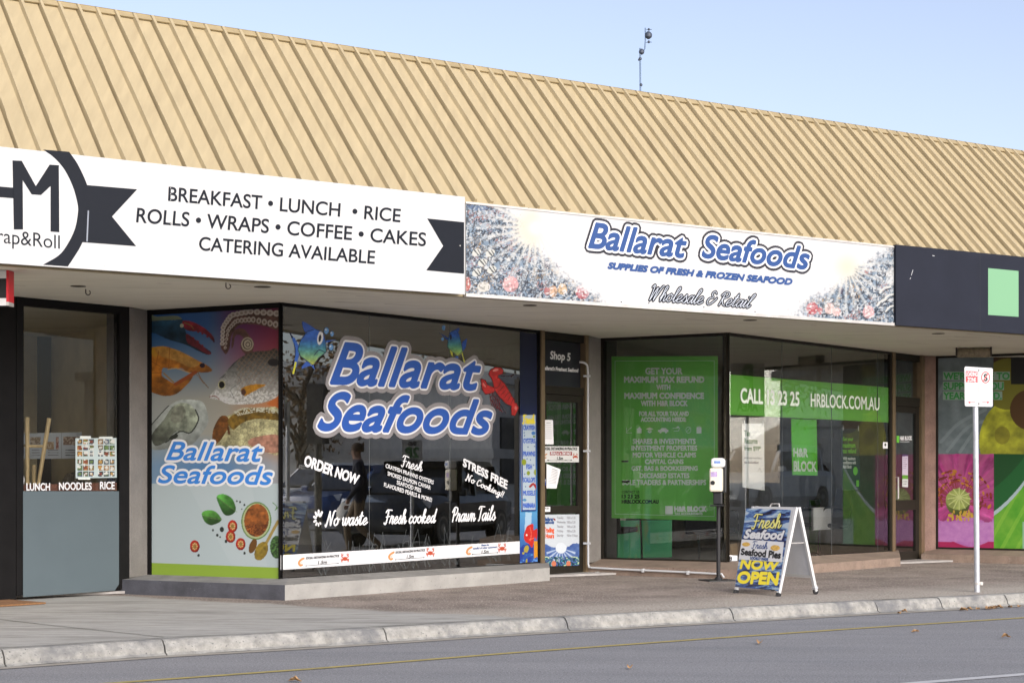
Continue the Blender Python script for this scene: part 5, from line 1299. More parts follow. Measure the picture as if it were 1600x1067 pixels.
# ---- chairs seen inside the office
def tube_chair(name, x, y, D, rz, label, dark=True):
    D *= KD; c = at(x, y, D); t = empty(name, (c[0], c[1], .03), label, 'chair', 'chairs inside the tax office')
    R = Matrix.Rotation(rz, 3, 'Z')
    def w(p): q = R @ Vector(p); return (c[0] + q.x, c[1] + q.y, .03 + q.z)
    fab = mat('black chair fabric', (0.012, 0.012, 0.014), rough=.9); chrome = mat('chair chrome', (0.6, 0.6, 0.62), rough=.15, metal=1)
    mb = MB(); mb.hexa([w(p) for p in ((-.24, -.24, .42), (.24, -.24, .42), (.24, .22, .40), (-.24, .22, .40), (-.24, -.24, .48), (.24, -.24, .48), (.24, .22, .46), (-.24, .22, .46))]); obj('seat', mb, fab, t, bevel=.02)
    mb = MB(); mb.hexa([w(p) for p in ((-.23, .20, .44), (.23, .20, .44), (.23, .25, .44), (-.23, .25, .44), (-.22, .30, .95), (.22, .30, .95), (.22, .34, .95), (-.22, .34, .95))]); obj('backrest', mb, fab, t, bevel=.02)
    for s_ in (-1, 1):
        mb = MB(); mb.smooth = True
        mb.tube(cr([w(p) for p in ((s_*.27, .26, .0), (s_*.27, -.2, .012), (s_*.27, -.27, .06), (s_*.27, -.25, .4), (s_*.27, -.2, .66), (s_*.27, -.08, .70), (s_*.27, .22, .66))], 4) if False else [tuple(q) for q in cr([w(p) for p in ((s_*.27, .26, .012), (s_*.27, -.2, .012), (s_*.27, -.27, .06), (s_*.27, -.25, .4), (s_*.27, -.2, .64), (s_*.27, -.08, .69), (s_*.27, .24, .66))], 4)], .013, 8)
        obj('arm_frame', mb, fab if dark else chrome, t)
    return t
tube_chair('visitor_chair', 1290, 840, 28.3, radians(-70), 'black armchair inside the office window below the dark poster')
tube_chair('visitor_chair', 957, 840, 25.6, radians(150), 'chrome armed chair behind the green poster, at its left end', False)
tube_chair('visitor_chair', 1110, 840, 25.2, radians(150), 'chrome armed chair behind the green poster, at its right end', False)
def panel_in(name, x0, x1, y0, y1, D, m, label, cat):
    mb = MB(); D *= KD; a, b = at(x0, y1, D), at(x1, y0, D + .3); fr = Frame(a[:2], b[:2]); mb.fbox(fr, 0, fr.L, -.03, 0, max(a[2], .05), b[2]); return obj(name, mb, m, label=label, cat=cat)
panel_in('reflection_panel', 1266, 1335, 780, 870, 29.6, mat('green reflection paint', S(70, 140, 50), rough=.6), 'dull green painted reflection standing inside the office window', 'painted reflection')  # green reflection in the glass, painted as a solid sheet inside
pl = panel_in('card_sign', 1271, 1299, 792, 828, 27.7, PAPER, 'pale card behind the office glass above the black armchair', 'card')
panel_in('cardboard_box', 1143, 1153, 848, 868, 25.0, mat('cardboard', (0.36, 0.25, 0.14), rough=.8), 'brown cardboard box inside the office window corner', 'box')
panel_in('reflection_sheet', 965, 1050, 812, 872, 26.0, mat('teal reflection paint', S(60, 150, 100), rough=.7), 'green sheet painted as a reflection behind the large green poster', 'reflection_sheet')  # teal reflection in the pane, put in as a coloured panel

# ---------------------------------------------------------------- far right posters
def leaves(A):
    x, y = A.px, A.py; n = fbm(x, y, 14, 91, 4); n2 = fbm(x, y, 6, 92, 3); A.mask[:] = True; A.rgb[:] = 60
    a = (x < 1552.4) & (y < 709); A.put(a, np.stack([92 + 50*n, 106 + 50*n, 110 + 50*n], 1))
    for p in ([(1470, 690), (1500, 660), (1540, 640)], [(1480, 705), (1512, 668), (1548, 655)], [(1500, 706), (1520, 676)], [(1465, 620), (1475, 600)]): A.line(p, 5, (150, 164, 168), True, .55)
    b = (x >= 1552.4) & (y < 709); A.put(b, (70, 44, 16)); m = A.ell(1590, 690, 60, 70, (156, 158, 42)); A.mul(m, .6 + .8*n); A.shade(m, -.4, -.7, .4); A.put(b & (np.hypot(x - 1575, (y - 600)) < 40), (126, 124, 36)); A.put(b & (np.hypot(x-1610, y-640) < 32), (84, 56, 18)); A.ell(1566, 680, 12, 14, (120, 112, 30), 0, .6)
    c = (x < 1553) & (y >= 709); r = np.hypot(x - 1497, (y - 780)); A.put(c, np.stack([160 + 40*n, 40 + 60*n, 110 + 50*n], 1))
    st_ = fbm((np.degrees(np.arctan2(y - 780, x - 1497)))*1.2, r*.25, 6, 95, 4); A.mul(c, .62 + .76*st_)
    pe = c & (np.abs(((np.degrees(np.arctan2(y - 780, x - 1497)) % 24) - 12)) < 3 + 4*n) & (y < 770); A.put(pe, (176, 90, 130), .6)
    lo = c & (y > 806 + 10*n2 + 4*np.sin(x/9)); A.put(lo, np.stack([176 + 30*n2, 100 + 40*n2, 176 + 24*n2], 1)); A.put(c & (y > 848 + 6*np.sin(x/14)), (176, 34, 92))
    rr = random.Random(3)
    for k in range(110):
        an = rr.uniform(2.7, 6.7); d = rr.uniform(26, 52); q = (1497 + d*cos(an), 780 + d*.95*sin(an)); A.line([(1497 + 20*cos(an), 782 + 18*sin(an)), q], .8, (150, 60, 70)); A.ell(q[0], q[1], 1.6, 3.4, rr.choice([(150, 56, 30), (196, 130, 40), (120, 40, 30)]), math.degrees(an))
    m = A.ell(1497, 784, 19, 21, (112, 124, 56)); A.shade(m, -.2, -.9, .4); m = A.ell(1497, 780, 19, 16, (158, 172, 92)); A.mul(m, .8 + .4*n2)
    for k in range(12): an = k*pi/6; A.line([(1499, 776), (1499 + 18*cos(an), 779 + 17*sin(an))], 1.6, (206, 216, 140))
    for k in range(40): A.ell(rr.uniform(1478, 1520), rr.uniform(798, 812), 1.4, 2.6, (206, 170, 60))
    A.put(c & (y > 816) & (y < 846), np.stack([180 + 30*n2, 112 + 36*n2, 184 + 20*n2], 1))
    d = (x >= 1553) & (y >= 709); A.put(d, (20, 76, 30)); v = y - 802 + (x - 1553)*.7 + ((x-1553)/30)**2*6
    A.put(d & (v > 0), np.stack([70 + 60*n, 156 + 30*n, 30 + 30*n], 1)); A.put(d & (v > 0) & (np.abs((x*.9 + y*.5) % 22 - 11) < 3), (150, 200, 70), .5); A.put(d & (np.abs(v) < 3.5), (176, 196, 200)); A.put(d & (v < -4) & (v > -40), (30, 110, 50), .6)
    A.put(d & (y > 815) & (x > 1598), (150, 190, 170))
    A.put((x > 1579.5) & (y < 600), (8, 10, 12))
qC = ((1464, 558), (1620, 558), (1620, 860.5), (1464, 856.5))
fl = picture('flower_poster', PC, qC, leaves, win_c, .003, .7, k=.72, label='four part picture of leaf, fruit, poppy and blade')
mb = MB()
for x0, x1, y0, y1 in ((1473.3, 1578, 580.6, 593.8), (1473.3, 1568.7, 596.2, 609.4), (1473.3, 1566, 611.2, 624.6)): poly(mb, PC, R4(x0, y0, x1, y1), .0045)
pieces('lettering_strip', mb, mat('grey green strip', S(150, 176, 160, .8), rough=.5), win_c)
mb, done = letters(win_c, mat('leaf green ink', S(52, 140, 70), rough=.5))
for t, x1, y0 in (("WE'RE HERE TO", 1577, 582), ('SUPPORT YOU', 1567.6, 597.8), ('YEAR ROUND.', 1564.8, 613)): text(mb, PC, t, R4(1474.6, y0, x1, y0 + 10.4), .006, bold=.55, res=4)
done()

# ---------------------------------------------------------------- pipe along the column and brown plinth
mb = MB(); mb.smooth = True
D = WA.depth(917.5, .06)
pth = [WA.pw(905.5, 566, .03), WA.pw(912, 566.5, .07), at(917.5, 571, D - .05), at(918.5, 582, D - .05), at(919, 880, D - .05), at(920, 885, D - .05)]
pe = [PBo.pw(924, 886.5, .03), PBo.pw(980, 889.5, .03), PBo.pw(1060, 893, .03), PBo.pw(1128, 896.5, .03), PBo.pw(1131, 902, .03)]
mb.tube([tuple(q) for q in cr(pth[:4], 4)] + pth[4:] + pe, .012, 8)
pipe = obj('water_pipe', mb, PVC, label='thin white pipe running down the column and along the brown plinth', cat='pipe')
mb = MB()
for y in (589, 706, 850): c = at(917, y, D - .045); mb.box(c, .085, .02, .022, -.5)
for x in (1005, 1075): c = PBo.pw(x, 890.5 + (x-1000)*.05, .028); mb.box((c[0], c[1], c[2] - .02), .02, .05, .04, -.6)
pieces('pipe_clip', mb, PVC, pipe)
mb = MB(); c = PBo.pw(935, 897, .0); mb.lathe(c, (PBo.n[0], PBo.n[1], 0), [(-.02, .035), (.05, .035), (.052, .024), (.03, .023)], 14)
obj('drain_outlet', mb, CONC, label='short round drain stub poking from the brown plinth', cat='drain')

# ---------------------------------------------------------------- cafe window: grey panel, lettering, menu sheet, things inside
mb = MB()
pts = [(36, 767), (186, 767), (186, 912), (179.5, 922), (36, 932.5)]
P = [LS.pw(x, y, .03) for x, y in pts]; Q = [LS.pw(x, y, .012) for x, y in pts]
n = len(P); mb.add(P + Q, [tuple(range(n))[::-1], tuple(range(n, 2*n))] + [(i, (i+1) % n, n + (i+1) % n, n + i) for i in range(n)])
obj('infill_panel', mb, mat('blue grey panel', S(112, 128, 134, .5), rough=.55, var=.04, vscale=3), win_cafe)
mb = MB(); poly(mb, LS, [(36, 757), (186, 753.5), (186, 766.6), (36, 766.6)], -.02); obj('inner_rail', mb, mat('red brown rail', (0.12, 0.04, 0.02), rough=.6), win_cafe)
mb, done = letters(win_cafe, WVIN)
for t, x0, x1, y0, y1 in (('LUNCH', 41.5, 78, 754.6, 766), ('NOODLES', 92.5, 143, 753.6, 765), ('RICE', 156.5, 179, 752.4, 764)): text(mb, LS, t, R4(x0, y0, x1, y1), .004, bold=.4, res=4)
text(mb, LS, 'D', R4(33.8, 742, 37.6, 758), .004, bold=.6)
done()
def menu_sheet(A):
    x, y = A.px, A.py; A.rgb[:] = (206, 222, 220); A.mask[:] = True; n = vnoise(x, y, 1.9, 55); n2 = vnoise(x, y, 3.5, 56)
    A.zoom(20, 640, .1312); rr = random.Random(2)
    for bx, by in ((768, 350), (1015, 350), (768, 590), (1015, 590)):
        for i in range(3):
            for j in range(3):
                x0, y0 = bx + i*69, by + j*72; m = (A.x > x0) & (A.x < x0 + 60) & (A.y > y0) & (A.y < y0 + 60)
                b = rr.choice([(70, 80, 86), (150, 110, 60), (110, 90, 60), (90, 110, 80), (60, 70, 90)]); A.put(m, np.stack([b[0]*(.5 + n), b[1]*(.5 + n), b[2]*(.5 + n)], 1)); 
                c = rr.choice([(206, 160, 80), (220, 220, 210), (140, 60, 40), (110, 140, 70)]); A.ell(x0 + 30, y0 + 30, 22, 17, c, rr.uniform(-40, 40), .85); A.put(m & (n2 > .68), (230, 230, 220))
ms = picture('menu_sheet', LS, ((118, 684.5), (182, 684), (182.5, 746), (118.4, 747)), menu_sheet, None, .006, .45, thick=.003, label='white sheet of small food pictures taped to the cafe window', cat='menu')
mb = MB()
for q in (R4(125, 681, 142, 685.4), R4(155, 682, 176, 685), R4(122, 745.6, 141, 749)): poly(mb, LS, q, .008)
pieces('tape', mb, mat('clear tape', (0.6, 0.64, 0.6), rough=.3), ms)
# counter with glass case, menu boards, upturned stool, meter box, doorway painted dark
cf = Frame(LS.xy(-.6, -1.0), LS.xy(2.2, -1.0))
ct = empty('display_counter', cf.w(1.0, -.4, 0), 'cafe counter with glass display case behind the window', 'counter')
mb = MB(); mb.fbox(cf, 0, 2.6, -.7, 0, .02, .92); obj('base', mb, mat('counter front', (0.10, 0.05, 0.03), rough=.6), ct)
mb = MB(); mb.fbox(cf, 0, 2.6, -.7, .03, 1.46, 1.49); mb.fbox(cf, 0, 2.6, -.7, .03, .921, .95); pieces('shelf', mb, ALU, ct)
mb = MB(); pane(mb, cf, .02, 2.58, .95, 1.46, 0); obj('pane', mb, [GLASSL, CLEAR], ct)
mb = MB(); rr = random.Random(9)
for i in range(16):
    a = rr.uniform(.1, 2.4); o = rr.uniform(-.6, -.1); r = rr.uniform(.05, .11); mb.lathe(cf.w(a, o, .951), (0, 0, 1), [(0, r), (rr.uniform(.05, .2), r*.9), (rr.uniform(.2, .28), r*.3)], 10)
pieces('food_tray', mb, mat('assorted food', (0.16, 0.13, 0.10), rough=.5, var=.8, vscale=9), ct)
def board(A):
    x, y = A.px, A.py; A.rgb[:] = (176, 182, 190); A.mask[:] = True; n = vnoise(x, y, 2, 66)
    A.zoom(20, 640, .1312)
    for q, c in ((R4(205, 325, 330, 410), (120, 100, 80)), (R4(380, 380, 490, 470), (150, 120, 90)), (R4(600, 320, 800, 420), (120, 92, 76)), (R4(515, 325, 545, 470), (130, 60, 50))): A.put(A.inside(q), np.array(c)); A.put(A.inside(q) & (n > .6), (206, 196, 180), .6)
    for yy in (480, 510, 540): A.line([(230, yy), (320, yy)], 8, (110, 112, 120)); A.line([(420, yy), (540, yy)], 8, (110, 112, 120)); A.line([(630, yy), (740, yy)], 10, (80, 84, 92))
    A.line([(580, 270), (580, 580)], 5, (110, 114, 120))
bf = cf
board_o = picture('menu_board', Frame(cf.xy(0, .04), cf.xy(2, .04)), ((30, 677), (128, 675), (128, 716), (30, 717)), board, None, 0, .6, thick=.02, label='grey menu display boxes on top of the cafe counter', cat='menu board', k=.6)
sto = empty('wooden_stool', LS.w(.35, -.45, .72), 'pale wooden stool turned upside down behind the cafe window', 'stool')
LD = 19.9 * KD
for a, b in (((43, 756), (42.5, 652)), ((60, 757), (77, 653))):
    mb = MB(); mb.smooth = True; mb.tube([at(*a, LD), at(*b, LD)], [.018, .021], 10); obj('leg', mb, WOOD, sto)
mb = MB(); mb.smooth = True; mb.tube([at(43, 697, LD), at(69, 697, LD)], .014, 8); mb.tube([at(36, 696, LD + .3), at(43, 697, LD)], .014, 8); pieces('stretcher', mb, WOOD, sto)
mb = MB(); mb.smooth = True; mb.tube([at(53, 757, LD + .35), at(53, 726, LD + .35)], .02, 10); obj('leg', mb, WOOD, sto)
mb = MB(); mb.lathe(at(54, 765, LD + .15), (0, 0, 1), [(0, .2), (.035, .2)], 20); obj('seat', mb, WOOD, sto)
def wallbox(name, x0, x1, y0, y1, th, m, label, cat, o=0.0):
    a, z1 = back.sz(x0, y0, o); b, z0 = back.sz(x1, y1, o); mb = MB(); mb.fbox(back, a, b, o + .001, o + th, z0, z1); return obj(name, mb, m, label=label, cat=cat, bevel=.006)
a_ = MB()
s0_, s1_ = back.s_at(58), back.s_at(97.5); a_.fbox(back, s0_, s1_, .0, .02, .05, back.sz(70, 487)[1]); obj('doorway', a_, mat('doorway gloom paint', (0.008, 0.008, 0.008), rough=.9), wc)  # near-black panel on the wall paints the gloom of the opening
a_ = MB(); s0_ = back.s_at(133.5); a_.fbox(back, s0_ - .012, s0_ + .012, 0, .006, .05, ZS)
rr = random.Random(4)
for i in range(14):
    z = .3 + i*.19; a0 = back.s_at(rr.choice([100, 134])); a_.fbox(back, a0, a0 + rr.uniform(.3, 1.2), 0, .002, z, z + .005)
pieces('block_joint', a_, mat('block joint', (0.22, 0.19, 0.13), rough=.9), wc)
wallbox('meter_box', 168, 186, 602, 665, .16, mat('box cream', (0.46, 0.42, 0.30), rough=.6), 'cream wall box beside the right edge inside the cafe window', 'wall box')
wallbox('cabinet', 109, 133, 645, 690, .3, mat('brown cabinet', (0.11, 0.075, 0.045), rough=.6), 'brown wall cabinet inside the cafe window', 'cabinet')

# ---------------------------------------------------------------- hooks, lamp and hanging sign under the soffit
def hook(x, y, label, r=.035):
    D = (ZS - HC) * F / (YH - (y - 7)); c = at(x, y - 7, D)
    mb = MB(); mb.smooth = True; mb.tube([(c[0], c[1], ZS + .01), (c[0], c[1], ZS - .03)] + [(c[0] + .02 - .02*cos(a), c[1], ZS - .03 - .02*sin(a)) for a in np.linspace(.2, 4.2, 8)], .005, 6)
    obj('ceiling_hook', mb, mat('rusty iron', (0.03, 0.022, 0.018), rough=.7), label=label, cat='hook', group='hooks under the awning')
hook(134, 459, 'small dark hook under the awning above the cafe window'); hook(353, 449, 'small dark hook under the awning near the edge of the white sign')
cD = (ZS - HC) * F / (748 - 543)
c = at(1522, 553, cD)
lt = empty('bulkhead_lamp', c, 'weathered tubular lamp hanging under the awning above the loading sign', 'lamp')
mb = MB(); fr = Frame((c[0] - .22, c[1] + .05), (c[0] + .22, c[1] - .05)); mb.smooth = True; mb.lathe(fr.w(.02, 0, ZS - .065), (fr.d[0], fr.d[1], 0), [(0, .055), (.02, .06), (.19, .06), (.2, .062), (.21, .06), (.38, .06), (.40, .055)], 18); obj('housing', mb, mat('weathered lamp', (0.20, 0.165, 0.11), rough=.7, var=.4, vscale=20), lt)
mb = MB(); mb.fbox(fr, 0, .02, -.065, .065, ZS - .105, ZS - .001); mb.fbox(fr, .42, .44, -.065, .065, ZS - .105, ZS - .001); pieces('end_cap', mb, MATS['rusty iron'], lt)
# lightbox at the left edge
D0 = 16.45 * KD; c = at(4, 448, D0)
hb = Frame(at(13.5, 448, D0)[:2], (at(13.5, 448, D0)[0] + FA.n[0]*-.5, at(13.5, 448, D0)[1] - FA.n[1]*.5))
zb = at(0, 477.5, D0)[2]
hs = MB(); hfr = Frame(at(-60, 448, D0 + .02)[:2], at(9.8, 448, D0)[:2]); 
hs.fbox(hfr, 0, hfr.L, -.12, 0, zb, ZS - .002)
hng = obj('hanging_sign', hs, mat('black sign face', (0.008, 0.008, 0.009), rough=.4), label='black and white box sign with red edge hanging under the awning', cat='hanging sign')
mb = MB(); mb.fbox(hfr, 0, hfr.L, 0, .004, zb, at(0, 466, D0)[2]); mb.fbox(hfr, 0, hfr.L, 0, .004, at(0, 435, D0)[2], ZS - .004); pieces('white_band', mb, WVIN, hng)
mb = MB(); mb.fbox(hfr, hfr.L + .001, hfr.L + .02, -.12, .004, zb + .03, ZS - .002); obj('edge', mb, RED, hng)
mb = MB(); mb.fbox(hfr, hfr.L + .001, hfr.L + .02, -.12, .004, zb, zb + .029); obj('corner', mb, ALU, hng)

# ---------------------------------------------------------------- loading zone sign
gx, gy, _ = ground(1529, 925)
ls = empty('parking_sign', (gx, gy, 0), 'white loading zone sign on a galvanised pole at the kerb', 'street sign')
zt = HC + (YH - 585) / F * gy
mb = MB(); mb.smooth = True; mb.tube([(gx - .004, gy + .035, -.03), (gx - .024, gy + .035, zt)], .027, 16); pole = obj('pole', mb, STEEL, ls)
mb = MB(); mb.tube([(gx - .004, gy + .035, .075), (gx - .004, gy + .035, .095)], .036, 16); mb.box((gx + .035, gy + .03, .07), .03, .012, .03); pieces('pole_clamp', mb, ALU, ls)
mb = MB(); mb.tube([(gx - .017, gy + .035, HC + (YH - 716)/F*gy), (gx - .018, gy + .035, HC + (YH - 712)/F*gy)], .0275, 16, cap=False); obj('sticker', mb, PVC, pole)
SG = Frame((at(1507, 600, gy - .01)[0], gy - .02), (at(1551.2, 600, gy + .02)[0], gy + .03))
def rounded(q, r, n=5):
    (x0, y0), (x1, y1), (x2, y2), (x3, y3) = q; out = []
    for cx, cy, a in ((x0 + r, y0 + r, 180), (x1 - r, y1 + r, 270), (x2 - r, y2 - r, 0), (x3 + r, y3 - r, 90)):
        for i in range(n + 1): t = radians(a + 90*i/n); out.append((cx + r*cos(t), cy + r*sin(t)))
    return out
pp = rounded(((1507, 572.6), (1551.2, 575), (1551, 635.5), (1507.5, 634.6)), 2.4)
mb = MB(); P = [SG.pw(x, y, 0) for x, y in pp]; Q = [SG.pw(x, y, -.006) for x, y in pp]; n = len(P)
mb.add(P + Q, [tuple(range(n))[::-1], tuple(range(n, 2*n))] + [(i, (i+1) % n, n + (i+1) % n, n + i) for i in range(n)])
plate = obj('sign_plate', mb, mat('sign white', (0.5, 0.5, 0.5), rough=.35), ls)
mb = MB(); poly(mb, SG, ((1508.8, 579.4), (1527.6, 580.2), (1527.6, 597.8), (1508.8, 597)), .0012)
stroke(mb, SG, ell(1540, 589.6, 6.3, 8.4, 24), 1.5, .0012, closed=True); stroke(mb, SG, [(1536, 595.6), (1544, 583.4)], 1.3, .003)
for x0, x1, hd in ((1513, 1523.4, -1), (1534.8, 1545.6, 1)):
    y = 628.4; stroke(mb, SG, [(x0, y), (x1, y)], .8, .0012); hx = x0 if hd < 0 else x1; poly(mb, SG, [(hx + hd*.6, y), (hx - hd*3, y - 2), (hx - hd*3, y + 2)], .0024)
pieces('red_marking', mb, RED, plate)
mb, done = letters(plate, WVIN); text(mb, SG, 'LOADING', ((1509.6, 580.8), (1527, 581.4), (1527, 588), (1509.6, 587.4)), .0026, bold=.12, res=3); text(mb, SG, 'ZONE', ((1511.8, 589.6), (1525, 590), (1525, 596.8), (1511.8, 596.4)), .0026, bold=.12, res=3); done()
mb, done = letters(plate, INKBLK); text(mb, SG, 'S', R4(1537.6, 584.4, 1542.6, 595), .0018, bold=.6, res=5); done()
mb = MB(); stroke(mb, SG, [(1529.3, 574.4), (1529.6, 635)], .35, .0012)
for y in (578.6, 630.6): a, z = SG.sz(1529.4, y, .0); mb.lathe(SG.w(a, 0, z), (SG.n[0], SG.n[1], 0), [(0, .007), (.004, .006), (.006, .003)], 10)
pieces('bolt', mb, BLK, plate)

# ---------------------------------------------------------------- hand sanitiser stand
gx, gy, _ = ground(1122.5, 907)
k_ = gy / F
st = empty('sanitiser_stand', (gx, gy, 0), 'white hand sanitiser dispenser on a thin black floor stand', 'sanitiser stand')
mb = MB(); mb.box((gx, gy, 0), .34, .30, .012, .3); mb.lathe((gx, gy, .012), (0, 0, 1), [(0, .05), (.03, .03)], 14); obj('base', mb, BLK, st)
mb = MB(); mb.smooth = True; mb.tube([(gx, gy, .01), (gx, gy, HC + (YH - 716)*k_)], .022, 12); obj('pole', mb, BLK, st)
zf = lambda y: HC + (YH - y)*k_
ca = radians(-14)
def dbox(x0, x1, y0, y1, d0, d1, m, nm, bev=.012):
    mb = MB(); fr = Frame((gx - .2*cos(ca), gy - .2*sin(ca)), (gx + .2*cos(ca), gy + .2*sin(ca))); a0, a1 = (x0 - 1122.5)*k_ + .2, (x1 - 1122.5)*k_ + .2
    mb.fbox(fr, a0, a1, d0, d1, zf(y1), zf(y0)); return obj(nm, mb, m, st, bevel=bev), fr
dbox(1113, 1135.5, 717, 770, -.03, .04, BLK, 'back_plate')
bd, DF = dbox(1111, 1131, 731, 768, .042, .15, mat('ivory plastic', (0.74, 0.70, 0.58), rough=.4), 'dispenser', .02)
dbox(1113, 1134.5, 715.5, 730.6, .035, .15, mat('white plastic', (0.8, 0.8, 0.8), rough=.35), 'lid', .03)
dbox(1116, 1130, 768.6, 788, .02, .10, BLK, 'drip_holder'); dbox(1112, 1132, 788.4, 790.4, .0, .15, BLK, 'drip_tray', .003)
mb = MB(); mb.lathe(DF.w(.2 - 6*k_, .149, zf(754)), (DF.n[0], DF.n[1], 0), [(0, .024), (.004, .024)], 14); obj('sensor_window', mb, BLK, bd)
mb = MB(); mb.fbox(DF, .2 - 9*k_, .2 + 1*k_, .1495, .151, zf(745), zf(737)); obj('label_print', mb, mat('label lilac', S(170, 150, 190), rough=.6, var=.4, vscale=60), bd)
mb = MB(); mb.fbox(DF, .2 - 4*k_, .2 + 6*k_, .1495, .151, zf(724), zf(720)); obj('label_print', mb, mat('label blue', S(110, 140, 200), rough=.6, var=.4, vscale=60), bd)
# little folded card on the sill
mb = MB(); P = [at(1089, 890, 23.6*KD), at(1113, 892.5, 23.4*KD), at(1118, 880, 23.75*KD), at(1096, 879, 23.9*KD)]; mb.quad(*P); mb.quad(*[(p[0], p[1], p[2] - .006) for p in P][::-1])
cd = obj('card', mb, PAPER, label='small white card lying tilted on the brown sill', cat='card')
mb = MB(); bl = lambda u, v: tuple(np.array(P[0])*(1-u)*(1-v) + np.array(P[1])*u*(1-v) + np.array(P[2])*u*v + np.array(P[3])*(1-u)*v + np.array((0, -.002, .003)))
for v in (.25, .5, .75): mb.quad(bl(.2, v - .06), bl(.85, v - .06), bl(.85, v + .06), bl(.2, v + .06))
pieces('print_line', mb, TEXTG, cd)

# ---------------------------------------------------------------- A-frame
pl_, pr_ = ground(1148, 926), ground(1217.5, 931.5)
AF = Frame(pl_[:2], pr_[:2]); W_ = AF.L
rear = ground(1270, 928); dn = -AF.n
depth_ = float(np.dot(np.array(rear[:2]) - AF.xy(W_), dn)); depth_ = max(.5, min(.85, depth_))
cxy = AF.xy(W_/2, -depth_/2)
afr = empty('sandwich_board', (cxy[0], cxy[1], 0), 'folding sandwich board advertising fresh seafood and pies on the pavement', 'sandwich board')
apz = HC + (YH - 792.5) / F * (AF.p[1] + AF.d[1]*W_ + dn[1]*depth_*.45)
WH = mat('white enamel', (0.6, 0.6, 0.59), rough=.35, var=.04, vscale=8)
class Tilt(Frame):         # leaning face: o measured off the leaning plane, z measured up the slope
    def __init__(s, fr, o0, o1, z1):
        s.__dict__.update(fr.__dict__); s.o0 = o0; s.k = (o1 - o0) / z1; s.nn = 1/np.sqrt(1 + s.k**2)
    def w(s, a, o, z): return Frame.w(s, a, s.o0 + s.k*z + o*s.nn, z - o*s.nn*s.k)
    def sz(s, x, y, o=0.0):
        z = .5
        for _ in range(6): a, z = Frame.sz(s, x, y, s.o0 + s.k*z + o)
        return a, z
    def depth(s, x, o=0.0): return Frame.depth(s, x, s.o0)
FT = Tilt(AF, 0, -depth_*.47, apz); BT = Tilt(AF, -depth_, -depth_*.53, apz)
def legs(T, sgn):
    for a in (0, W_ - .03):
        mb = MB(); mb.fbox(T, a, a + .03, -.014, .014, .03, apz); l = obj('leg', mb, WH, afr)
        fm = MB()
        if sgn > 0: fm.fbox(T, a - .003, a + .033, -.018, .018, .0, .031); obj('rubber_foot', fm, BLK, l)
        else:
            c = T.w(a + .015, 0, .03); fm.smooth = True; fm.lathe((c[0] - AF.d[0]*.012, c[1] - AF.d[1]*.012, .03), (AF.d[0], AF.d[1], 0), [(0, .02), (.004, .03), (.020, .03), (.024, .02)], 14); obj('castor', fm, BLK, l)
            fm = MB(); fm.fbox(T, a - .006, a + .036, -.02, .02, .05, .072); obj('collar', fm, STEEL, l)
legs(FT, 1); legs(BT, -1)
mb = MB()
for T, zz in ((FT, (.16,)), (BT, (.16,))):
    mb.fbox(T, .03, W_ - .03, -.012, .012, apz - .03, apz - .002)
    for z in zz: mb.fbox(T, .03, W_ - .03, -.012, .012, z, z + .028)
pieces('crossbar', mb, WH, afr)
mb = MB(); mb.fbox(BT, .03, W_ - .03, -.004, .004, .19, apz - .03); obj('rear_panel', mb, mat('grey board', (0.62, 0.63, 0.65), rough=.6, var=.06), afr)
mb = MB(); mb.smooth = True; mb.tube([BT.w(W_ - .02, .02, .50), FT.w(W_ - .02, -.02, .50)], .006, 6); obj('stay', mb, ALU, afr)
mb = MB(); mb.smooth = True; mb.tube([FT.w(W_/2 - .07, 0, apz - .005), FT.w(W_/2 - .05, 0, apz + .03), FT.w(W_/2 + .05, 0, apz + .03), FT.w(W_/2 + .07, 0, apz - .005)], .008, 8); obj('handle', mb, ALU, afr)
mb = MB(); mb.fbox(FT, .03, W_ - .03, -.004, .013, .075, apz - .03); front = obj('front_panel', mb, mat('front board', (0.5, 0.5, 0.5), rough=.5), afr)
def af_paint(A):
    x, y = A.px, A.py; n = fbm(x + .5*y, y*2.2, 15, 15, 4); n2 = fbm(x*.7 + y, y*2.5, 9, 16, 3); A.mask[:] = True
    A.rgb[:] = np.stack([62 + 50*n, 92 + 60*n, 160 + 50*n], 1); A.put(n2 > .57, (150, 190, 230)); A.put(n2 > .66, (214, 230, 244)); A.put(n2 < .42, (34, 44, 104)); A.put(n2 < .34, (16, 22, 58))
    A.zoom(1100, 700, .225); A.put((A.y > 700) & (n2 > .4) & (n2 < .57), (72, 104, 170)); 
    A.line([(350, 982), (490, 990)], 12, (14, 14, 20))
fq = ((1165.8, 794.5), (1236, 796.8), (1216.5, 923.5), (1148.5, 917))
def tilt_picture(T, q, paint, o, name, parent, step, k=.62):
    fr = T; nu, nv = int(74/step), int(128/step)
    u, v = np.meshgrid(np.linspace(0, 1, nu + 1), np.linspace(0, 1, nv + 1)); u, v = u.ravel(), v.ravel(); X, Y = bil(q, u, 1 - v); A = Art(X, Y); paint(A)
    V = np.array([T.w(*(lambda a: (a[0], o, a[1]))(T.sz(x, y, o))) for x, y in zip(X, Y)])
    idx = np.arange((nu+1)*(nv+1)).reshape(nv+1, nu+1); Q = np.stack([idx[1:, :-1], idx[1:, 1:], idx[:-1, 1:], idx[:-1, :-1]], -1).reshape(-1, 4)
    me = bpy.data.meshes.new(name); me.from_pydata((V - np.array(wl(parent))).tolist(), [], Q.tolist()); c = me.color_attributes.new('Ink', 'FLOAT_COLOR', 'POINT')
    c.data.foreach_set('color', np.concatenate([linA(A.rgb)*k, np.ones((len(X), 1))], 1).astype(np.float32).ravel()); me.materials.append(print_mat()); ob = bpy.data.objects.new(name, me); link(ob, parent, wl(parent), None, None, None, None); return ob
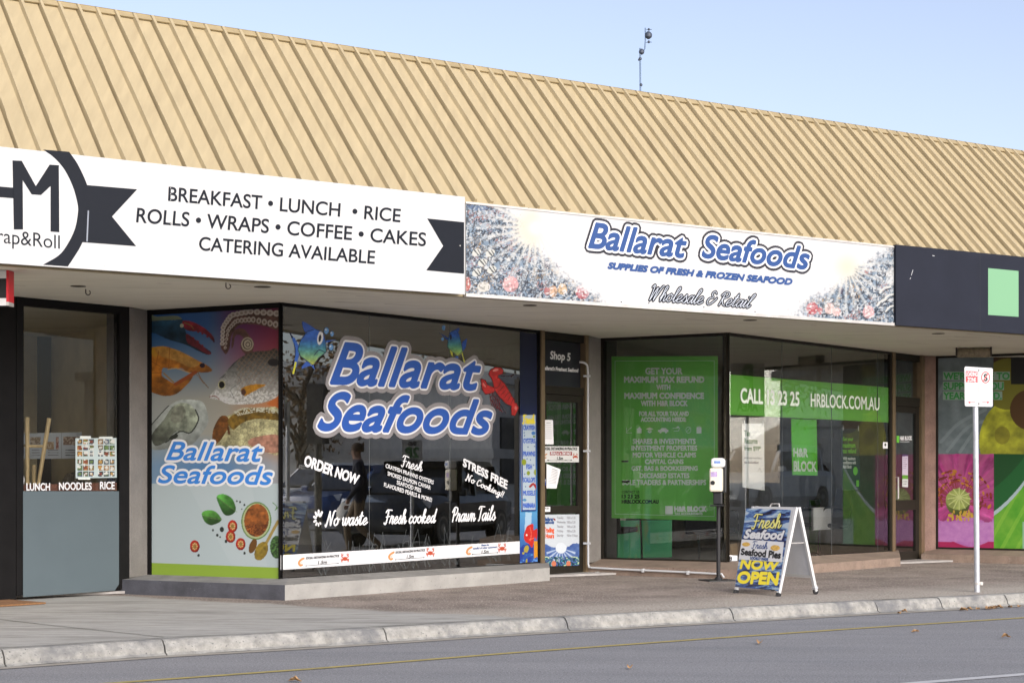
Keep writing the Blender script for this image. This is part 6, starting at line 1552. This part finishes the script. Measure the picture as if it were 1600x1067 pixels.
tilt_picture(FT, fq, af_paint, .015, 'water_print', front, .6)
Z5 = lambda pts: tuple((1100 + x*.225, 700 + y*.225) for x, y in pts)
mb, done = letters(front, INKBLK)
script(mb, FT, 'Fresh', Z5(((342, 462), (545, 460), (535, 562), (332, 566))), 4.6, .017); done()
mb = MB(); script(mb, FT, 'Fresh', Z5(((340, 460), (543, 458), (533, 560), (330, 564))), 2.8, .020); obj('lettering', mb, mat('pale yellow vinyl', S(226, 220, 130), rough=.5), front)
mb, done = letters(front, mat('navy ink', S(20, 28, 80), rough=.5)); text(mb, FT, 'Seafood', Z5(((286, 570), (558, 580), (548, 640), (276, 628))), .017, bold=2.6, shear=.2); done()
mb, done = letters(front, WVIN); text(mb, FT, 'Seafood', Z5(((286, 568), (558, 578), (548, 638), (276, 626))), .019, bold=1.1, shear=.2); done()
mb = MB(); text(mb, FT, 'NOW', Z5(((262, 770), (520, 790), (508, 848), (250, 836))), .017, bold=1.3, shear=.05); text(mb, FT, 'OPEN', Z5(((240, 862), (520, 868), (510, 950), (232, 935))), .017, bold=1.6, shear=.05); obj('lettering', mb, YEL, front)
mb = MB(); Q = [FT.w(a, .021, z) for a, z in [FT.sz(*p, .021) for p in Z5(((262, 636), (555, 655), (540, 795), (240, 775)))]]; Q2 = [FT.w(a, .019, z) for a, z in [FT.sz(*p, .019) for p in Z5(((262, 636), (555, 655), (540, 795), (240, 775)))]]
mb.hexa([Q[3], Q[2], Q2[2], Q2[3], Q[0], Q[1], Q2[1], Q2[0]]); stk = obj('pie_card', mb, WVIN, front)
mb, done = letters(stk, INKBLK); text(mb, FT, 'Seafood Pies', Z5(((260, 700), (535, 722), (528, 770), (256, 742))), .0225, bold=.8, res=4); done()
mb, done = letters(stk, BLUE); script(mb, FT, 'Fresh', Z5(((335, 648), (445, 656), (440, 706), (330, 700))), 1.6, .0225); text(mb, FT, 'LOCALLY MADE', Z5(((322, 756), (445, 768), (443, 784), (320, 774))), .0225, bold=.5, res=2); done()
mb = MB()
for cx, cy, rx, ry in ((292, 671, 28, 15), (494, 696, 33, 20)): mb.add([FT.w(a, .0225, z) for a, z in [FT.sz(x, y, .0225) for x, y in ell(1100 + cx*.225, 700 + cy*.225, rx*.225, ry*.225, 14)]][::-1], (tuple(range(14)),))
pieces('pie_print', mb, mat('pie crust print', S(212, 172, 88), rough=.6, var=.3, vscale=60), stk)

# ---------------------------------------------------------------- antenna on the roof
ab = at(1001.6, 141, 30.0)
an = empty('antenna', (ab[0], ab[1], ZT - .05), 'thin roof antenna mast with small cups and arms', 'antenna')
AM = mat('antenna metal', S(96, 116, 140), rough=.5, metal=.3)
DA = 30.0; z4 = lambda x, y: at(880 + x*.1405, 30 + y*.1405, DA)
mb = MB(); mb.smooth = True; b0 = z4(868, 795); mb.tube([(b0[0], b0[1], ZT - .06), z4(856, 325)], .014, 8); obj('mast', mb, AM, an)
mb = MB(); mb.smooth = True; mb.tube([z4(858, 380), z4(890, 368), z4(908, 330), z4(914, 240), z4(914, 100)], .011, 8); mb.tube([z4(914, 122), z4(985, 118)], .006, 6); mb.tube([z4(914, 262), z4(985, 258)], .006, 6); obj('arm', mb, AM, an)
mb = MB(); mb.smooth = True
for x, y, r in ((948, 182, .066), (952, 117, .022), (952, 256, .024), (872, 365, .05), (856, 443, .03), (842, 455, .018), (865, 733, .028)):
    c = z4(x, y); mb.lathe((c[0], c[1], c[2] - r), (0, 0, 1), [(0, r*.3), (r*.5, r*.9), (r, r), (r*1.5, r*.85), (r*2, r*.3)], 12)
pieces('sensor', mb, mat('dark sensor', S(58, 66, 80), rough=.5), an)

# ---------------------------------------------------------------- fallen leaves
LFM = mat('dry leaf', (0.34, 0.20, 0.09), rough=.8, var=.5, vscale=30)
rr = random.Random(11)
spots = [(1187, 1005, 'single fallen leaf on the road below the sandwich board'), (1430, 987, 'single fallen leaf on the road below the yellow line near the loading sign'), (1572, 995.5, 'single fallen leaf on the road at the far right'), (984, 1043.5, 'single fallen leaf low in the middle of the road'),
         (461, 1064, 'curled leaf at the bottom left edge of the road'), (898, 981, 'orange leaf in the gutter left of the sandwich board'), (1405, 958.2, 'flat pale leaf in the gutter by a kerb joint'), (1413, 955.4, 'small curled leaf standing against the kerb joint')]
for i in range(13): spots.append((rr.uniform(1496, 1600), 0, None))
base_leaf = None
for x, y, lab in spots:
    if lab is None:
        y = np.interp(x, [1480, 1600], [954.4, 946.6]) + rr.uniform(-.6, 1.2); lab = 'brown leaf among the drift in the gutter under the loading sign'
        grp = 'leaves drifted in the gutter'
    else: grp = None
    c = ground(x, y, ZR + .006)
    L = rr.uniform(.05, .085); a = rr.uniform(0, 6.3); mb = MB(); n = 6; rows = []
    for i in range(n + 1):
        t = i/n; w = .30*L*sin(pi*min(1, t*1.05))**.8 + .001; h = .004 + .022*rr.random()*t*(1-t)*4
        rows.append([(L*(t-.5), -w, h + .35*w), (L*(t-.5), 0, h*.4), (L*(t-.5), w, h + .35*w)])
    ca_, sa_ = cos(a), sin(a)
    vs = [(c[0] + ca_*p[0] - sa_*p[1], c[1] + sa_*p[0] + ca_*p[1], c[2] + p[2]) for r_ in rows for p in r_]
    fs = [(3*i + j, 3*i + 3 + j, 3*i + 4 + j, 3*i + 1 + j) for i in range(n) for j in range(2)]; mb.add(vs, fs)
    obj('fallen_leaf', mb, LFM, label=lab, cat='leaf', group=grp)

# ---------------------------------------------------------------- across and down the street: what the glass mirrors
def mir(fr, x, y, D, o=0.0):
    v = np.array(at(x, y, D)); t = float(np.dot(v[:2] - fr.p, fr.n)); p = v[:2] - 2*t*fr.n; return (p[0], p[1], v[2])
def mdir(fr, v): v = np.array(v, float); v = v - 2*float(np.dot(v, fr.n))*fr.n; return v / np.hypot(*v)
STREET = atan2(FA.d[1], FA.d[0])
def car(loc, rz, m, label, cat='car', L=4.5, H=1.62, Wd=1.82, name='parked_car', group=None):
    t = empty(name, loc, label, cat, group); ca, sa = cos(rz), sin(rz)
    w = lambda p: (loc[0] + ca*p[0] - sa*p[1], loc[1] + sa*p[0] + ca*p[1], loc[2] + p[2])
    hw = Wd/2
    def loft(st, mm, nm, par):
        mb = MB(); mb.smooth = True; vs = []; n = 8
        for x, wd, zb, zt in st:
            vs += [w(p) for p in ((x, -wd*.9, zb), (x, -wd, zb + .12), (x, -wd, zt - .14), (x, -wd*.86, zt), (x, wd*.86, zt), (x, wd, zt - .14), (x, wd, zb + .12), (x, wd*.9, zb))]
        fs = [(i*n + j, i*n + (j+1) % n, (i+1)*n + (j+1) % n, (i+1)*n + j) for i in range(len(st)-1) for j in range(n)]
        fs += [tuple(range(n))[::-1], tuple(range((len(st)-1)*n, len(st)*n))]; mb.add(vs, fs); return obj(nm, mb, mm, par)
    k = L/4.5; b = .95*H/1.62
    body = loft([(2.25*k, hw*.72, .30, .62), (2.1*k, hw*.9, .24, .80), (1.4*k, hw, .24, .92), (.9*k, hw, .24, b + .02), (-1.6*k, hw, .24, b + .06), (-2.1*k, hw*.94, .28, b + .02), (-2.25*k, hw*.8, .36, b - .1)], m, 'body', t)
    cab = loft([(1.0*k, hw*.86, b - .06, b + .08), (.35*k, hw*.78, b - .06, H - .06), (-.2*k, hw*.75, b - .06, H - .035), (-1.4*k, hw*.73, b - .06, H - .06), (-2.05*k, hw*.8, b - .06, b + .12)], mat('car glass', (0.012, 0.014, 0.016), rough=.05, spec=.8), 'window', t)
    loft([(.42*k, hw*.76, H - .09, H - .02), (-.2*k, hw*.73, H - .07, H), (-1.45*k, hw*.72, H - .09, H - .02), (-1.7*k, hw*.7, H - .2, H - .1)], m, 'roof', t)
    for s_ in (-1, 1):
        mb = MB()
        for x0, x1, x2 in ((.98, .36, .06), (-.35, -.42, .05), (-1.55, -1.5, .07)):
            mb.hexa([w(p) for p in ((x0*k, s_*hw*.9, b - .02), ((x0-x2)*k, s_*hw*.9, b - .02), ((x0-x2)*k, s_*hw*.80, b - .02), (x0*k, s_*hw*.80, b - .02), (x1*k, s_*hw*.80, H - .06), ((x1-x2)*k, s_*hw*.80, H - .06), ((x1-x2)*k, s_*hw*.70, H - .06), (x1*k, s_*hw*.70, H - .06))])
        pieces('pillar', mb, m, t)
        mb = MB(); mb.hexa([w(p) for p in ((2.18*k, s_*hw*.55, .66), (1.85*k, s_*hw*.96, .70), (1.8*k, s_*hw*.80, .70), (2.1*k, s_*hw*.5, .66), (2.12*k, s_*hw*.55, .79), (1.75*k, s_*hw*.97, .86), (1.7*k, s_*hw*.8, .86), (2.05*k, s_*hw*.5, .79))]); obj('headlight', mb, mat('headlight', (0.7, 0.72, 0.75), rough=.1), t)
        mb = MB(); mb.box(w((.78*k, s_*(hw + .1), b + .02)), .12, .2, .14, rz); obj('mirror', mb, m, t, bevel=.03)
        for x in (1.38*k, -1.4*k):
            c = w((x, s_*(hw - .2), .33)); ax = (-sa*s_, ca*s_, 0); mb = MB(); mb.smooth = True; mb.lathe(c, ax, [(0, .33), (.17, .335), (.21, .30)], 24); wh = obj('wheel', mb, BLK, t)
            mb = MB(); mb.smooth = True; mb.lathe(c, ax, [(.2, .23), (.215, .22), (.2, .12), (.222, .05)], 20); obj('rim', mb, ALU, wh)
    mb = MB(); mb.hexa([w(p) for p in ((2.27*k, -.45, .42), (2.27*k, .45, .42), (2.2*k, .45, .42), (2.2*k, -.45, .42), (2.22*k, -.5, .66), (2.22*k, .5, .66), (2.1*k, .5, .66), (2.1*k, -.5, .66))]); obj('grille', mb, BLK, t)
    return t
WCAR = mat('white car paint', (0.85, 0.85, 0.85), rough=.25, coat=.3); KCAR = mat('dark car paint', (0.02, 0.022, 0.025), rough=.2, coat=.5); BCAR = mat('blue car paint', (0.02, 0.06, 0.2), rough=.2, coat=.5)
rz_of = lambda v: atan2(v[1], v[0])
inb = rz_of((-FA.d[0], -FA.d[1]))
l = mir(WA, 668, 800, 32); car((l[0], l[1], ZR), inb, KCAR, 'dark car reflected in the middle of the seafood window', H=1.5)
l = mir(WB, 1196, 790, 46); mb = MB(); mb.box((l[0], l[1], -2), 16, 9, 2.28, inb); obj('car_park', mb, ROAD, kind='structure'); car((l[0], l[1], .285), rz_of((-.62, -.78)), WCAR, 'white car reflected in the tax office window', H=1.68)
l = mir(WA, 505, 790, 50); car((l[0], l[1], ZR), inb + .5, WCAR, 'white car reflected at the left of the seafood window')
l = mir(WA, 560, 790, 42); car((l[0], l[1], ZR), inb + .2, BCAR, 'blue car reflected behind the walking man', H=1.5)
# man
def person(loc, hd, label):
    """hd: heading angle; a man mid stride"""
    bm = bpy.data.meshes.new('person')
    J = {'pel': (0, 0, .95, .135), 'bel': (.0, 0, 1.10, .145), 'che': (.02, 0, 1.34, .165), 'nec': (.03, 0, 1.50, .062), 'hea': (.06, 0, 1.60, .085), 'top': (.06, 0, 1.70, .075),
         'hl': (.0, .10, .90, .095), 'kl': (.20, .10, .50, .065), 'al': (.16, .10, .10, .045), 'tl': (.34, .10, .05, .035), 'hr': (.0, -.10, .90, .095), 'kr': (.02, -.10, .49, .065), 'ar': (-.32, -.10, .18, .045), 'tr': (-.20, -.10, .04, .035),
         'sl': (.02, .19, 1.42, .075), 'el': (-.10, .26, 1.14, .055), 'wl': (.06, .25, .90, .038), 'fl': (.10, .24, .80, .035), 'sr': (.02, -.19, 1.42, .075), 'er': (-.02, -.26, 1.14, .055), 'wr': (.16, -.25, .92, .038), 'fr': (.20, -.24, .82, .035)}
    E = [('pel', 'bel'), ('bel', 'che'), ('che', 'nec'), ('nec', 'hea'), ('hea', 'top')] + [e for s in 'lr' for e in (('pel', 'h'+s), ('h'+s, 'k'+s), ('k'+s, 'a'+s), ('a'+s, 't'+s), ('che', 's'+s), ('s'+s, 'e'+s), ('e'+s, 'w'+s), ('w'+s, 'f'+s))]
    N = list(J); c, s = cos(hd), sin(hd)
    bm.from_pydata([(c*J[n][0] - s*J[n][1], s*J[n][0] + c*J[n][1], J[n][2]) for n in N], [(N.index(a), N.index(b)) for a, b in E], [])
    o = bpy.data.objects.new('person', bm); COL.objects.link(o); o.modifiers.new('skin', 'SKIN'); o.modifiers.new('sub', 'SUBSURF').levels = 2
    for i, n in enumerate(N): bm.skin_vertices[0].data[i].radius = (J[n][3], J[n][3]*(1.0 if n not in ('che', 'bel', 'pel') else 1.0)); bm.skin_vertices[0].data[i].use_root = n == 'pel'
    dg = bpy.context.evaluated_depsgraph_get(); dg.update(); me = bpy.data.meshes.new_from_object(o.evaluated_get(dg)); bpy.data.objects.remove(o)
    for mm in (mat('skin', (0.42, 0.25, 0.18), rough=.6), mat('navy jacket', (0.012, 0.016, 0.035), rough=.85), mat('khaki trousers', (0.20, 0.15, 0.10), rough=.9), mat('dark shoes', (0.02, 0.018, 0.016), rough=.5)): me.materials.append(mm)
    for p in me.polygons:
        z = p.center.z; r = abs(-s*p.center.x + c*p.center.y)
        p.material_index = 0 if z > 1.50 or (r > .2 and z < .89 and z > .7) else 1 if z > .86 else 3 if z < .1 else 2
        p.use_smooth = True
    o = bpy.data.objects.new('person', me); link(o, None, loc, label, 'person', None, None)
    ww = lambda x, y, z: (loc[0] + c*x - s*y, loc[1] + s*x + c*y, loc[2] + z)
    mb = MB(); mb.smooth = True; mb.lathe(ww(.035, 0, 1.63), (-.15*c, -.15*s, 1), [(0, .098), (.04, .105), (.09, .09), (.125, .05), (.135, .01)], 16); obj('hair', mb, mat('brown hair', (0.06, 0.035, 0.02), rough=.8), o)
    mb = MB(); mb.smooth = True; mb.lathe(ww(.14, 0, 1.60), (c, s, -.3), [(0, .02), (.02, .014), (.035, .006)], 8); obj('nose', mb, MATS['skin'], o)
    for sy in (-1, 1):
        mb = MB(); mb.lathe(ww(.135, sy*.032, 1.635), (c, s, 0), [(0, .012), (.008, .01)], 8); obj('eye', mb, BLK, o)
        for kf in range(4):
            mb = MB(); mb.smooth = True; x0 = .10 if sy > 0 else .20; x0 += -.025 + .017*kf; mb.tube([ww(x0, sy*.24, .80), ww(x0 + .012, sy*.235, .765), ww(x0 + .006, sy*.225, .735 + .006*abs(kf-1.5))], [.009, .008, .006], 6); obj('finger', mb, MATS['skin'], o)
    return o
l = mir(WA, 562, 860, 26.5); hd = rz_of(mdir(WA, (-1, -.1))); person((l[0], l[1], ZR), hd, 'man in a navy jacket and khaki trousers walking, reflected in the seafood window')
# signs on poles
def pole_sign(fr, x, ytop, ybot, wpx, D, name, label, writing, face):
    l = mir(fr, x, ytop, D)
    while l[0] / l[1] * F + CX < 1660 and l[1] > 0: D *= 1.03; l = mir(fr, x, ytop, D)
    zt = l[2]; zb = HC + (YH - ybot)/F*D; w = wpx/F*D
    t = empty(name, (l[0], l[1], ZR if False else 0), label, 'street sign')
    f = mdir(fr, (1, face)); P = Frame((l[0], l[1]), (l[0] - f[0], l[1] - f[1])); 
    if np.dot(P.n, np.array([fr.p[0] - l[0], fr.p[1] - l[1]])) < 0: P = Frame((l[0], l[1]), (l[0] + f[0], l[1] + f[1]))
    mb = MB(); mb.smooth = True; mb.tube([(l[0] - P.n[0]*.035, l[1] - P.n[1]*.035, 0), (l[0] - P.n[0]*.035, l[1] - P.n[1]*.035, zt - .02)], .028, 12); obj('pole', mb, STEEL, t)
    mb = MB(); mb.fbox(P, -w/2, w/2, -.006, 0, zb, zt); pl = obj('sign_plate', mb, MATS['sign white'], t)
    for body, u0, u1, v0, v1, mm, bd in writing:
        W, Fc, E = text_mesh(body, 0, 4); mb = MB(); pts = [(-w/2 + w*(u0 + (u1-u0)*u), zb + (zt-zb)*(v0 + (v1-v0)*v)) for u, v in W]; mb.add([P.w(a, .002, z) for a, z in pts], Fc)
        for a, b in E: ribbon(mb, P, pts[a], pts[b], bd, .0022)
        obj('lettering', mb, mm, pl)
pole_sign(WA, 644, 687, 727, 32, 21.5, 'parking_sign', 'white end of two hour parking sign mirrored in the seafood window', [('END', .3, .7, .78, .92, BLK, .003), ('2P', .18, .82, .32, .70, DGREEN, .008), ('AREA', .2, .8, .08, .24, BLK, .003)], .1)
pole_sign(WB, 1168, 556, 652, 54, 24.0, 'parking_sign', 'white parking area sign mirrored in the tax office window', [('P', .36, .64, .45, .85, DGREEN, .012), ('AREA', .2, .8, .1, .26, BLK, .005)], .1)
l = mir(WA, 497, 600, 26); mb = MB(); mb.smooth = True; mb.tube([(l[0], l[1], -.1), (l[0], l[1], l[2])], .055, 14); po = obj('street_pole', mb, mat('dark pole', (0.02, 0.02, 0.022), rough=.5), label='thick dark pole mirrored at the left of the seafood window', cat='pole')
mb = MB(); mb.box((l[0], l[1], l[2] - .9), .16, .3, .9, STREET); obj('signal_box', mb, BLK, po)
# buildings
def block(loc, w, d, h, rz, m, label, rows=2, cols=6, flip=1):
    t = empty('street_building', loc, label, 'building', 'buildings across the street'); ca, sa = cos(rz), sin(rz)
    W = lambda x, y, z: (loc[0] + ca*x - sa*y, loc[1] + sa*x + ca*y, loc[2] + z)
    mb = MB(); mb.box(loc, w, d, h, rz); obj('wall', mb, m, t)
    mb = MB(); mb.box((loc[0], loc[1], h + loc[2]), w + .5, d + .5, .35, rz); mb.box((loc[0], loc[1], loc[2] + h*.5 - .25), w + .16, d + .16, .3, rz); obj('parapet', mb, mat('pale parapet', (0.55, 0.55, 0.53), rough=.8), t)
    for i in range(cols):
        for j in range(rows):
            for s_ in (-1, 1):
                x = -w/2 + w*(i + .5)/cols; z = h*(j + .25)/rows; c = W(x, s_*(d/2), z); mb = MB(); mb.box(c, w/cols*.62, .12, h/rows*.5, rz); obj('window', mb, mat('far window', (0.03, 0.035, 0.04), rough=.1), t)
    return t
PALEW = mat('far white wall', (0.70, 0.69, 0.66), rough=.85, var=.08); BROWNW = mat('far brick wall', (0.25, 0.15, 0.10), rough=.9, var=.15)
l = mir(WA, 520, 748, 75); block((l[0], l[1], ZR), 26, 10, 5.0, STREET, PALEW, 'pale two storey block mirrored at the left of the seafood window')
l = mir(WA, 700, 748, 62); block((l[0], l[1], ZR), 14, 9, 4.2, STREET, PALEW, 'pale low block mirrored behind the dark car', 1, 4)
l = mir(WB, 1330, 748, 70); block((l[0], l[1], ZR), 22, 10, 6.5, STREET, PALEW, 'pale block mirrored in the right of the tax office window')
block((-30, -12, ZR), 30, 10, 5.5, STREET, BROWNW, 'brick block across the road to the left', 2, 8)
block((2, -22, ZR), 26, 10, 5.0, STREET, PALEW, 'pale block straight across the road', 2, 7)
# low rail in front of the far car park
l0_, l1_ = mir(WA, 440, 740, 45), mir(WA, 700, 740, 45)
mb = MB()
for z in (.35, .7): mb.tube([(l0_[0], l0_[1], z), (l1_[0], l1_[1], z)], .04, 8)
for i in range(7): u = i/6; mb.box((l0_[0]*(1-u) + l1_[0]*u, l0_[1]*(1-u) + l1_[1]*u, ZR), .1, .1, .95)
obj('guard_rail', mb, ALU, label='grey guard rail mirrored in the seafood window', cat='guard rail')
# autumn trees
def tree(loc, h, r, m, label, seed):
    rr = random.Random(seed); t = empty('street_tree', loc, label, 'tree', 'autumn street trees'); mb = MB(); mb.smooth = True
    mb.tube([(loc[0], loc[1], loc[2]), (loc[0] + .1, loc[1], loc[2] + h*.45), (loc[0], loc[1] + .1, loc[2] + h*.9)], [.18, .12, .03], 8); lim = []
    for i in range(16):
        a = rr.uniform(0, 6.28); z0 = h*rr.uniform(.3, .75); e = (loc[0] + r*cos(a)*rr.uniform(.5, 1), loc[1] + r*sin(a)*rr.uniform(.5, 1), loc[2] + z0 + h*rr.uniform(.1, .3)); lim.append(e); mb.tube([(loc[0], loc[1], loc[2] + z0), ((loc[0] + e[0])/2, (loc[1] + e[1])/2, (loc[2] + z0 + e[2])/2 + .2), e], [.07, .045, .015], 6)
    obj('trunk', mb, mat('bark', (0.10, 0.08, 0.06), rough=.95, var=.3, vscale=10), t); mb = MB()
    for i in range(1500):
        e = rr.choice(lim); p = [e[k] + rr.gauss(0, r*.22) for k in range(3)]; s_ = rr.uniform(.06, .13); u = Vector((rr.gauss(0, 1), rr.gauss(0, 1), rr.gauss(0, 1))).normalized(); v = u.orthogonal().normalized(); p = Vector(p)
        mb.quad(p + u*s_, p + v*s_*.6, p - u*s_, p - v*s_*.6)
    obj('crown', mb, m, t)
AUT = mat('autumn leaves', (0.20, 0.11, 0.035), rough=.8, var=.5, vscale=3); OLV = mat('olive leaves', (0.07, 0.085, 0.03), rough=.8, var=.5, vscale=3)
for i, (fr, x, D, h, r, mm, lb) in enumerate(((WA, 470, 56, 5.2, 2.2, AUT, 'bare autumn tree mirrored at the left of the seafood window'), (WA, 610, 58, 5.0, 2.4, AUT, 'autumn tree mirrored behind the parking sign'), (WB, 1150, 52, 5.4, 2.6, AUT, 'rusty autumn tree mirrored behind the white car'), (WB, 1205, 66, 6, 2.5, OLV, 'olive tree mirrored above the white car'))):
    l = mir(fr, x, 748, D); tree((l[0], l[1], ZR), h, r, mm, lb, 20 + i)
tree((-20, -6, ZR), 7, 3, AUT, 'autumn tree across the road to the left', 31)
print('MIRRORED', [(o.name, [round(v, 1) for v in o.location], round(o.location.x/o.location.y*F + CX)) for o in bpy.data.objects if o.parent is None and o.get('category') in ('car', 'person', 'street sign', 'tree', 'building', 'pole', 'guard rail')])
